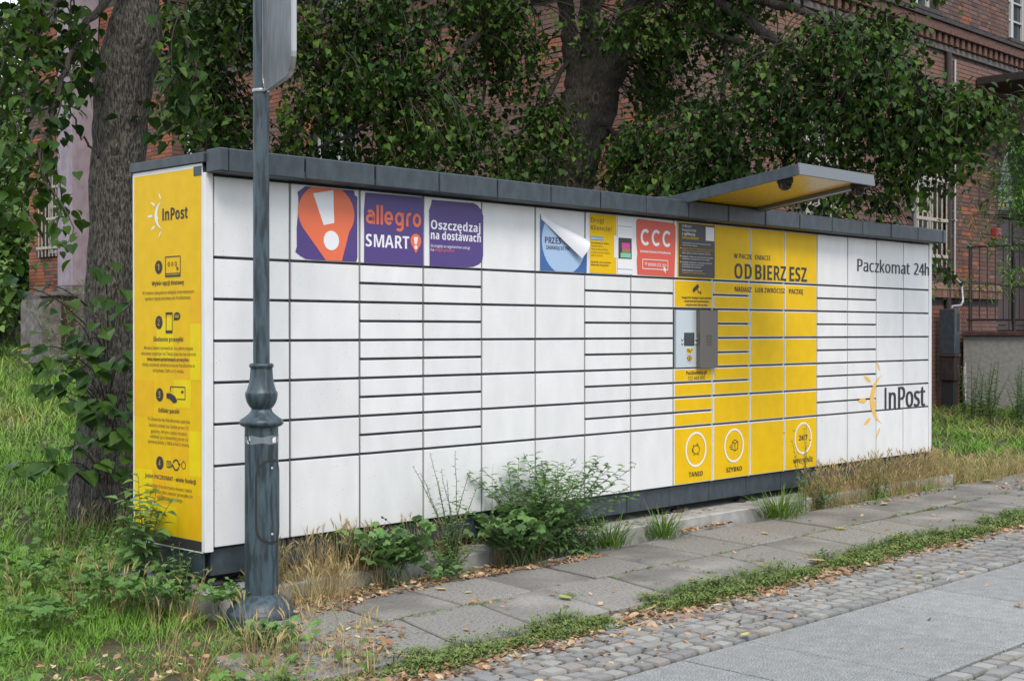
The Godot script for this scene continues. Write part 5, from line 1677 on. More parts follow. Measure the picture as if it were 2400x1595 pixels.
const CROWN_MAIN := [[5.9,4.38,-2.23,0.45,0.24,0.4,345],[5.58,3.54,-2.7,0.23,0.45,0.35,429],[6.27,4.34,-1.85,0.37,0.24,0.5,408],[5.76,3.27,-2.65,0.21,0.29,0.25,168],[3.3,3.91,-5.34,0.37,0.62,1.2,1809],[3.13,4.35,-4.66,0.52,0.36,1.2,1688],[3.38,3.42,-4.96,0.45,0.33,0.8,1144],[3.57,4.13,-4.06,0.51,0.35,1.2,1086],[4.03,3.74,-3.58,0.59,0.43,1.2,1983],[3.52,3.39,-3.81,0.43,0.27,0.8,488],[4.18,3.07,-4.14,0.78,0.16,0.8,898],[4.56,3.2,-3.17,0.67,0.36,1.2,2038],[4.62,3.83,-3.4,0.48,0.32,1.0,989],[5.65,4.18,-3.34,0.47,0.47,1.2,1387],[5.38,3.01,-2.9,0.37,0.25,0.8,765],[4.15,4.31,-3.6,0.67,0.22,1.2,1141],[5.13,4.53,-3.17,0.57,0.2,1.2,827],[6.27,3.12,-2.26,0.37,0.37,0.9,1283],[7.27,4.01,-2.67,0.36,0.54,1.0,1353],[6.3,3.2,-1.37,0.52,0.44,1.2,1905],[6.32,3.68,-0.78,0.46,0.35,1.0,1011],[6.44,3.31,-0.37,0.49,0.3,1.0,1204],[6.42,3.87,-0.1,0.45,0.26,1.0,940],[6.5,3.64,0.27,0.4,0.29,1.0,993],[6.97,3.22,0.62,0.52,0.26,0.9,1125],[7.21,3.31,1.0,0.26,0.18,0.7,428],[6.65,3.2,0.14,0.41,0.3,0.9,985],[7.2,2.96,0.42,0.38,0.23,0.8,694],[6.99,2.77,0.21,0.21,0.17,0.5,249],[6.43,2.54,-0.23,0.34,0.12,0.5,313],[7.7,2.53,-0.35,0.24,0.09,0.25,168],[7.16,4.47,-1.79,0.6,0.26,1.2,1070],[6.76,4.13,0.24,0.26,0.19,0.7,255],[6.0,2.74,-1.68,0.4,0.16,0.7,577],[6.41,2.76,-1.26,0.44,0.16,0.7,635],[9.55,2.05,-0.73,0.17,0.12,0.3,145],[6.61,2.88,-0.47,0.38,0.17,0.7,421],[3.9,5.22,-4.44,1.23,0.53,1.8,3894],[5.69,5.5,-3.32,1.49,0.64,2.0,5654],[6.9,5.26,-1.35,1.35,0.57,2.0,4613],[6.52,7.14,-3.2,2.43,0.97,2.6,9702],[7.57,5.04,0.07,0.71,0.39,1.4,1278]]
const CROWN_LEFT := [[0.31,3.5,-2.67,0.32,0.26,0.8,274],[0.16,3.03,-2.54,0.2,0.26,0.7,154],[0.48,3.15,-2.64,0.23,0.23,0.7,90],[0.75,3.47,-2.79,0.18,0.27,0.5,100],[0.25,2.69,-2.44,0.23,0.17,0.6,78],[0.24,2.37,-2.3,0.22,0.17,0.5,62],[0.06,2.25,-2.35,0.17,0.17,0.5,52],[0.22,2.08,-2.03,0.14,0.07,0.3,14],[1.36,3.55,-2.46,0.14,0.25,0.4,78],[1.5,3.09,-2.59,0.22,0.28,0.6,158],[0.19,2.04,-2.5,0.17,0.09,0.3,18],[0.77,4.44,-3.07,1.08,0.43,1.8,924],[1.86,4.79,-2.81,0.98,0.46,1.6,743]]
const LIMBS_MAIN := [["stem",[[6.5,3.51,-3.04],[6.46,3.96,-3.15],[6.46,4.41,-3.23],[6.47,4.86,-3.3],[6.54,6.24,-3.46]],0.115,0.07],["stem",[[6.55,3.69,-2.99],[6.61,4.1,-3.07],[6.73,4.89,-3.18],[7.02,6.8,-3.39]],0.155,0.09],["stem",[[6.49,3.51,-2.97],[6.52,3.78,-2.88],[6.57,4.22,-2.68],[6.62,4.75,-2.49],[6.68,5.76,-2.16]],0.2,0.11],["limb",[[6.62,4.8,-2.49],[6.74,4.7,-1.79],[6.67,4.31,-1.15],[6.62,3.83,-0.48],[6.62,3.4,-0.04],[6.78,3.09,0.28]],0.075,0.015],["limb",[[6.66,5.24,-2.31],[6.59,4.51,-2.09],[6.67,4.09,-1.15],[6.54,3.31,-0.69],[6.68,2.86,-0.25],[6.66,2.54,0.01]],0.045,0.01],["limb",[[6.74,4.7,-1.79],[6.69,4.49,-0.98],[6.6,4.14,-0.21],[6.7,3.77,0.32],[6.98,3.35,0.77],[7.29,3.35,1.08]],0.05,0.01],["limb",[[6.68,5.76,-2.16],[6.75,4.2,-1.5],[6.47,3.41,-1.35],[6.44,2.83,-1.08]],0.04,0.01],["limb",[[6.46,5.04,-3.31],[5.66,4.64,-3.2],[5.03,4.26,-3.13],[4.51,3.75,-3.23],[3.94,3.29,-3.53],[3.58,3.09,-3.89]],0.06,0.012],["limb",[[6.49,5.5,-3.36],[5.38,4.83,-3.49],[4.56,4.17,-3.46],[4.11,3.67,-3.5],[3.8,3.35,-3.67]],0.055,0.012],["limb",[[6.48,5.85,-3.37],[4.84,5.2,-3.77],[3.99,4.06,-3.77],[3.68,3.55,-3.8],[3.4,3.09,-4.08]],0.055,0.012],["limb",[[6.54,6.11,-3.45],[5.03,5.8,-3.86],[3.84,4.83,-4.36],[3.39,4.32,-4.68],[3.24,3.79,-5.11]],0.055,0.012],["limb",[[7.02,6.71,-3.4],[6.05,5.95,-3.67],[5.61,4.33,-3.54],[5.09,3.38,-3.2]],0.04,0.01],["limb",[[6.68,5.76,-2.16],[7.15,5.37,-0.81],[7.48,4.93,0.11],[7.69,4.64,0.62]],0.06,0.012],["limb",[[6.47,4.32,-3.22],[5.99,3.77,-3.13],[5.49,3.28,-3.07],[5.29,2.97,-2.99]],0.03,0.01],["limb",[[6.56,3.5,-2.83],[6.48,3.33,-2.48],[6.29,2.89,-1.96]],0.03,0.01]]
const LIMBS_LEFT := [["limb",[[1.15,4.16,-2.83],[0.78,3.96,-2.77],[0.39,3.62,-2.59],[0.2,3.32,-2.5],[0.09,2.96,-2.46]],0.045,0.01],["limb",[[1.17,4.04,-2.8],[0.91,3.77,-2.78],[0.7,3.51,-2.7],[0.52,3.18,-2.6],[0.29,2.78,-2.4],[0.2,2.37,-2.34]],0.035,0.006],["limb",[[0.88,2.67,-2.79],[0.78,2.78,-2.76],[0.68,2.85,-2.72],[0.5,3.18,-2.62],[0.37,3.33,-2.61]],0.01,0.004],["limb",[[1.23,4.01,-2.74],[1.35,3.7,-2.47],[1.47,3.29,-2.49],[1.56,2.93,-2.53]],0.02,0.006],["limb",[[1.24,4.5,-2.87],[1.75,4.73,-2.64],[2.32,4.63,-2.34]],0.06,0.01],["limb",[[1.24,4.5,-2.87],[0.71,4.54,-3.28],[0.23,4.44,-3.62]],0.06,0.01]]
const TRUNK_LEFT := [[1.078,0.0,-2.998,0.299],[1.08,0.221,-2.998,0.282],[1.077,0.441,-3.004,0.257],[1.076,0.725,-3.007,0.228],[1.084,1.197,-3.004,0.198],[1.095,1.669,-2.997,0.176],[1.108,2.198,-2.988,0.17],[1.123,2.485,-2.976,0.189],[1.144,2.806,-2.957,0.195],[1.168,3.235,-2.937,0.211],[1.217,3.553,-2.889,0.203],[1.244,3.874,-2.865,0.161],[1.263,4.252,-2.849,0.142],[1.288,4.819,-2.829,0.126]]
const TRUNK_MAIN := [[6.369,0.099,-3.14,0.449],[6.366,0.887,-3.152,0.35],[6.365,1.763,-3.161,0.313],[6.362,2.551,-3.172,0.293],[6.363,2.901,-3.174,0.276],[6.39,3.164,-3.149,0.287],[6.444,3.426,-3.096,0.3],[6.501,3.689,-3.039,0.306],[6.533,3.886,-3.009,0.285]]
const SCARS := [[6.39,4.18,-2.47,0.03,0.06],[6.26,3.75,-2.71,0.03,0.055],[6.17,2.91,-2.97,0.035,0.05],[6.11,3.03,-3.1,0.02,0.04]]
const SHOOTS := [[0.26,1.75,-2.85],[0.33,1.74,-2.78],[0.4,1.64,-2.57],[0.47,1.55,-2.5],[0.49,1.39,-2.32],[0.75,1.83,-2.49],[0.8,1.71,-2.3],[0.72,1.65,-2.38],[0.29,1.32,-2.67],[0.38,1.22,-2.58],[0.39,1.26,-2.42],[0.36,1.16,-2.6],[0.43,1.13,-2.38],[0.42,1.22,-2.25],[0.36,1.07,-2.45],[0.34,1.06,-2.62],[0.41,1.03,-2.4],[0.43,1.06,-2.24],[0.48,1.14,-2.19],[0.53,1.16,-2.13],[0.43,0.95,-2.38],[0.45,0.84,-2.21],[0.44,0.89,-2.08],[0.49,0.97,-2.03],[0.51,0.8,-2.01],[0.55,0.91,-1.97],[0.47,0.72,-2.05],[0.53,0.69,-1.99],[0.59,0.8,-1.93],[0.52,1.36,-2.3],[0.61,1.48,-2.34],[0.61,1.42,-2.2],[0.68,1.48,-2.13],[0.66,1.28,-2.0],[0.61,1.22,-2.05],[0.49,1.28,-2.18],[0.13,0.55,-2.55],[0.18,0.53,-2.49],[0.21,0.54,-2.32],[0.27,0.55,-2.25],[0.33,0.52,-2.19],[0.32,0.65,-2.35],[0.34,0.68,-2.18],[0.54,0.64,-1.83],[0.44,0.57,-1.94],[0.51,0.53,-1.87],[0.66,1.02,-2.0],[0.48,0.98,-2.19]]

func bark_tube(rings: Array, sides: int, sub: int, rough: float, seed_of: int, knots: Array, m: Material) -> ArrayMesh:
	# rings: [x, y, z, radius] from the foot upwards; the surface is furrowed like bark
	var fn := FastNoiseLite.new()
	fn.seed = seed_of
	fn.frequency = 1.0
	fn.fractal_octaves = 3
	var pts := []
	var total := (rings.size() - 1) * sub
	for i in total + 1:
		var k := float(i) / sub
		var j := mini(int(k), rings.size() - 2)
		var f := k - j
		var a: Array = rings[maxi(j - 1, 0)]
		var b: Array = rings[j]
		var c: Array = rings[j + 1]
		var d: Array = rings[mini(j + 2, rings.size() - 1)]
		var v := []
		for q in 4:
			v.append(cubic_interpolate(b[q], c[q], a[q], d[q], f))
		var row := []
		for s in sides:
			var an := TAU * s / sides
			var e := Vector3(cos(an), 0, -sin(an))
			var r: float = v[3]
			var y: float = v[1]
			var furrow := absf(fn.get_noise_3d(e.x * 7.0, y * 1.6, e.z * 7.0)) * -0.16 + fn.get_noise_3d(e.x * 1.6, y * 1.3 + 9.0, e.z * 1.6) * 0.16
			for kn in knots:        # [height, angle, size]
				var da := wrapf(an - kn[1], -PI, PI) * r
				var dd: float = sqrt(da * da + pow(y - kn[0], 2.0)) / kn[2]
				furrow += exp(-dd * dd * 2.0) * 0.22 - exp(-dd * dd * 16.0) * 0.30
			row.append(Vector3(v[0], y, v[2]) + e * r * (1.0 + furrow * rough))
		pts.append(row)
	var mb := MB.new()
	var nrm := []
	for i in total + 1:
		var row := []
		for s in sides:
			var du: Vector3 = pts[i][(s + 1) % sides] - pts[i][(s + sides - 1) % sides]
			var dv: Vector3 = pts[mini(i + 1, total)][s] - pts[maxi(i - 1, 0)][s]
			row.append(du.cross(dv).normalized())
		nrm.append(row)
	for i in total:
		for s in sides:
			var t := (s + 1) % sides
			mb.trin(pts[i][s], pts[i][t], pts[i + 1][t], nrm[i][s], nrm[i][t], nrm[i + 1][t])
			mb.trin(pts[i][s], pts[i + 1][t], pts[i + 1][s], nrm[i][s], nrm[i + 1][t], nrm[i + 1][s])
	return mb.mesh(m)

func curve_of(p: Array, steps: int) -> Array:
	var out := []
	for j in p.size() - 1:
		for i in steps:
			var f := float(i) / steps
			out.append((p[j] as Vector3).cubic_interpolate(p[j + 1], p[maxi(j - 1, 0)], p[mini(j + 2, p.size() - 1)], f))
	out.append(p[p.size() - 1])
	return out

func crown(T: Node3D, blobs: Array, nodes: Array, leaf_size: float, per: int, tones: Array, solo_max: int, solo_mats: Array) -> void:
	var right := Vector3(0.6956, 0, 0.7184)
	var fwd := Vector3(0.7184, 0, -0.6956)
	var ts := []
	var cs := PackedColorArray()
	var twigs := MB.new()
	for b in blobs:
		var ctr := Vector3(b[0], b[1], b[2])
		var n: int = b[6]
		var clusters := maxi(1, n / per)
		for c in clusters:
			var q := Vector3(rng.randfn(), rng.randfn(), rng.randfn()).normalized() * pow(rng.randf(), 0.45)
			var p: Vector3 = ctr + right * b[3] * q.x + Vector3.UP * b[4] * q.y + fwd * b[5] * q.z
			# twig from the nearest bough, arching and then hanging
			var best: Vector3 = nodes[0]
			var bd := 1e9
			for nd in nodes:
				var dd: float = (nd as Vector3).distance_squared_to(p + Vector3(0, 0.25, 0))
				if dd < bd:
					bd = dd
					best = nd
			var from := best
			var reach := from.distance_to(p)
			if reach > 1.5:
				from = p + (from - p).normalized() * 1.5
				reach = 1.5
			var mid := from.lerp(p, 0.55) + Vector3(rnd(-0.08, 0.08), 0.10 * reach + rnd(0, 0.1), rnd(-0.08, 0.08))
			var hang: Vector3 = p + Vector3(rnd(-0.15, 0.15), -rnd(0.08, 0.28), rnd(-0.15, 0.15))
			var line := [from, mid, p, hang]
			var cv := curve_of(line, 3)
			twigs.tube(cv, range(cv.size()).map(func(i): return lerpf(0.009, 0.002, float(i) / (cv.size() - 1))), 3, false)
			var tone: Color = tones[rng.randi_range(0, tones.size() - 1)]
			for i in per:
				var k := rnd(0.45, 1.0)
				var at: Vector3 = mid.lerp(p, (k - 0.45) / 0.3) if k < 0.75 else p.lerp(hang, (k - 0.75) / 0.25)
				at += Vector3(rng.randfn(0, 0.07), rng.randfn(-0.03, 0.06), rng.randfn(0, 0.07))
				var an := rnd(0, TAU)
				var sc := leaf_size * lerpf(0.6, 1.4, pow(rng.randf(), 1.4))
				ts.append(Transform3D(leaf_basis(Vector3(cos(an), rnd(-0.2, 0.4), sin(an)), rnd(0.2, 1.5), rnd(-0.6, 0.6), sc), at))
				cs.append(tone.lerp(tones[rng.randi_range(0, tones.size() - 1)], rng.randf() * 0.6) * rnd(0.75, 1.25))
	var to := obj("twigs", twigs.mesh(M.twig), T)
	to.set_meta("kind", "stuff")
	var order := range(ts.size())
	var key := PackedFloat32Array()
	for i in ts.size():
		var o: Vector3 = ts[i].origin
		key.append(cam_px(o).z + (0.0 if in_frame(o, 0.98) else 500.0))
	order.sort_custom(func(i, j): return key[i] < key[j])
	var rest := []
	var rc := PackedColorArray()
	for n in order.size():
		var i: int = order[n]
		if n < solo_max and key[i] < 400.0:
			obj("leaf", LEAF.heart, T, solo_mats[n % solo_mats.size()]).transform = ts[i]
		else:
			rest.append(ts[i])
			rc.append(cs[i])
	var m := (LEAF.heart as ArrayMesh).duplicate() as ArrayMesh
	m.surface_set_material(0, M.leaf_tinted)
	many("foliage", m, rest, rc, T)

func boughs(T: Node3D, limbs: Array, steps := 5) -> Array:
	var nodes := []
	for l in limbs:
		var p := []
		for q in l[1]:
			p.append(Vector3(q[0], q[1], q[2]))
		var cv := curve_of(p, steps)
		for i in range(1, cv.size() - 1):
			cv[i] += Vector3(rnd(-1, 1), rnd(-1, 1), rnd(-1, 1)) * 0.02
		var rad := []
		for i in cv.size():
			rad.append(lerpf(l[2], l[3], float(i) / (cv.size() - 1)))
		if l[0] == "stem":
			var rings := []
			for i in cv.size():
				rings.append([cv[i].x, cv[i].y, cv[i].z, rad[i]])
			obj("stem", bark_tube(rings, 28, 2, 1.0, 3 + nodes.size(), [], M.bark_shaded), T)
		else:
			var mb := MB.new()
			mb.tube(cv, rad, 7, false)
			obj("bough", mb.mesh(M.bark_shaded), T)
		nodes.append_array(cv)
	return nodes

func make_trees() -> void:
	var ridge := noise_tex(0.05, grey(0), grey(1), 41, 4, FastNoiseLite.TYPE_SIMPLEX, 512, [[0.0, grey(0.3)], [0.4, grey(0.55)], [0.55, grey(1.0)], [0.75, grey(0.9)], [1.0, grey(0.6)]])
	var ridge_bump := noise_tex(0.05, grey(0), grey(1), 41, 4, FastNoiseLite.TYPE_SIMPLEX)
	textured(mat("bark", lin(0.165, 0.147, 0.122), 0.9), ridge, Vector3(2.4, 0.42, 2.4), ridge_bump, 3.0)
	textured(mat("bark_shaded", lin(0.10, 0.085, 0.068), 0.9), ridge, Vector3(2.8, 0.5, 2.8), ridge_bump, 1.2)  # same bark, darkened so its colour holds the shade under the crown
	mat("scar", lin(0.12, 0.098, 0.075), 0.9)
	mat("twig", lin(0.05, 0.036, 0.026), 0.8)
	var dark := [leaf_mat("linden_a", lin(0.034, 0.072, 0.014), lin(0.04, 0.085, 0.003), 0.45), leaf_mat("linden_b", lin(0.048, 0.096, 0.016), lin(0.05, 0.10, 0.003), 0.45), leaf_mat("linden_c", lin(0.026, 0.060, 0.016), lin(0.035, 0.075, 0.003), 0.42)]
	var tones := [Color(0.032, 0.070, 0.013), Color(0.045, 0.092, 0.015), Color(0.025, 0.058, 0.016), Color(0.080, 0.14, 0.018), Color(0.034, 0.074, 0.020)]
	# tree left of the locker
	var A := thing("linden_tree", "old linden with burled leaning trunk behind the yellow side panel", "tree", Vector3.ZERO)
	obj("trunk", bark_tube(TRUNK_LEFT, 64, 12, 1.0, 71, [[2.92, 3.75, 0.10], [3.25, 3.35, 0.08], [2.72, 4.15, 0.10], [3.52, 4.4, 0.06], [1.95, 3.9, 0.07], [3.70, 3.2, 0.07]], M.bark), A)
	var nodes := boughs(A, LIMBS_LEFT)
	crown(A, CROWN_LEFT, nodes, 0.074, 15, tones, 150, dark)
	# leafy suckers on its lower trunk
	var shoot_mats := dark
	for q in SHOOTS:
		var p := Vector3(q[0], q[1], q[2])
		var root := Vector3(1.08, maxf(0.25, p.y - rnd(0.05, 0.35)), -3.01)
		var to_p := (p - root)
		var start := root + Vector3(to_p.x, 0, to_p.z).normalized() * 0.16
		var st := MB.new()
		var cv := curve_of([start, start.lerp(p, 0.5) + Vector3(0, 0.08, 0), p], 4)
		st.tube(cv, range(cv.size()).map(func(i): return lerpf(0.006, 0.002, float(i) / (cv.size() - 1))), 4, false)
		obj("sucker", st.mesh(M.twig), A)
		for k in 3:
			var dir := Vector3(to_p.x, rnd(-0.1, 0.25), to_p.z).normalized().rotated(Vector3.UP, rnd(-0.9, 0.9))
			obj("leaf", LEAF.heart, A, shoot_mats[rng.randi_range(0, 2)]).transform = Transform3D(leaf_basis(dir, rnd(0.1, 0.7), rnd(-0.5, 0.5), rnd(0.09, 0.14)), p + Vector3(rnd(-0.05, 0.05), rnd(-0.05, 0.05), rnd(-0.05, 0.05)) * k)
	# tree behind the locker
	var B := thing("linden_tree", "large linden forking into three stems behind the white doors", "tree", Vector3.ZERO)
	obj("trunk", bark_tube(TRUNK_MAIN, 64, 14, 1.1, 77, [[3.0, 4.3, 0.05]], M.bark_shaded), B)
	for q in SCARS:
		var sc := MB.new()
		var c := Vector3(q[0], q[1], q[2])
		var nz := (CAM - c)
		nz.y = 0
		nz = nz.normalized()
		var bs := Basis(Vector3.UP.cross(nz), Vector3.UP, nz)
		var ring := []
		for i in 15:
			var a := TAU * i / 14.0
			ring.append(c + bs * Vector3(cos(a) * q[3], sin(a) * q[4], 0.012 * sin(a * 2.0)))
		sc.tube(ring, range(15).map(func(i): return 0.009), 7, false)
		obj("pruning_scar", sc.mesh(M.scar), B)
	nodes = boughs(B, LIMBS_MAIN, 6)
	crown(B, CROWN_MAIN, nodes, 0.053, 20, tones, 150, dark)
	# trees and bushes far left
	var far_mats := [leaf_mat("far_leaf_a", lin(0.07, 0.13, 0.04), lin(0.04, 0.08, 0.01), 0.5)]
	var far := [[12.3, -28.8, 4.6, 1.7, "bushy young tree just behind the wing's far corner"], [14.3, -32.5, 9.5, 2.7, "dark leafy tree rising beyond the brick wing"], [16.9, -36.5, 12.0, 3.2, "tallest pale tree far behind the lawn"], [12.2, -31.5, 8.0, 2.3, "round-crowned tree at the end of the rising lawn"], [9.3, -24.8, 2.4, 1.1, "low bushy sapling behind the rounded cabinet"], [16.2, -33.6, 6.5, 2.0, "middling tree in front of the pale yellow house"]]
	for q in far:
		var F := thing("distant_tree", q[4], "tree", Vector3(q[0], rise(q[0], q[1]) - 0.1, q[1]))
		var h: float = q[2]
		obj("trunk", bark_tube([[0, 0, 0, h * 0.03], [0.1, h * 0.3, 0.05, h * 0.024], [0.05, h * 0.6, 0.1, h * 0.015], [0.0, h * 0.9, 0.0, h * 0.005]], 14, 5, 1.0, 5, [], M.bark_shaded), F)
		var ts := []
		var cs := PackedColorArray()
		var tw := MB.new()
		for i in 14:
			var a := rnd(0, TAU)
			var y := h * rnd(0.2, 0.8)
			tw.tube([Vector3(0.05, y, 0.05), Vector3(cos(a), 0.35, sin(a)) * q[3] * 0.5 + Vector3(0, y, 0), Vector3(cos(a), 0.5, sin(a)) * q[3] * 0.9 + Vector3(0, y, 0)], [h * 0.009, h * 0.005, 0.01], 5, false)
		obj("boughs", tw.mesh(M.bark_shaded), F).set_meta("kind", "stuff")
		for i in 260:
			var v := Vector3(rng.randfn(), rng.randfn(), rng.randfn()).normalized() * pow(rng.randf(), 0.4)
			var c := Vector3(v.x * q[3], h * 0.55 + v.y * h * 0.45, v.z * q[3])
			var tone := Color(0.08, 0.15, 0.04).lerp(Color(0.15, 0.24, 0.07), rng.randf())
			for k in 16:
				var an := rnd(0, TAU)
				ts.append(Transform3D(leaf_basis(Vector3(cos(an), rnd(-0.3, 0.5), sin(an)), rnd(0, 1.2), rnd(-0.6, 0.6), rnd(0.12, 0.22)), c + Vector3(rng.randfn(0, 0.28), rng.randfn(0, 0.2), rng.randfn(0, 0.28))))
				cs.append(tone * rnd(0.8, 1.25))
		var m := (LEAF.heart as ArrayMesh).duplicate() as ArrayMesh
		m.surface_set_material(0, M.leaf_tinted)
		many("foliage", m, ts, cs, F)
	# larch whose branches reach in by the entrance
	var E := thing("larch_tree", "young larch with feathery bright branches beside the entrance", "tree", Vector3(15.98, -0.05, -2.02))
	obj("trunk", bark_tube([[0, 0, 0, 0.10], [0.02, 2.0, 0, 0.08], [0, 4.0, 0.02, 0.05], [0, 6.2, 0, 0.01]], 14, 6, 1.0, 8, [], M.bark_shaded), E)
	var needle := []
	var nc := PackedColorArray()
	for i in 34:
		var y := rnd(1.9, 5.6)
		var a := rnd(0, TAU)
		var len := (6.3 - y) * 0.36 + 0.25
		if i < 7:
			y = [3.3, 3.45, 3.6, 3.75, 3.9, 4.1, 3.2][i]
			a = deg_to_rad([134, 146, 122, 138, 128, 150, 140][i])
			len = [1.15, 1.0, 1.05, 1.2, 1.1, 0.9, 0.8][i]
		var d := Vector3(cos(a), 0.12, -sin(a))
		var p := [Vector3(0, y, 0), Vector3(0, y, 0) + d * len * 0.5, Vector3(0, y, 0) + d * len + Vector3(0, -0.05, 0)]
		var br := MB.new()
		br.tube(p, [0.015, 0.009, 0.003], 5, false)
		obj("bough", br.mesh(M.twig), E)
		for j in 60:
			var k := rnd(0.2, 1.0)
			var c: Vector3 = p[0].lerp(p[2], k) + Vector3(rng.randfn(0, 0.09), rng.randfn(-0.05, 0.09), rng.randfn(0, 0.09))
			for n in 5:
				var an := rnd(0, TAU)
				needle.append(Transform3D(leaf_basis(Vector3(cos(an), rnd(-0.5, 0.9), sin(an)), 0.0, 0.0, rnd(0.08, 0.14)), c))
				nc.append(Color(0.11, 0.24, 0.05).lerp(Color(0.17, 0.30, 0.06), rng.randf()))
	var nm := (LEAF.needle as ArrayMesh).duplicate() as ArrayMesh
	nm.surface_set_material(0, M.leaf_tinted)
	many("needles", nm, needle, nc, E)

# ---- brick building ----------------------------------------------------------
# an opening: [u0, u1, y0, spring, rise]; rise 0 is a flat head
func open_top(o: Array, u: float) -> float:
	var half: float = (o[1] - o[0]) * 0.5
	if o[4] <= 0.0:
		return o[3]
	var k: float = clampf((u - (o[0] + half)) / half, -1.0, 1.0)
	return o[3] + o[4] * sqrt(maxf(0.0, 1.0 - k * k))

func in_opening(opens: Array, u: float, y: float, pad := 0.0) -> bool:
	for o in opens:
		if u > o[0] - pad and u < o[1] + pad and y > o[2] - pad and y < open_top(o, u) + pad:
			return true
	return false

func wall_core(parent: Node3D, t: Transform3D, u0: float, u1: float, y0: float, y1: float, opens: Array, thick: float, m: Material) -> void:
	var cuts := [u0, u1]
	for o in opens:
		var n := 10 if o[4] > 0.0 else 1
		for i in n + 1:
			cuts.append(lerpf(o[0], o[1], float(i) / n))
	cuts.sort()
	var mb := MB.new()
	for i in cuts.size() - 1:
		var a: float = cuts[i]
		var b: float = cuts[i + 1]
		if b - a < 0.0005:
			continue
		var mid := (a + b) * 0.5
		var spans := []
		for o in opens:
			if mid > o[0] and mid < o[1]:
				spans.append([o[2], open_top(o, mid)])
		spans.sort_custom(func(p, q): return p[0] < q[0])
		var y := y0
		spans.append([y1, y1])
		for s in spans:
			if s[0] > y + 0.001:
				var q := []
				for yy in [y, s[0]]:
					q.append_array([t * Vector3(a, yy, -thick), t * Vector3(b, yy, -thick), t * Vector3(b, yy, 0), t * Vector3(a, yy, 0)])
				mb.hexa(q)
			y = s[1]
	obj("wall", mb.mesh(m), parent)

var brick_shape: ArrayMesh
var brick_palette := []

func lay_bricks(t: Transform3D, u0: float, u1: float, y0: float, y1: float, opens: Array, skip: Array, tone: Callable, out: Array, tint: PackedColorArray, keep: Array) -> PackedColorArray:
	var course := 0.077
	var row := 0
	var y := y0
	while y + course <= y1 + 0.01:
		var yc := y + course * 0.5
		var barred := false
		for s in skip:
			if yc > s[0] and yc < s[1]:
				barred = true
		if not barred:
			var u := u0 - (0.0 if row % 2 == 0 else 0.19)
			var k := row % 2
			while u < u1:
				var len := 0.26 if k % 2 == 0 else 0.13
				var a := maxf(u, u0)
				var b := minf(u + len, u1)
				if b - a > 0.05:
					var uc := (a + b) * 0.5
					if not in_opening(opens, uc, yc, 0.02):
						# trim against vertical reveals
						for o in opens:
							if yc > o[2] and yc < o[3]:
								if a < o[0] and b > o[0]: b = o[0]
								if a < o[1] and b > o[1]: a = o[1]
						uc = (a + b) * 0.5
						var tr := t * Transform3D(Basis.from_scale(Vector3(b - a - 0.011, 0.066, 0.05)), Vector3(uc, yc, -0.018 + rnd(-0.0025, 0.0025)))
						var c: Color = (tone as Callable).call(uc, yc)
						if keep.size() and uc > keep[0] and uc < keep[1] and yc > keep[2] and yc < keep[3]:
							keep[4].append([tr, c])
						else:
							out.append(tr)
							tint.append(c)
				u += len
				k += 1
		y += course
		row += 1
	return tint

func cornice(parent: Node3D, t: Transform3D, u0: float, u1: float, e0: float, e1: float) -> void:
	# e0, e1: how far the ends run past the wall at outer corners
	var layers := [[6.50, 6.605, 0.055, "cornice_pale"], [6.78, 6.945, 0.165, "cornice_red"], [6.95, 7.02, 0.205, "cornice_dark"]]
	for l in layers:
		var mb := MB.new()
		mb.bbox(Vector3(u0 - e0 * l[2], l[0], -0.02), Vector3(u1 + e1 * l[2], l[1], l[2]), 0.008, t)
		obj("cornice_course", mb.mesh(M[l[3]]), parent)
	var mb := MB.new()
	var q := []
	for y in [[7.023, 0.20], [7.10, 0.03]]:
		q.append_array([t * Vector3(u0 - e0 * y[1], y[0], -0.02), t * Vector3(u1 + e1 * y[1], y[0], -0.02), t * Vector3(u1 + e1 * y[1], y[0], y[1]), t * Vector3(u0 - e0 * y[1], y[0], y[1])])
	mb.hexa(q)
	obj("cornice_slope", mb.mesh(M.cornice_dark), parent)
	var d := MB.new()
	d.bbox(Vector3(-0.055, 6.612, -0.02), Vector3(0.055, 6.775, 0.12), 0.006)
	var dm := d.mesh(M.cornice_red)
	var u := u0 + 0.08
	while u < u1:
		obj("dentil", dm, parent).transform = t * Transform3D(Basis(), Vector3(u, 0, 0))
		u += 0.23

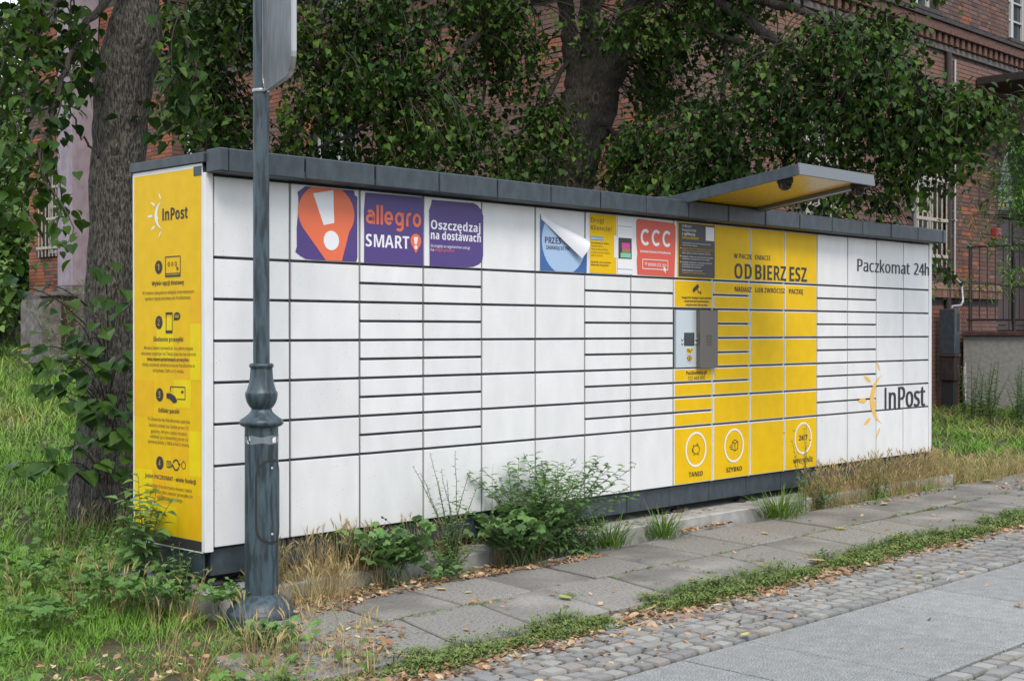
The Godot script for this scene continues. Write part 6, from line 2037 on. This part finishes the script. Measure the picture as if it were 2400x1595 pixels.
func window(parent: Node3D, t: Transform3D, o: Array, bars: bool, white: Material) -> void:
	var W := part("window", parent)
	var u0: float = o[0]
	var u1: float = o[1]
	var y0: float = o[2]
	var y1: float = o[3]
	var mid := (u0 + u1) * 0.5
	var z := -0.20
	var mb := MB.new()
	mb.box(Vector3(u0, y0, z - 0.06), Vector3(u1, open_top(o, mid), z - 0.055))
	mb = MB.new()
	var pane := MB.new()
	pane.prism(PackedVector2Array(arch_outline(o, 0.0)), z - 0.035, z - 0.030, t)
	obj("pane", pane.mesh(M.window_glass), W)
	var f := MB.new()
	var w := 0.075
	for e in [[u0, u0 + w, y0, y1], [u1 - w, u1, y0, y1], [mid - 0.05, mid + 0.05, y0 + 0.002, open_top(o, mid) - 0.01], [u0 + w, mid - 0.05, y0 + 0.002, y0 + 0.08], [mid + 0.05, u1 - w, y0 + 0.002, y0 + 0.08], [u0 + w, mid - 0.05, y1 - 0.72, y1 - 0.64], [mid + 0.05, u1 - w, y1 - 0.72, y1 - 0.64]]:
		f.bbox(Vector3(e[0], e[2], z - 0.03), Vector3(e[1], e[3], z + 0.03), 0.006, t)
	for e in [[u0 + w, mid - 0.05], [mid + 0.05, u1 - w]]:
		for k in 2:
			var yy: float = lerpf(y0 + 0.08, y1 - 0.72, (k + 1) / 3.0)
			f.bbox(Vector3(e[0], yy - 0.018, z - 0.025), Vector3(e[1], yy + 0.018, z + 0.015), 0.004, t)
	if o[4] > 0.0:
		var a := arch_outline(o, 0.0)
		var b := arch_outline(o, w)
		for i in range(2, a.size() - 1):
			f.hexa([t * Vector3(a[i].x, a[i].y, z - 0.03), t * Vector3(a[i + 1].x, a[i + 1].y, z - 0.03), t * Vector3(b[i + 1].x, b[i + 1].y, z - 0.03), t * Vector3(b[i].x, b[i].y, z - 0.03), t * Vector3(a[i].x, a[i].y, z + 0.03), t * Vector3(a[i + 1].x, a[i + 1].y, z + 0.03), t * Vector3(b[i + 1].x, b[i + 1].y, z + 0.03), t * Vector3(b[i].x, b[i].y, z + 0.03)])
	obj("frame", f.mesh(white), W)
	var s := MB.new()
	s.bbox(Vector3(u0 - 0.06, y0 - 0.085, -0.16), Vector3(u1 + 0.06, y0 - 0.005, 0.07), 0.008, t)
	obj("sill", s.mesh(M.cornice_dark), W)
	# voussoirs of the arch
	if o[4] > 0.0:
		var n := 15
		for i in n:
			var k0 := lerpf(-1.0, 1.0, i / float(n))
			var k1 := lerpf(-1.0, 1.0, (i + 1) / float(n))
			var half := (u1 - u0) * 0.5
			var P := func(k: float, ex: float) -> Vector2:
				var an := asin(clampf(k, -1, 1))
				return Vector2(mid + sin(an) * (half + ex), y1 + cos(an) * (o[4] + ex))
			var g := 0.006
			var c0: Vector2 = P.call(k0 + g, 0.0)
			var c1: Vector2 = P.call(k1 - g, 0.0)
			var c2: Vector2 = P.call(k1 - g, 0.24)
			var c3: Vector2 = P.call(k0 + g, 0.24)
			var v := MB.new()
			v.prism(PackedVector2Array([c0, c1, c2, c3]), -0.03, 0.014, t)
			obj("voussoir", v.mesh(brick_palette[[1, 4, 5, 2, 4, 6][rng.randi_range(0, 5)]]), W)
	else:
		var n := int((u1 - u0 + 0.2) / 0.077)
		for i in n:
			var v := MB.new()
			var x := u0 - 0.1 + i * 0.077
			v.bbox(Vector3(x + 0.005, y1 + 0.003, -0.03), Vector3(x + 0.072, y1 + 0.24, 0.012), 0.004, t)
			obj("lintel_brick", v.mesh(brick_palette[rng.randi_range(0, 5)]), W)
	if bars:
		var g := MB.new()
		var nb := 7
		for i in nb:
			var x := lerpf(u0 + 0.04, u1 + 0.03, i / float(nb - 1))
			var bar := MB.new()
			bar.tube([t * Vector3(x, y0 - 0.08, 0.09), t * Vector3(x, y1 - 0.02, 0.09)], [0.016, 0.016], 6)
			obj("grille_bar", bar.mesh(M.grille_white), W)
		for yy in [y0 + 0.12, y0 + 0.77, y0 + 1.48]:
			g = MB.new()
			g.bbox(Vector3(u0 - 0.04, yy - 0.03, 0.10), Vector3(u1 + 0.05, yy + 0.03, 0.118), 0.004, t)
			obj("grille_band", g.mesh(M.grille_white), W)

func arch_outline(o: Array, inset: float) -> Array:
	var mid: float = (o[0] + o[1]) * 0.5
	var half: float = (o[1] - o[0]) * 0.5 - inset
	var pts := [Vector2(mid - half, o[2] + inset), Vector2(mid + half, o[2] + inset)]
	if o[4] <= 0.0:
		pts.append_array([Vector2(mid + half, o[3] - inset), Vector2(mid - half, o[3] - inset)])
		return pts
	for i in 17:
		var a := PI * i / 16.0
		pts.append(Vector2(mid + cos(a) * half, o[3] + sin(a) * (o[4] - inset)))
	return pts

func make_building() -> void:
	var grain := noise_tex(0.12, grey(0.72), grey(1.0), 51, 4)
	var soot := noise_tex(0.012, grey(0.62), grey(1.0), 52, 5)
	textured(mat("mortar", lin(0.105, 0.092, 0.085), 0.95), soot, Vector3(0.5, 0.5, 0.5))
	var tones := [Color(0.145, 0.080, 0.064), Color(0.20, 0.096, 0.072), Color(0.115, 0.075, 0.068), Color(0.17, 0.108, 0.092), Color(0.36, 0.12, 0.06), Color(0.44, 0.145, 0.066), Color(0.30, 0.16, 0.12), Color(0.165, 0.112, 0.104)]
	for i in tones.size():
		brick_palette.append(textured(mat("brick_%d" % i, (tones[i] as Color).linear_to_srgb(), 0.85), grain, Vector3(2, 2, 2)))
	var bv := textured(mat("brick_mixed", Color.WHITE, 0.85), grain, Vector3(2, 2, 2))
	bv.vertex_color_use_as_albedo = true
	textured(mat("cornice_pale", lin(0.19, 0.165, 0.155), 0.85), soot, Vector3(1.2, 1.2, 1.2))
	textured(mat("cornice_red", lin(0.19, 0.095, 0.07), 0.85), soot, Vector3(1.5, 1.5, 1.5))
	textured(mat("cornice_dark", lin(0.075, 0.062, 0.062), 0.85), soot, Vector3(1.2, 1.2, 1.2))
	textured(mat("window_white", lin(0.68, 0.68, 0.66), 0.6), grain, Vector3(1.5, 1.5, 1.5))
	textured(mat("grille_white", lin(0.62, 0.55, 0.46), 0.6), soot, Vector3(3, 3, 3))
	mat("window_glass", lin(0.05, 0.065, 0.075), 0.06)
	textured(mat("door_brown", lin(0.060, 0.030, 0.027), 0.5), grain, Vector3(0.8, 0.3, 0.8))
	mat("iron", lin(0.022, 0.020, 0.022), 0.6)
	textured(mat("drain_brown", lin(0.045, 0.032, 0.03), 0.6), soot, Vector3(2, 0.5, 2))
	textured(mat("mauve_render", lin(0.36, 0.30, 0.345), 0.85), noise_tex(0.012, grey(0.82), grey(1.0), 54, 6), Vector3(0.6, 0.35, 0.6))
	textured(mat("grey_render", lin(0.36, 0.355, 0.335), 0.9), noise_tex(0.03, grey(0.84), grey(1.0), 55, 6), Vector3(0.6, 0.6, 0.6))
	textured(mat("grey_base", lin(0.25, 0.22, 0.21), 0.9), soot, Vector3(0.6, 0.6, 0.6))
	textured(mat("coping_brown", lin(0.12, 0.062, 0.052), 0.8), soot, Vector3(1, 1, 1))
	mat("alarm_red", lin(0.33, 0.035, 0.035), 0.5)
	var b := MB.new()
	b.bbox(Vector3(-0.5, -0.5, -0.5), Vector3(0.5, 0.5, 0.5), 0.03)
	brick_shape = b.mesh(bv)
	var B := thing("brick_building", "old dark red brick building with dentil cornice and barred white windows", "building")
	var top := 10.6
	# front facade (faces the street), left flank and the projecting wing of the flank
	var tf := Transform3D(Basis(), Vector3(0, 0, -5.4))                                  # u = x
	var ts := Transform3D(Basis(Vector3(0, 0, 1), Vector3.UP, Vector3(-1, 0, 0)), Vector3(11.3, 0, 0))   # u = z
	var tw := Transform3D(Basis(Vector3(0, 0, 1), Vector3.UP, Vector3(-1, 0, 0)), Vector3(10.8, 0, 0))
	var tr := Transform3D(Basis(), Vector3(0, 0, -17.78))                                 # return of the wing, u = x
	var of := [[14.3, 15.4, 2.65, 4.75, 0.28], [17.92, 19.02, 2.65, 4.75, 0.28], [21.39, 23.69, 1.43, 4.25, 1.12], [14.3, 15.4, 7.18, 9.1, 0.28], [17.92, 18.9, 7.18, 9.1, 0.28], [21.84, 22.95, 7.18, 9.1, 0.28]]
	var os := [[-13.92, -12.60, 3.0, 5.05, 0.38], [-17.2, -16.3, 3.0, 5.05, 0.3], [-13.8, -12.7, 7.25, 9.1, 0.3], [-16.7, -15.5, 7.25, 9.1, 0.3], [-9.6, -8.5, 7.25, 9.1, 0.3]]
	var ow := [[-23.3, -22.3, 3.2, 4.95, 0.25], [-20.0, -18.9, 7.25, 9.1, 0.3]]
	wall_core(B, tf, 11.3, 26.0, -0.2, top, of, 0.42, M.mortar)
	wall_core(B, ts, -17.78, -5.821, -0.2, top, os, 0.42, M.mortar)
	wall_core(B, tw, -23.9, -17.78, 0.0, top, ow, 0.42, M.mortar)
	wall_core(B, tr, 11.221, 11.72, 0.0, top, [], 0.42, M.mortar)
	var mb := MB.new()
	mb.box(Vector3(11.222, 0.0, -24.3), Vector3(26.0, top, -23.901))
	obj("rear_wall", mb.mesh(M.mortar), B)
	mb = MB.new()
	mb.box(Vector3(26.001, 0.0, -24.3), Vector3(26.4, top, -5.4))
	obj("end_wall", mb.mesh(M.mortar), B)
	mb = MB.new()
	mb.hexa([Vector3(10.5, top, -24.6), Vector3(26.7, top, -24.6), Vector3(26.7, top, -5.1), Vector3(10.5, top, -5.1), Vector3(14.0, top + 4.0, -18.0), Vector3(23.5, top + 4.0, -18.0), Vector3(23.5, top + 4.0, -11.0), Vector3(14.0, top + 4.0, -11.0)])
	obj("roof", mb.mesh(M.cornice_red), B)
	# bricks
	var fn := FastNoiseLite.new()
	fn.seed = 91
	fn.frequency = 0.55
	fn.fractal_octaves = 3
	var pick := func(p_orange: float, dark: float) -> Color:
		if rng.randf() < p_orange:
			return (tones[4] as Color).lerp(tones[5], rng.randf()) * rnd(0.8, 1.2)
		var c := (tones[[0, 1, 2, 3, 7, 1][rng.randi_range(0, 5)]] as Color)
		return c.lerp(tones[6], rng.randf() * 0.35 * dark) * rnd(0.8, 1.25)
	var tone_f := func(u: float, y: float) -> Color:
		var n := fn.get_noise_2d(u, y)
		var p := 0.04 + clampf((n - 0.22) * 2.2, 0.0, 0.6)
		var c: Color = pick.call(p, 0.6)
		if y > 5.6 and y < 6.5:
			c = c.lerp(Color(0.27, 0.15, 0.115), 0.75)
		elif u < 17.5 and y < 6.5:
			c = c.lerp(Color(0.25, 0.15, 0.125), 0.45)
		if y < 1.93:
			c = c.lerp(Color(0.26, 0.13, 0.10), 0.6)
		return c
	var tone_s := func(u: float, y: float) -> Color:
		var n := fn.get_noise_2d(u + 30.0, y)
		return (pick.call(0.14 + clampf(n * 1.2, -0.1, 0.4), 1.0) as Color).lerp(Color(0.21, 0.115, 0.09), 0.35)
	var tone_w := func(u: float, y: float) -> Color:
		var n := fn.get_noise_2d(u + 60.0, y)
		var p := clampf(0.72 + n * 1.2, 0.05, 0.97)
		if y < 2.75 and u > -22.3:
			p = 0.05
		if y > 5.9 and y < 6.5:
			p = 0.15
		return pick.call(p, 0.5)
	var out := []
	var tint := PackedColorArray()
	var keep := [19.62, 21.36, 2.34, 4.75, []]
	tint = lay_bricks(tf, 11.3, 25.0, 0.05, 8.4, of, [[1.90, 2.345], [6.47, 7.12]], tone_f, out, tint, keep)
	tint = lay_bricks(ts, -17.78, -5.4, 0.05, 8.4, os, [[6.47, 7.12]], tone_s, out, tint, [])
	tint = lay_bricks(tw, -23.9, -17.78, 2.33, 8.4, ow, [[6.47, 7.12]], tone_w, out, tint, [])
	tint = lay_bricks(tr, 10.8, 11.29, 0.3, 8.4, [], [[6.47, 7.12]], tone_s, out, tint, [])
	many("brick_courses", brick_shape, out, tint, B)
	var solo: Array = keep[4]
	for i in solo.size():
		if i < 295:
			var best := 0
			var bd := 9.0
			for k in tones.size():
				var d := absf(tones[k].r - solo[i][1].r) + absf(tones[k].g - solo[i][1].g)
				if d < bd:
					bd = d
					best = k
			obj("brick", brick_shape, B, brick_palette[best]).transform = solo[i][0]
		else:
			out.append(solo[i][0])
	if solo.size() > 295:
		var extra := []
		var ec := PackedColorArray()
		for i in range(295, solo.size()):
			extra.append(solo[i][0])
			ec.append(solo[i][1])
		many("brick_courses", brick_shape, extra, ec, B)
	cornice(B, tf, 11.3, 25.8, 1.0, 0.0)
	cornice(B, ts, -17.77, -5.4, 0.0, 1.0)
	cornice(B, tw, -23.9, -17.78, 1.0, 1.0)
	# moulded ledge above the plinth of the facade
	var led := MB.new()
	led.hexa([Vector3(-0.034, 2.19, -5.42), Vector3(0.034, 2.19, -5.42), Vector3(0.034, 2.19, -5.27), Vector3(-0.034, 2.19, -5.27), Vector3(-0.034, 2.335, -5.42), Vector3(0.034, 2.335, -5.42), Vector3(0.034, 2.30, -5.33), Vector3(-0.034, 2.30, -5.33)])
	var sol := MB.new()
	sol.bbox(Vector3(-0.034, 2.035, -5.42), Vector3(0.034, 2.183, -5.285), 0.006)
	var lm := led.mesh(bv)
	var sm := sol.mesh(bv)
	var rest := [[], []]
	var rc := [PackedColorArray(), PackedColorArray()]
	var x := 11.35
	while x < 21.36:
		for k in 2:
			if x > 18.8:
				obj(["ledge_brick", "soldier_brick"][k], [lm, sm][k], B, brick_palette[[6, 1, 6, 3][rng.randi_range(0, 3)]], Vector3(x, 0, 0))
			else:
				rest[k].append(Transform3D(Basis(), Vector3(x, 0, 0)))
				rc[k].append((tones[6] as Color) * rnd(0.7, 1.1))
		x += 0.0765
	many("ledge_bricks", lm, rest[0], rc[0], B)
	many("soldier_bricks", sm, rest[1], rc[1], B)
	# windows
	for i in of.size():
		if i != 2:
			window(B, tf, of[i], i < 2, M.window_white)
	for o in os:
		window(B, ts, o, false, M.window_white)
	window(B, tw, ow[0], true, M.window_white)
	window(B, tw, ow[1], false, M.window_white)
	# near-black sheets behind the glass, the shade of the rooms put into their colour
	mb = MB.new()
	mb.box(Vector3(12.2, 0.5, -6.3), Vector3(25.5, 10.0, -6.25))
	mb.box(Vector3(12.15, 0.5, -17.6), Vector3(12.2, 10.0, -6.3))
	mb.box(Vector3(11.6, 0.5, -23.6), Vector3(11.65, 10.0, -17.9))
	obj("room_shade_sheet", mb.mesh(M.iron), B)
	# entrance
	var D := part("entrance_door", B)
	var od: Array = of[2]
	mb = MB.new()
	mb.prism(PackedVector2Array(arch_outline([21.39, 23.69, 3.85, 4.25, 1.12], 0.0)), -0.345, -0.340, tf)
	obj("transom_glass", mb.mesh(M.window_glass), D)
	for k in 2:
		mb = MB.new()
		var a: float = [21.47, 22.555][k]
		mb.bbox(Vector3(a, 1.45, -0.34), Vector3(a + 1.05, 3.68, -0.29), 0.006, tf)
		obj("door_leaf", mb.mesh(M.door_brown), D)
		for e in [[1.55, 2.25], [2.35, 2.95], [3.05, 3.6]]:
			mb = MB.new()
			mb.bbox(Vector3(a + 0.12, e[0], -0.289), Vector3(a + 0.93, e[1], -0.272), 0.012, tf)
			obj("door_panel", mb.mesh(M.door_brown), D)
	mb = MB.new()
	mb.bbox(Vector3(21.392, 3.70, -0.36), Vector3(23.688, 3.845, -0.25), 0.008, tf)
	obj("transom_bar", mb.mesh(M.cornice_dark), D)
	mb = MB.new()
	mb.bbox(Vector3(21.392, 1.45, -0.36), Vector3(21.465, 3.695, -0.26), 0.006, tf)
	obj("door_jamb", mb.mesh(M.drain_brown), D)
	mb = MB.new()
	mb.bbox(Vector3(21.50, 2.40, -0.288), Vector3(21.535, 2.68, -0.27), 0.004, tf)
	mb.tube([tf * Vector3(21.518, 2.56, -0.272), tf * Vector3(21.518, 2.56, -0.22), tf * Vector3(21.64, 2.57, -0.22)], [0.011, 0.011, 0.011], 8)
	obj("door_handle", mb.mesh(M.zinc), D)
	mb = MB.new()
	mb.box(tf * Vector3(21.46, 3.90, -0.339), tf * Vector3(21.96, 4.16, -0.334))
	obj("paper_notice", mb.mesh(M.paper_white), D)
	mb = MB.new()
	mb.box(tf * Vector3(22.28, 3.90, -0.339), tf * Vector3(22.40, 4.02, -0.334))
	obj("warning_sticker", mb.mesh(M.yellow), D)
	var n := 21
	for i in n:
		var a0 := PI * i / n + 0.008
		var a1 := PI * (i + 1) / n - 0.008
		var v := MB.new()
		var c := Vector2(22.54, 4.25)
		v.prism(PackedVector2Array([c + Vector2(cos(a0) * 1.155, sin(a0) * 1.125), c + Vector2(cos(a1) * 1.155, sin(a1) * 1.125), c + Vector2(cos(a1) * 1.42, sin(a1) * 1.39), c + Vector2(cos(a0) * 1.42, sin(a0) * 1.39)]), -0.03, 0.05, tf)
		obj("voussoir", v.mesh(brick_palette[[0, 2, 0, 7][i % 4]]), D)
	mb = MB.new()
	mb.bbox(Vector3(20.36, 6.05, 0.03), Vector3(25.2, 6.20, 1.9), 0.01, tf)
	obj("porch_roof", mb.mesh(M.drain_brown), B)
	for xx in [20.6, 24.9]:
		mb = MB.new()
		mb.tube([tf * Vector3(xx, 5.2, 0.03), tf * Vector3(xx, 6.04, 1.2)], [0.03, 0.03], 8)
		obj("porch_bracket", mb.mesh(M.iron), B)
	# mauve chimney breast on the wing
	mb = MB.new()
	mb.bbox(Vector3(10.16, 2.40, -21.32), Vector3(10.80, 11.5, -20.68), 0.012)
	obj("chimney_breast", mb.mesh(M.mauve_render), B)
	mb = MB.new()
	mb.bbox(Vector3(10.15, 0.2, -21.33), Vector3(10.80, 2.395, -20.67), 0.012)
	obj("chimney_base", mb.mesh(M.grey_base), B)
	mb = MB.new()
	mb.bbox(Vector3(10.70, 0.2, -23.95), Vector3(10.796, 2.325, -17.75), 0.01)
	obj("wing_plinth", mb.mesh(M.grey_base), B)
	# pipes
	mb = MB.new()
	mb.tube([Vector3(19.16, 0.1, -5.335), Vector3(19.16, 4.0, -5.335), Vector3(19.16, 6.49, -5.335)], [0.058, 0.058, 0.058], 14)
	obj("drainpipe", mb.mesh(M.drain_brown), B)
	mb = MB.new()
	mb.tube([Vector3(11.10, 0.5, -17.60), Vector3(11.10, 6.3, -17.60), Vector3(10.95, 6.6, -17.5), Vector3(10.95, 7.1, -17.5), Vector3(11.1, 7.4, -17.6), Vector3(11.10, 9.5, -17.60)], [0.06, 0.06, 0.06, 0.06, 0.06, 0.06], 12)
	obj("drainpipe", mb.mesh(M.window_white), B)
	var C := thing("cable_conduit", "thin pale conduit running down the brick facade to the dark cabinet", "conduit")
	mb = MB.new()
	mb.tube([Vector3(19.47, 6.4, -5.36), Vector3(19.47, 2.42, -5.36), Vector3(19.50, 2.30, -5.24), Vector3(19.52, 1.98, -5.22), Vector3(19.38, 1.90, -5.2), Vector3(18.95, 1.88, -5.15), Vector3(18.85, 1.84, -5.12)], [0.024, 0.024, 0.024, 0.024, 0.024, 0.022, 0.022], 10)
	obj("pipe", mb.mesh(M.zinc), C)
	for y in [3.45, 4.6, 5.6]:
		mb = MB.new()
		mb.bbox(Vector3(19.43, y, -5.40), Vector3(19.51, y + 0.03, -5.325), 0.004)
		obj("pipe_clip", mb.mesh(M.zinc), C)
	# small things on the facade
	var A := thing("alarm_box", "small red alarm box on the brick wall left of the door", "alarm box", Vector3(21.17, 3.30, -5.39))
	mb = MB.new()
	mb.bbox(Vector3(-0.11, -0.11, 0), Vector3(0.11, 0.11, 0.11), 0.01)
	obj("housing", mb.mesh(M.alarm_red), A)
	mb = MB.new()
	mb.bbox(Vector3(-0.075, -0.08, 0.1105), Vector3(0.085, 0.085, 0.118), 0.004)
	obj("face", mb.mesh(M.cornice_pale), A)
	mb = MB.new()
	mb.lathe([Vector2(0.03, 0), Vector2(0.03, 0.01), Vector2(0.0, 0.012)], 14)
	obj("button", mb.mesh(M.alarm_red), A, null, Vector3(0, 0, 0.1185)).rotation.x = PI / 2
	var K := thing("wall_bracket", "dark triangular iron bracket fixed to the brick wall", "bracket", Vector3(20.75, 4.05, -5.39))
	var bar := MB.new()
	bar.tube([Vector3(-0.26, 0.20, 0.0), Vector3(0.15, 0.05, 0.42), Vector3(0.34, -0.02, 0.5)], [0.022, 0.022, 0.022], 8)
	obj("arm", bar.mesh(M.iron), K)
	bar = MB.new()
	bar.tube([Vector3(-0.26, -0.24, 0.0), Vector3(0.0, -0.12, 0.2), Vector3(0.12, 0.06, 0.40)], [0.02, 0.02, 0.02], 8)
	obj("brace", bar.mesh(M.iron), K)
	bar = MB.new()
	bar.bbox(Vector3(-0.30, -0.30, -0.015), Vector3(-0.22, 0.26, 0.012), 0.004)
	obj("wall_plate", bar.mesh(M.iron), K)
	K.scale = Vector3(0.75, 0.85, 0.5)
	var V := thing("vent_grille", "small grey louvred vent grille set in the upper brick wall", "vent", Vector3(16.71, 5.34, -5.385))
	mb = MB.new()
	mb.bbox(Vector3(-0.09, -0.20, 0), Vector3(0.09, 0.20, 0.03), 0.005)
	obj("vent_frame", mb.mesh(M.sheet_metal), V)
	for i in 8:
		mb = MB.new()
		mb.bbox(Vector3(-0.075, -0.18 + i * 0.045, 0.0305), Vector3(0.075, -0.155 + i * 0.045, 0.045), 0.003)
		obj("louvre", mb.mesh(M.cornice_pale), V)
	# landing with railing
	var N := thing("entrance_landing", "pale rendered entrance landing with brown coping beside the brick wall", "landing")
	mb = MB.new()
	mb.bbox(Vector3(19.70, -0.1, -5.30), Vector3(27.0, 1.345, -2.6), 0.01)
	obj("rendered_wall", mb.mesh(M.grey_render), N)
	mb = MB.new()
	mb.bbox(Vector3(19.64, 1.347, -5.285), Vector3(27.0, 1.428, -2.55), 0.008)
	obj("coping", mb.mesh(M.coping_brown), N)
	var R := thing("iron_railing", "dark iron railing with upright bars on the entrance landing", "railing")
	for y in [1.635, 2.976]:
		mb = MB.new()
		mb.bbox(Vector3(19.73, y - 0.018, -5.25), Vector3(19.77, y + 0.018, -2.72), 0.006)
		obj("rail", mb.mesh(M.iron), R)
	var z := -5.16
	while z < -2.7:
		mb = MB.new()
		mb.tube([Vector3(19.75, 1.43 if absf(fmod(z + 5.16, 1.2)) < 0.05 else 1.62, z), Vector3(19.75, 2.96, z)], [0.011, 0.011], 6)
		obj("baluster", mb.mesh(M.iron), R)
		z += 0.15
	for q in [[-5.2, 0.02], [-4.36, 0.032], [-2.72, 0.032]]:
		mb = MB.new()
		mb.tube([Vector3(19.75, 1.428, q[0]), Vector3(19.75, 3.05, q[0])], [q[1], q[1]], 10)
		obj("railing_post", mb.mesh(M.iron), R)
	# dark cabinet below the conduit
	var G := thing("switch_cabinet", "narrow dark grey switch cabinet standing against the brick plinth", "cabinet", Vector3(18.81, 0, -5.13))
	mb = MB.new()
	mb.bbox(Vector3(-0.10, 1.02, -0.15), Vector3(0.11, 1.83, 0.15), 0.012)
	obj("upper_box", mb.mesh(M.anthracite), G)
	mb = MB.new()
	mb.bbox(Vector3(0.0, 1.42, 0.1505), Vector3(0.075, 1.75, 0.156), 0.004)
	obj("door_slot", mb.mesh(M.iron), G)
	mb = MB.new()
	mb.bbox(Vector3(-0.115, 0.985, -0.16), Vector3(0.12, 1.018, 0.165), 0.006)
	obj("flange", mb.mesh(M.coping_brown), G)
	mb = MB.new()
	mb.bbox(Vector3(-0.10, 0.55, -0.15), Vector3(0.11, 0.983, 0.15), 0.012)
	obj("lower_box", mb.mesh(M.drain_brown), G)
	mb = MB.new()
	mb.bbox(Vector3(-0.07, 0.0, -0.12), Vector3(0.08, 0.548, 0.12), 0.01)
	obj("stand", mb.mesh(M.rubber), G)
	var Q := thing("pipe_stub", "short white pipe stub rising from the weeds by the landing wall", "pipe", Vector3(19.56, 0.1, -5.2))
	mb = MB.new()
	mb.tube([Vector3(0, 0, 0), Vector3(0, 0.74, 0)], [0.03, 0.03], 10)
	obj("pipe", mb.mesh(M.window_white), Q)
	mb = MB.new()
	mb.tube([Vector3(0, 0.70, 0), Vector3(0, 0.76, 0)], [0.036, 0.036], 10)
	obj("cap", mb.mesh(M.zinc), Q)
	# cabinets on the left lawn
	var gy := rise(9.3, -20.4) - 0.1
	var U := thing("utility_cabinet", "rounded beige concrete utility cabinet on the rising lawn", "cabinet", Vector3(9.33, gy, -20.37))
	mb = MB.new()
	var prof := PackedVector2Array()
	var hh := 2.10 - gy
	prof.append_array([Vector2(-0.95, 0), Vector2(0, 0), Vector2(0, hh)])
	for i in 8:
		var a := deg_to_rad(90 + i * 90.0 / 7.0)
		prof.append(Vector2(-0.83 + cos(a) * 0.12, hh - 0.12 + sin(a) * 0.12))
	mb.prism(prof, 0.0, 0.42, Transform3D(Basis(Vector3(0, 0, 1), Vector3.UP, Vector3(-1, 0, 0)), Vector3(0.42, 0, 0)))
	obj("shell", mb.mesh(M.grey_base), U)
	mb = MB.new()
	mb.bbox(Vector3(-0.008, 0.15, -0.72), Vector3(0.0, hh - 0.2, -0.12), 0.003)
	obj("cabinet_door", mb.mesh(M.grey_base), U)
	var U2 := thing("utility_cabinet", "brown utility cabinet with flat grey lid behind the rounded one", "cabinet", Vector3(9.78, gy, -20.62))
	mb = MB.new()
	mb.bbox(Vector3(0, 0, -0.75), Vector3(0.40, 2.17 - gy, 0), 0.01)
	obj("shell", mb.mesh(M.coping_brown), U2)
	mb = MB.new()
	mb.bbox(Vector3(-0.05, 2.175 - gy, -0.82), Vector3(0.46, 2.24 - gy, 0.06), 0.01)
	obj("lid", mb.mesh(M.cornice_pale), U2)
	# house far behind the left lawn
	var H := thing("distant_house", "pale yellow house glimpsed far behind the trees", "house", Vector3(24.0, 1.2, -52.0))
	mb = MB.new()
	mb.bbox(Vector3(-6, 0, -8), Vector3(6, 6.5, 0), 0.02)
	obj("wall", mb.mesh(textured(mat("pale_yellow_render", lin(0.50, 0.40, 0.26), 0.9), soot, Vector3(0.2, 0.2, 0.2))), H)
	mb = MB.new()
	mb.hexa([Vector3(-6.4, 6.5, -8.4), Vector3(6.4, 6.5, -8.4), Vector3(6.4, 6.5, 0.4), Vector3(-6.4, 6.5, 0.4), Vector3(-6.4, 9.5, -4.1), Vector3(6.4, 9.5, -4.1), Vector3(6.4, 9.5, -3.9), Vector3(-6.4, 9.5, -3.9)])
	obj("roof", mb.mesh(M.cornice_red), H)
	for i in 4:
		mb = MB.new()
		mb.bbox(Vector3(-4.8 + i * 2.6, 2.6, 0.0), Vector3(-3.8 + i * 2.6, 4.2, 0.03), 0.01)
		obj("window", mb.mesh(M.window_glass), H)

func _ready() -> void:
	rng.seed = 20240611
	make_world()
	make_materials()
	make_ground()
	make_paving()
	make_building()
	make_locker()
	make_lamp()
	make_plants()
	make_trees()
	make_grass()
	make_litter()
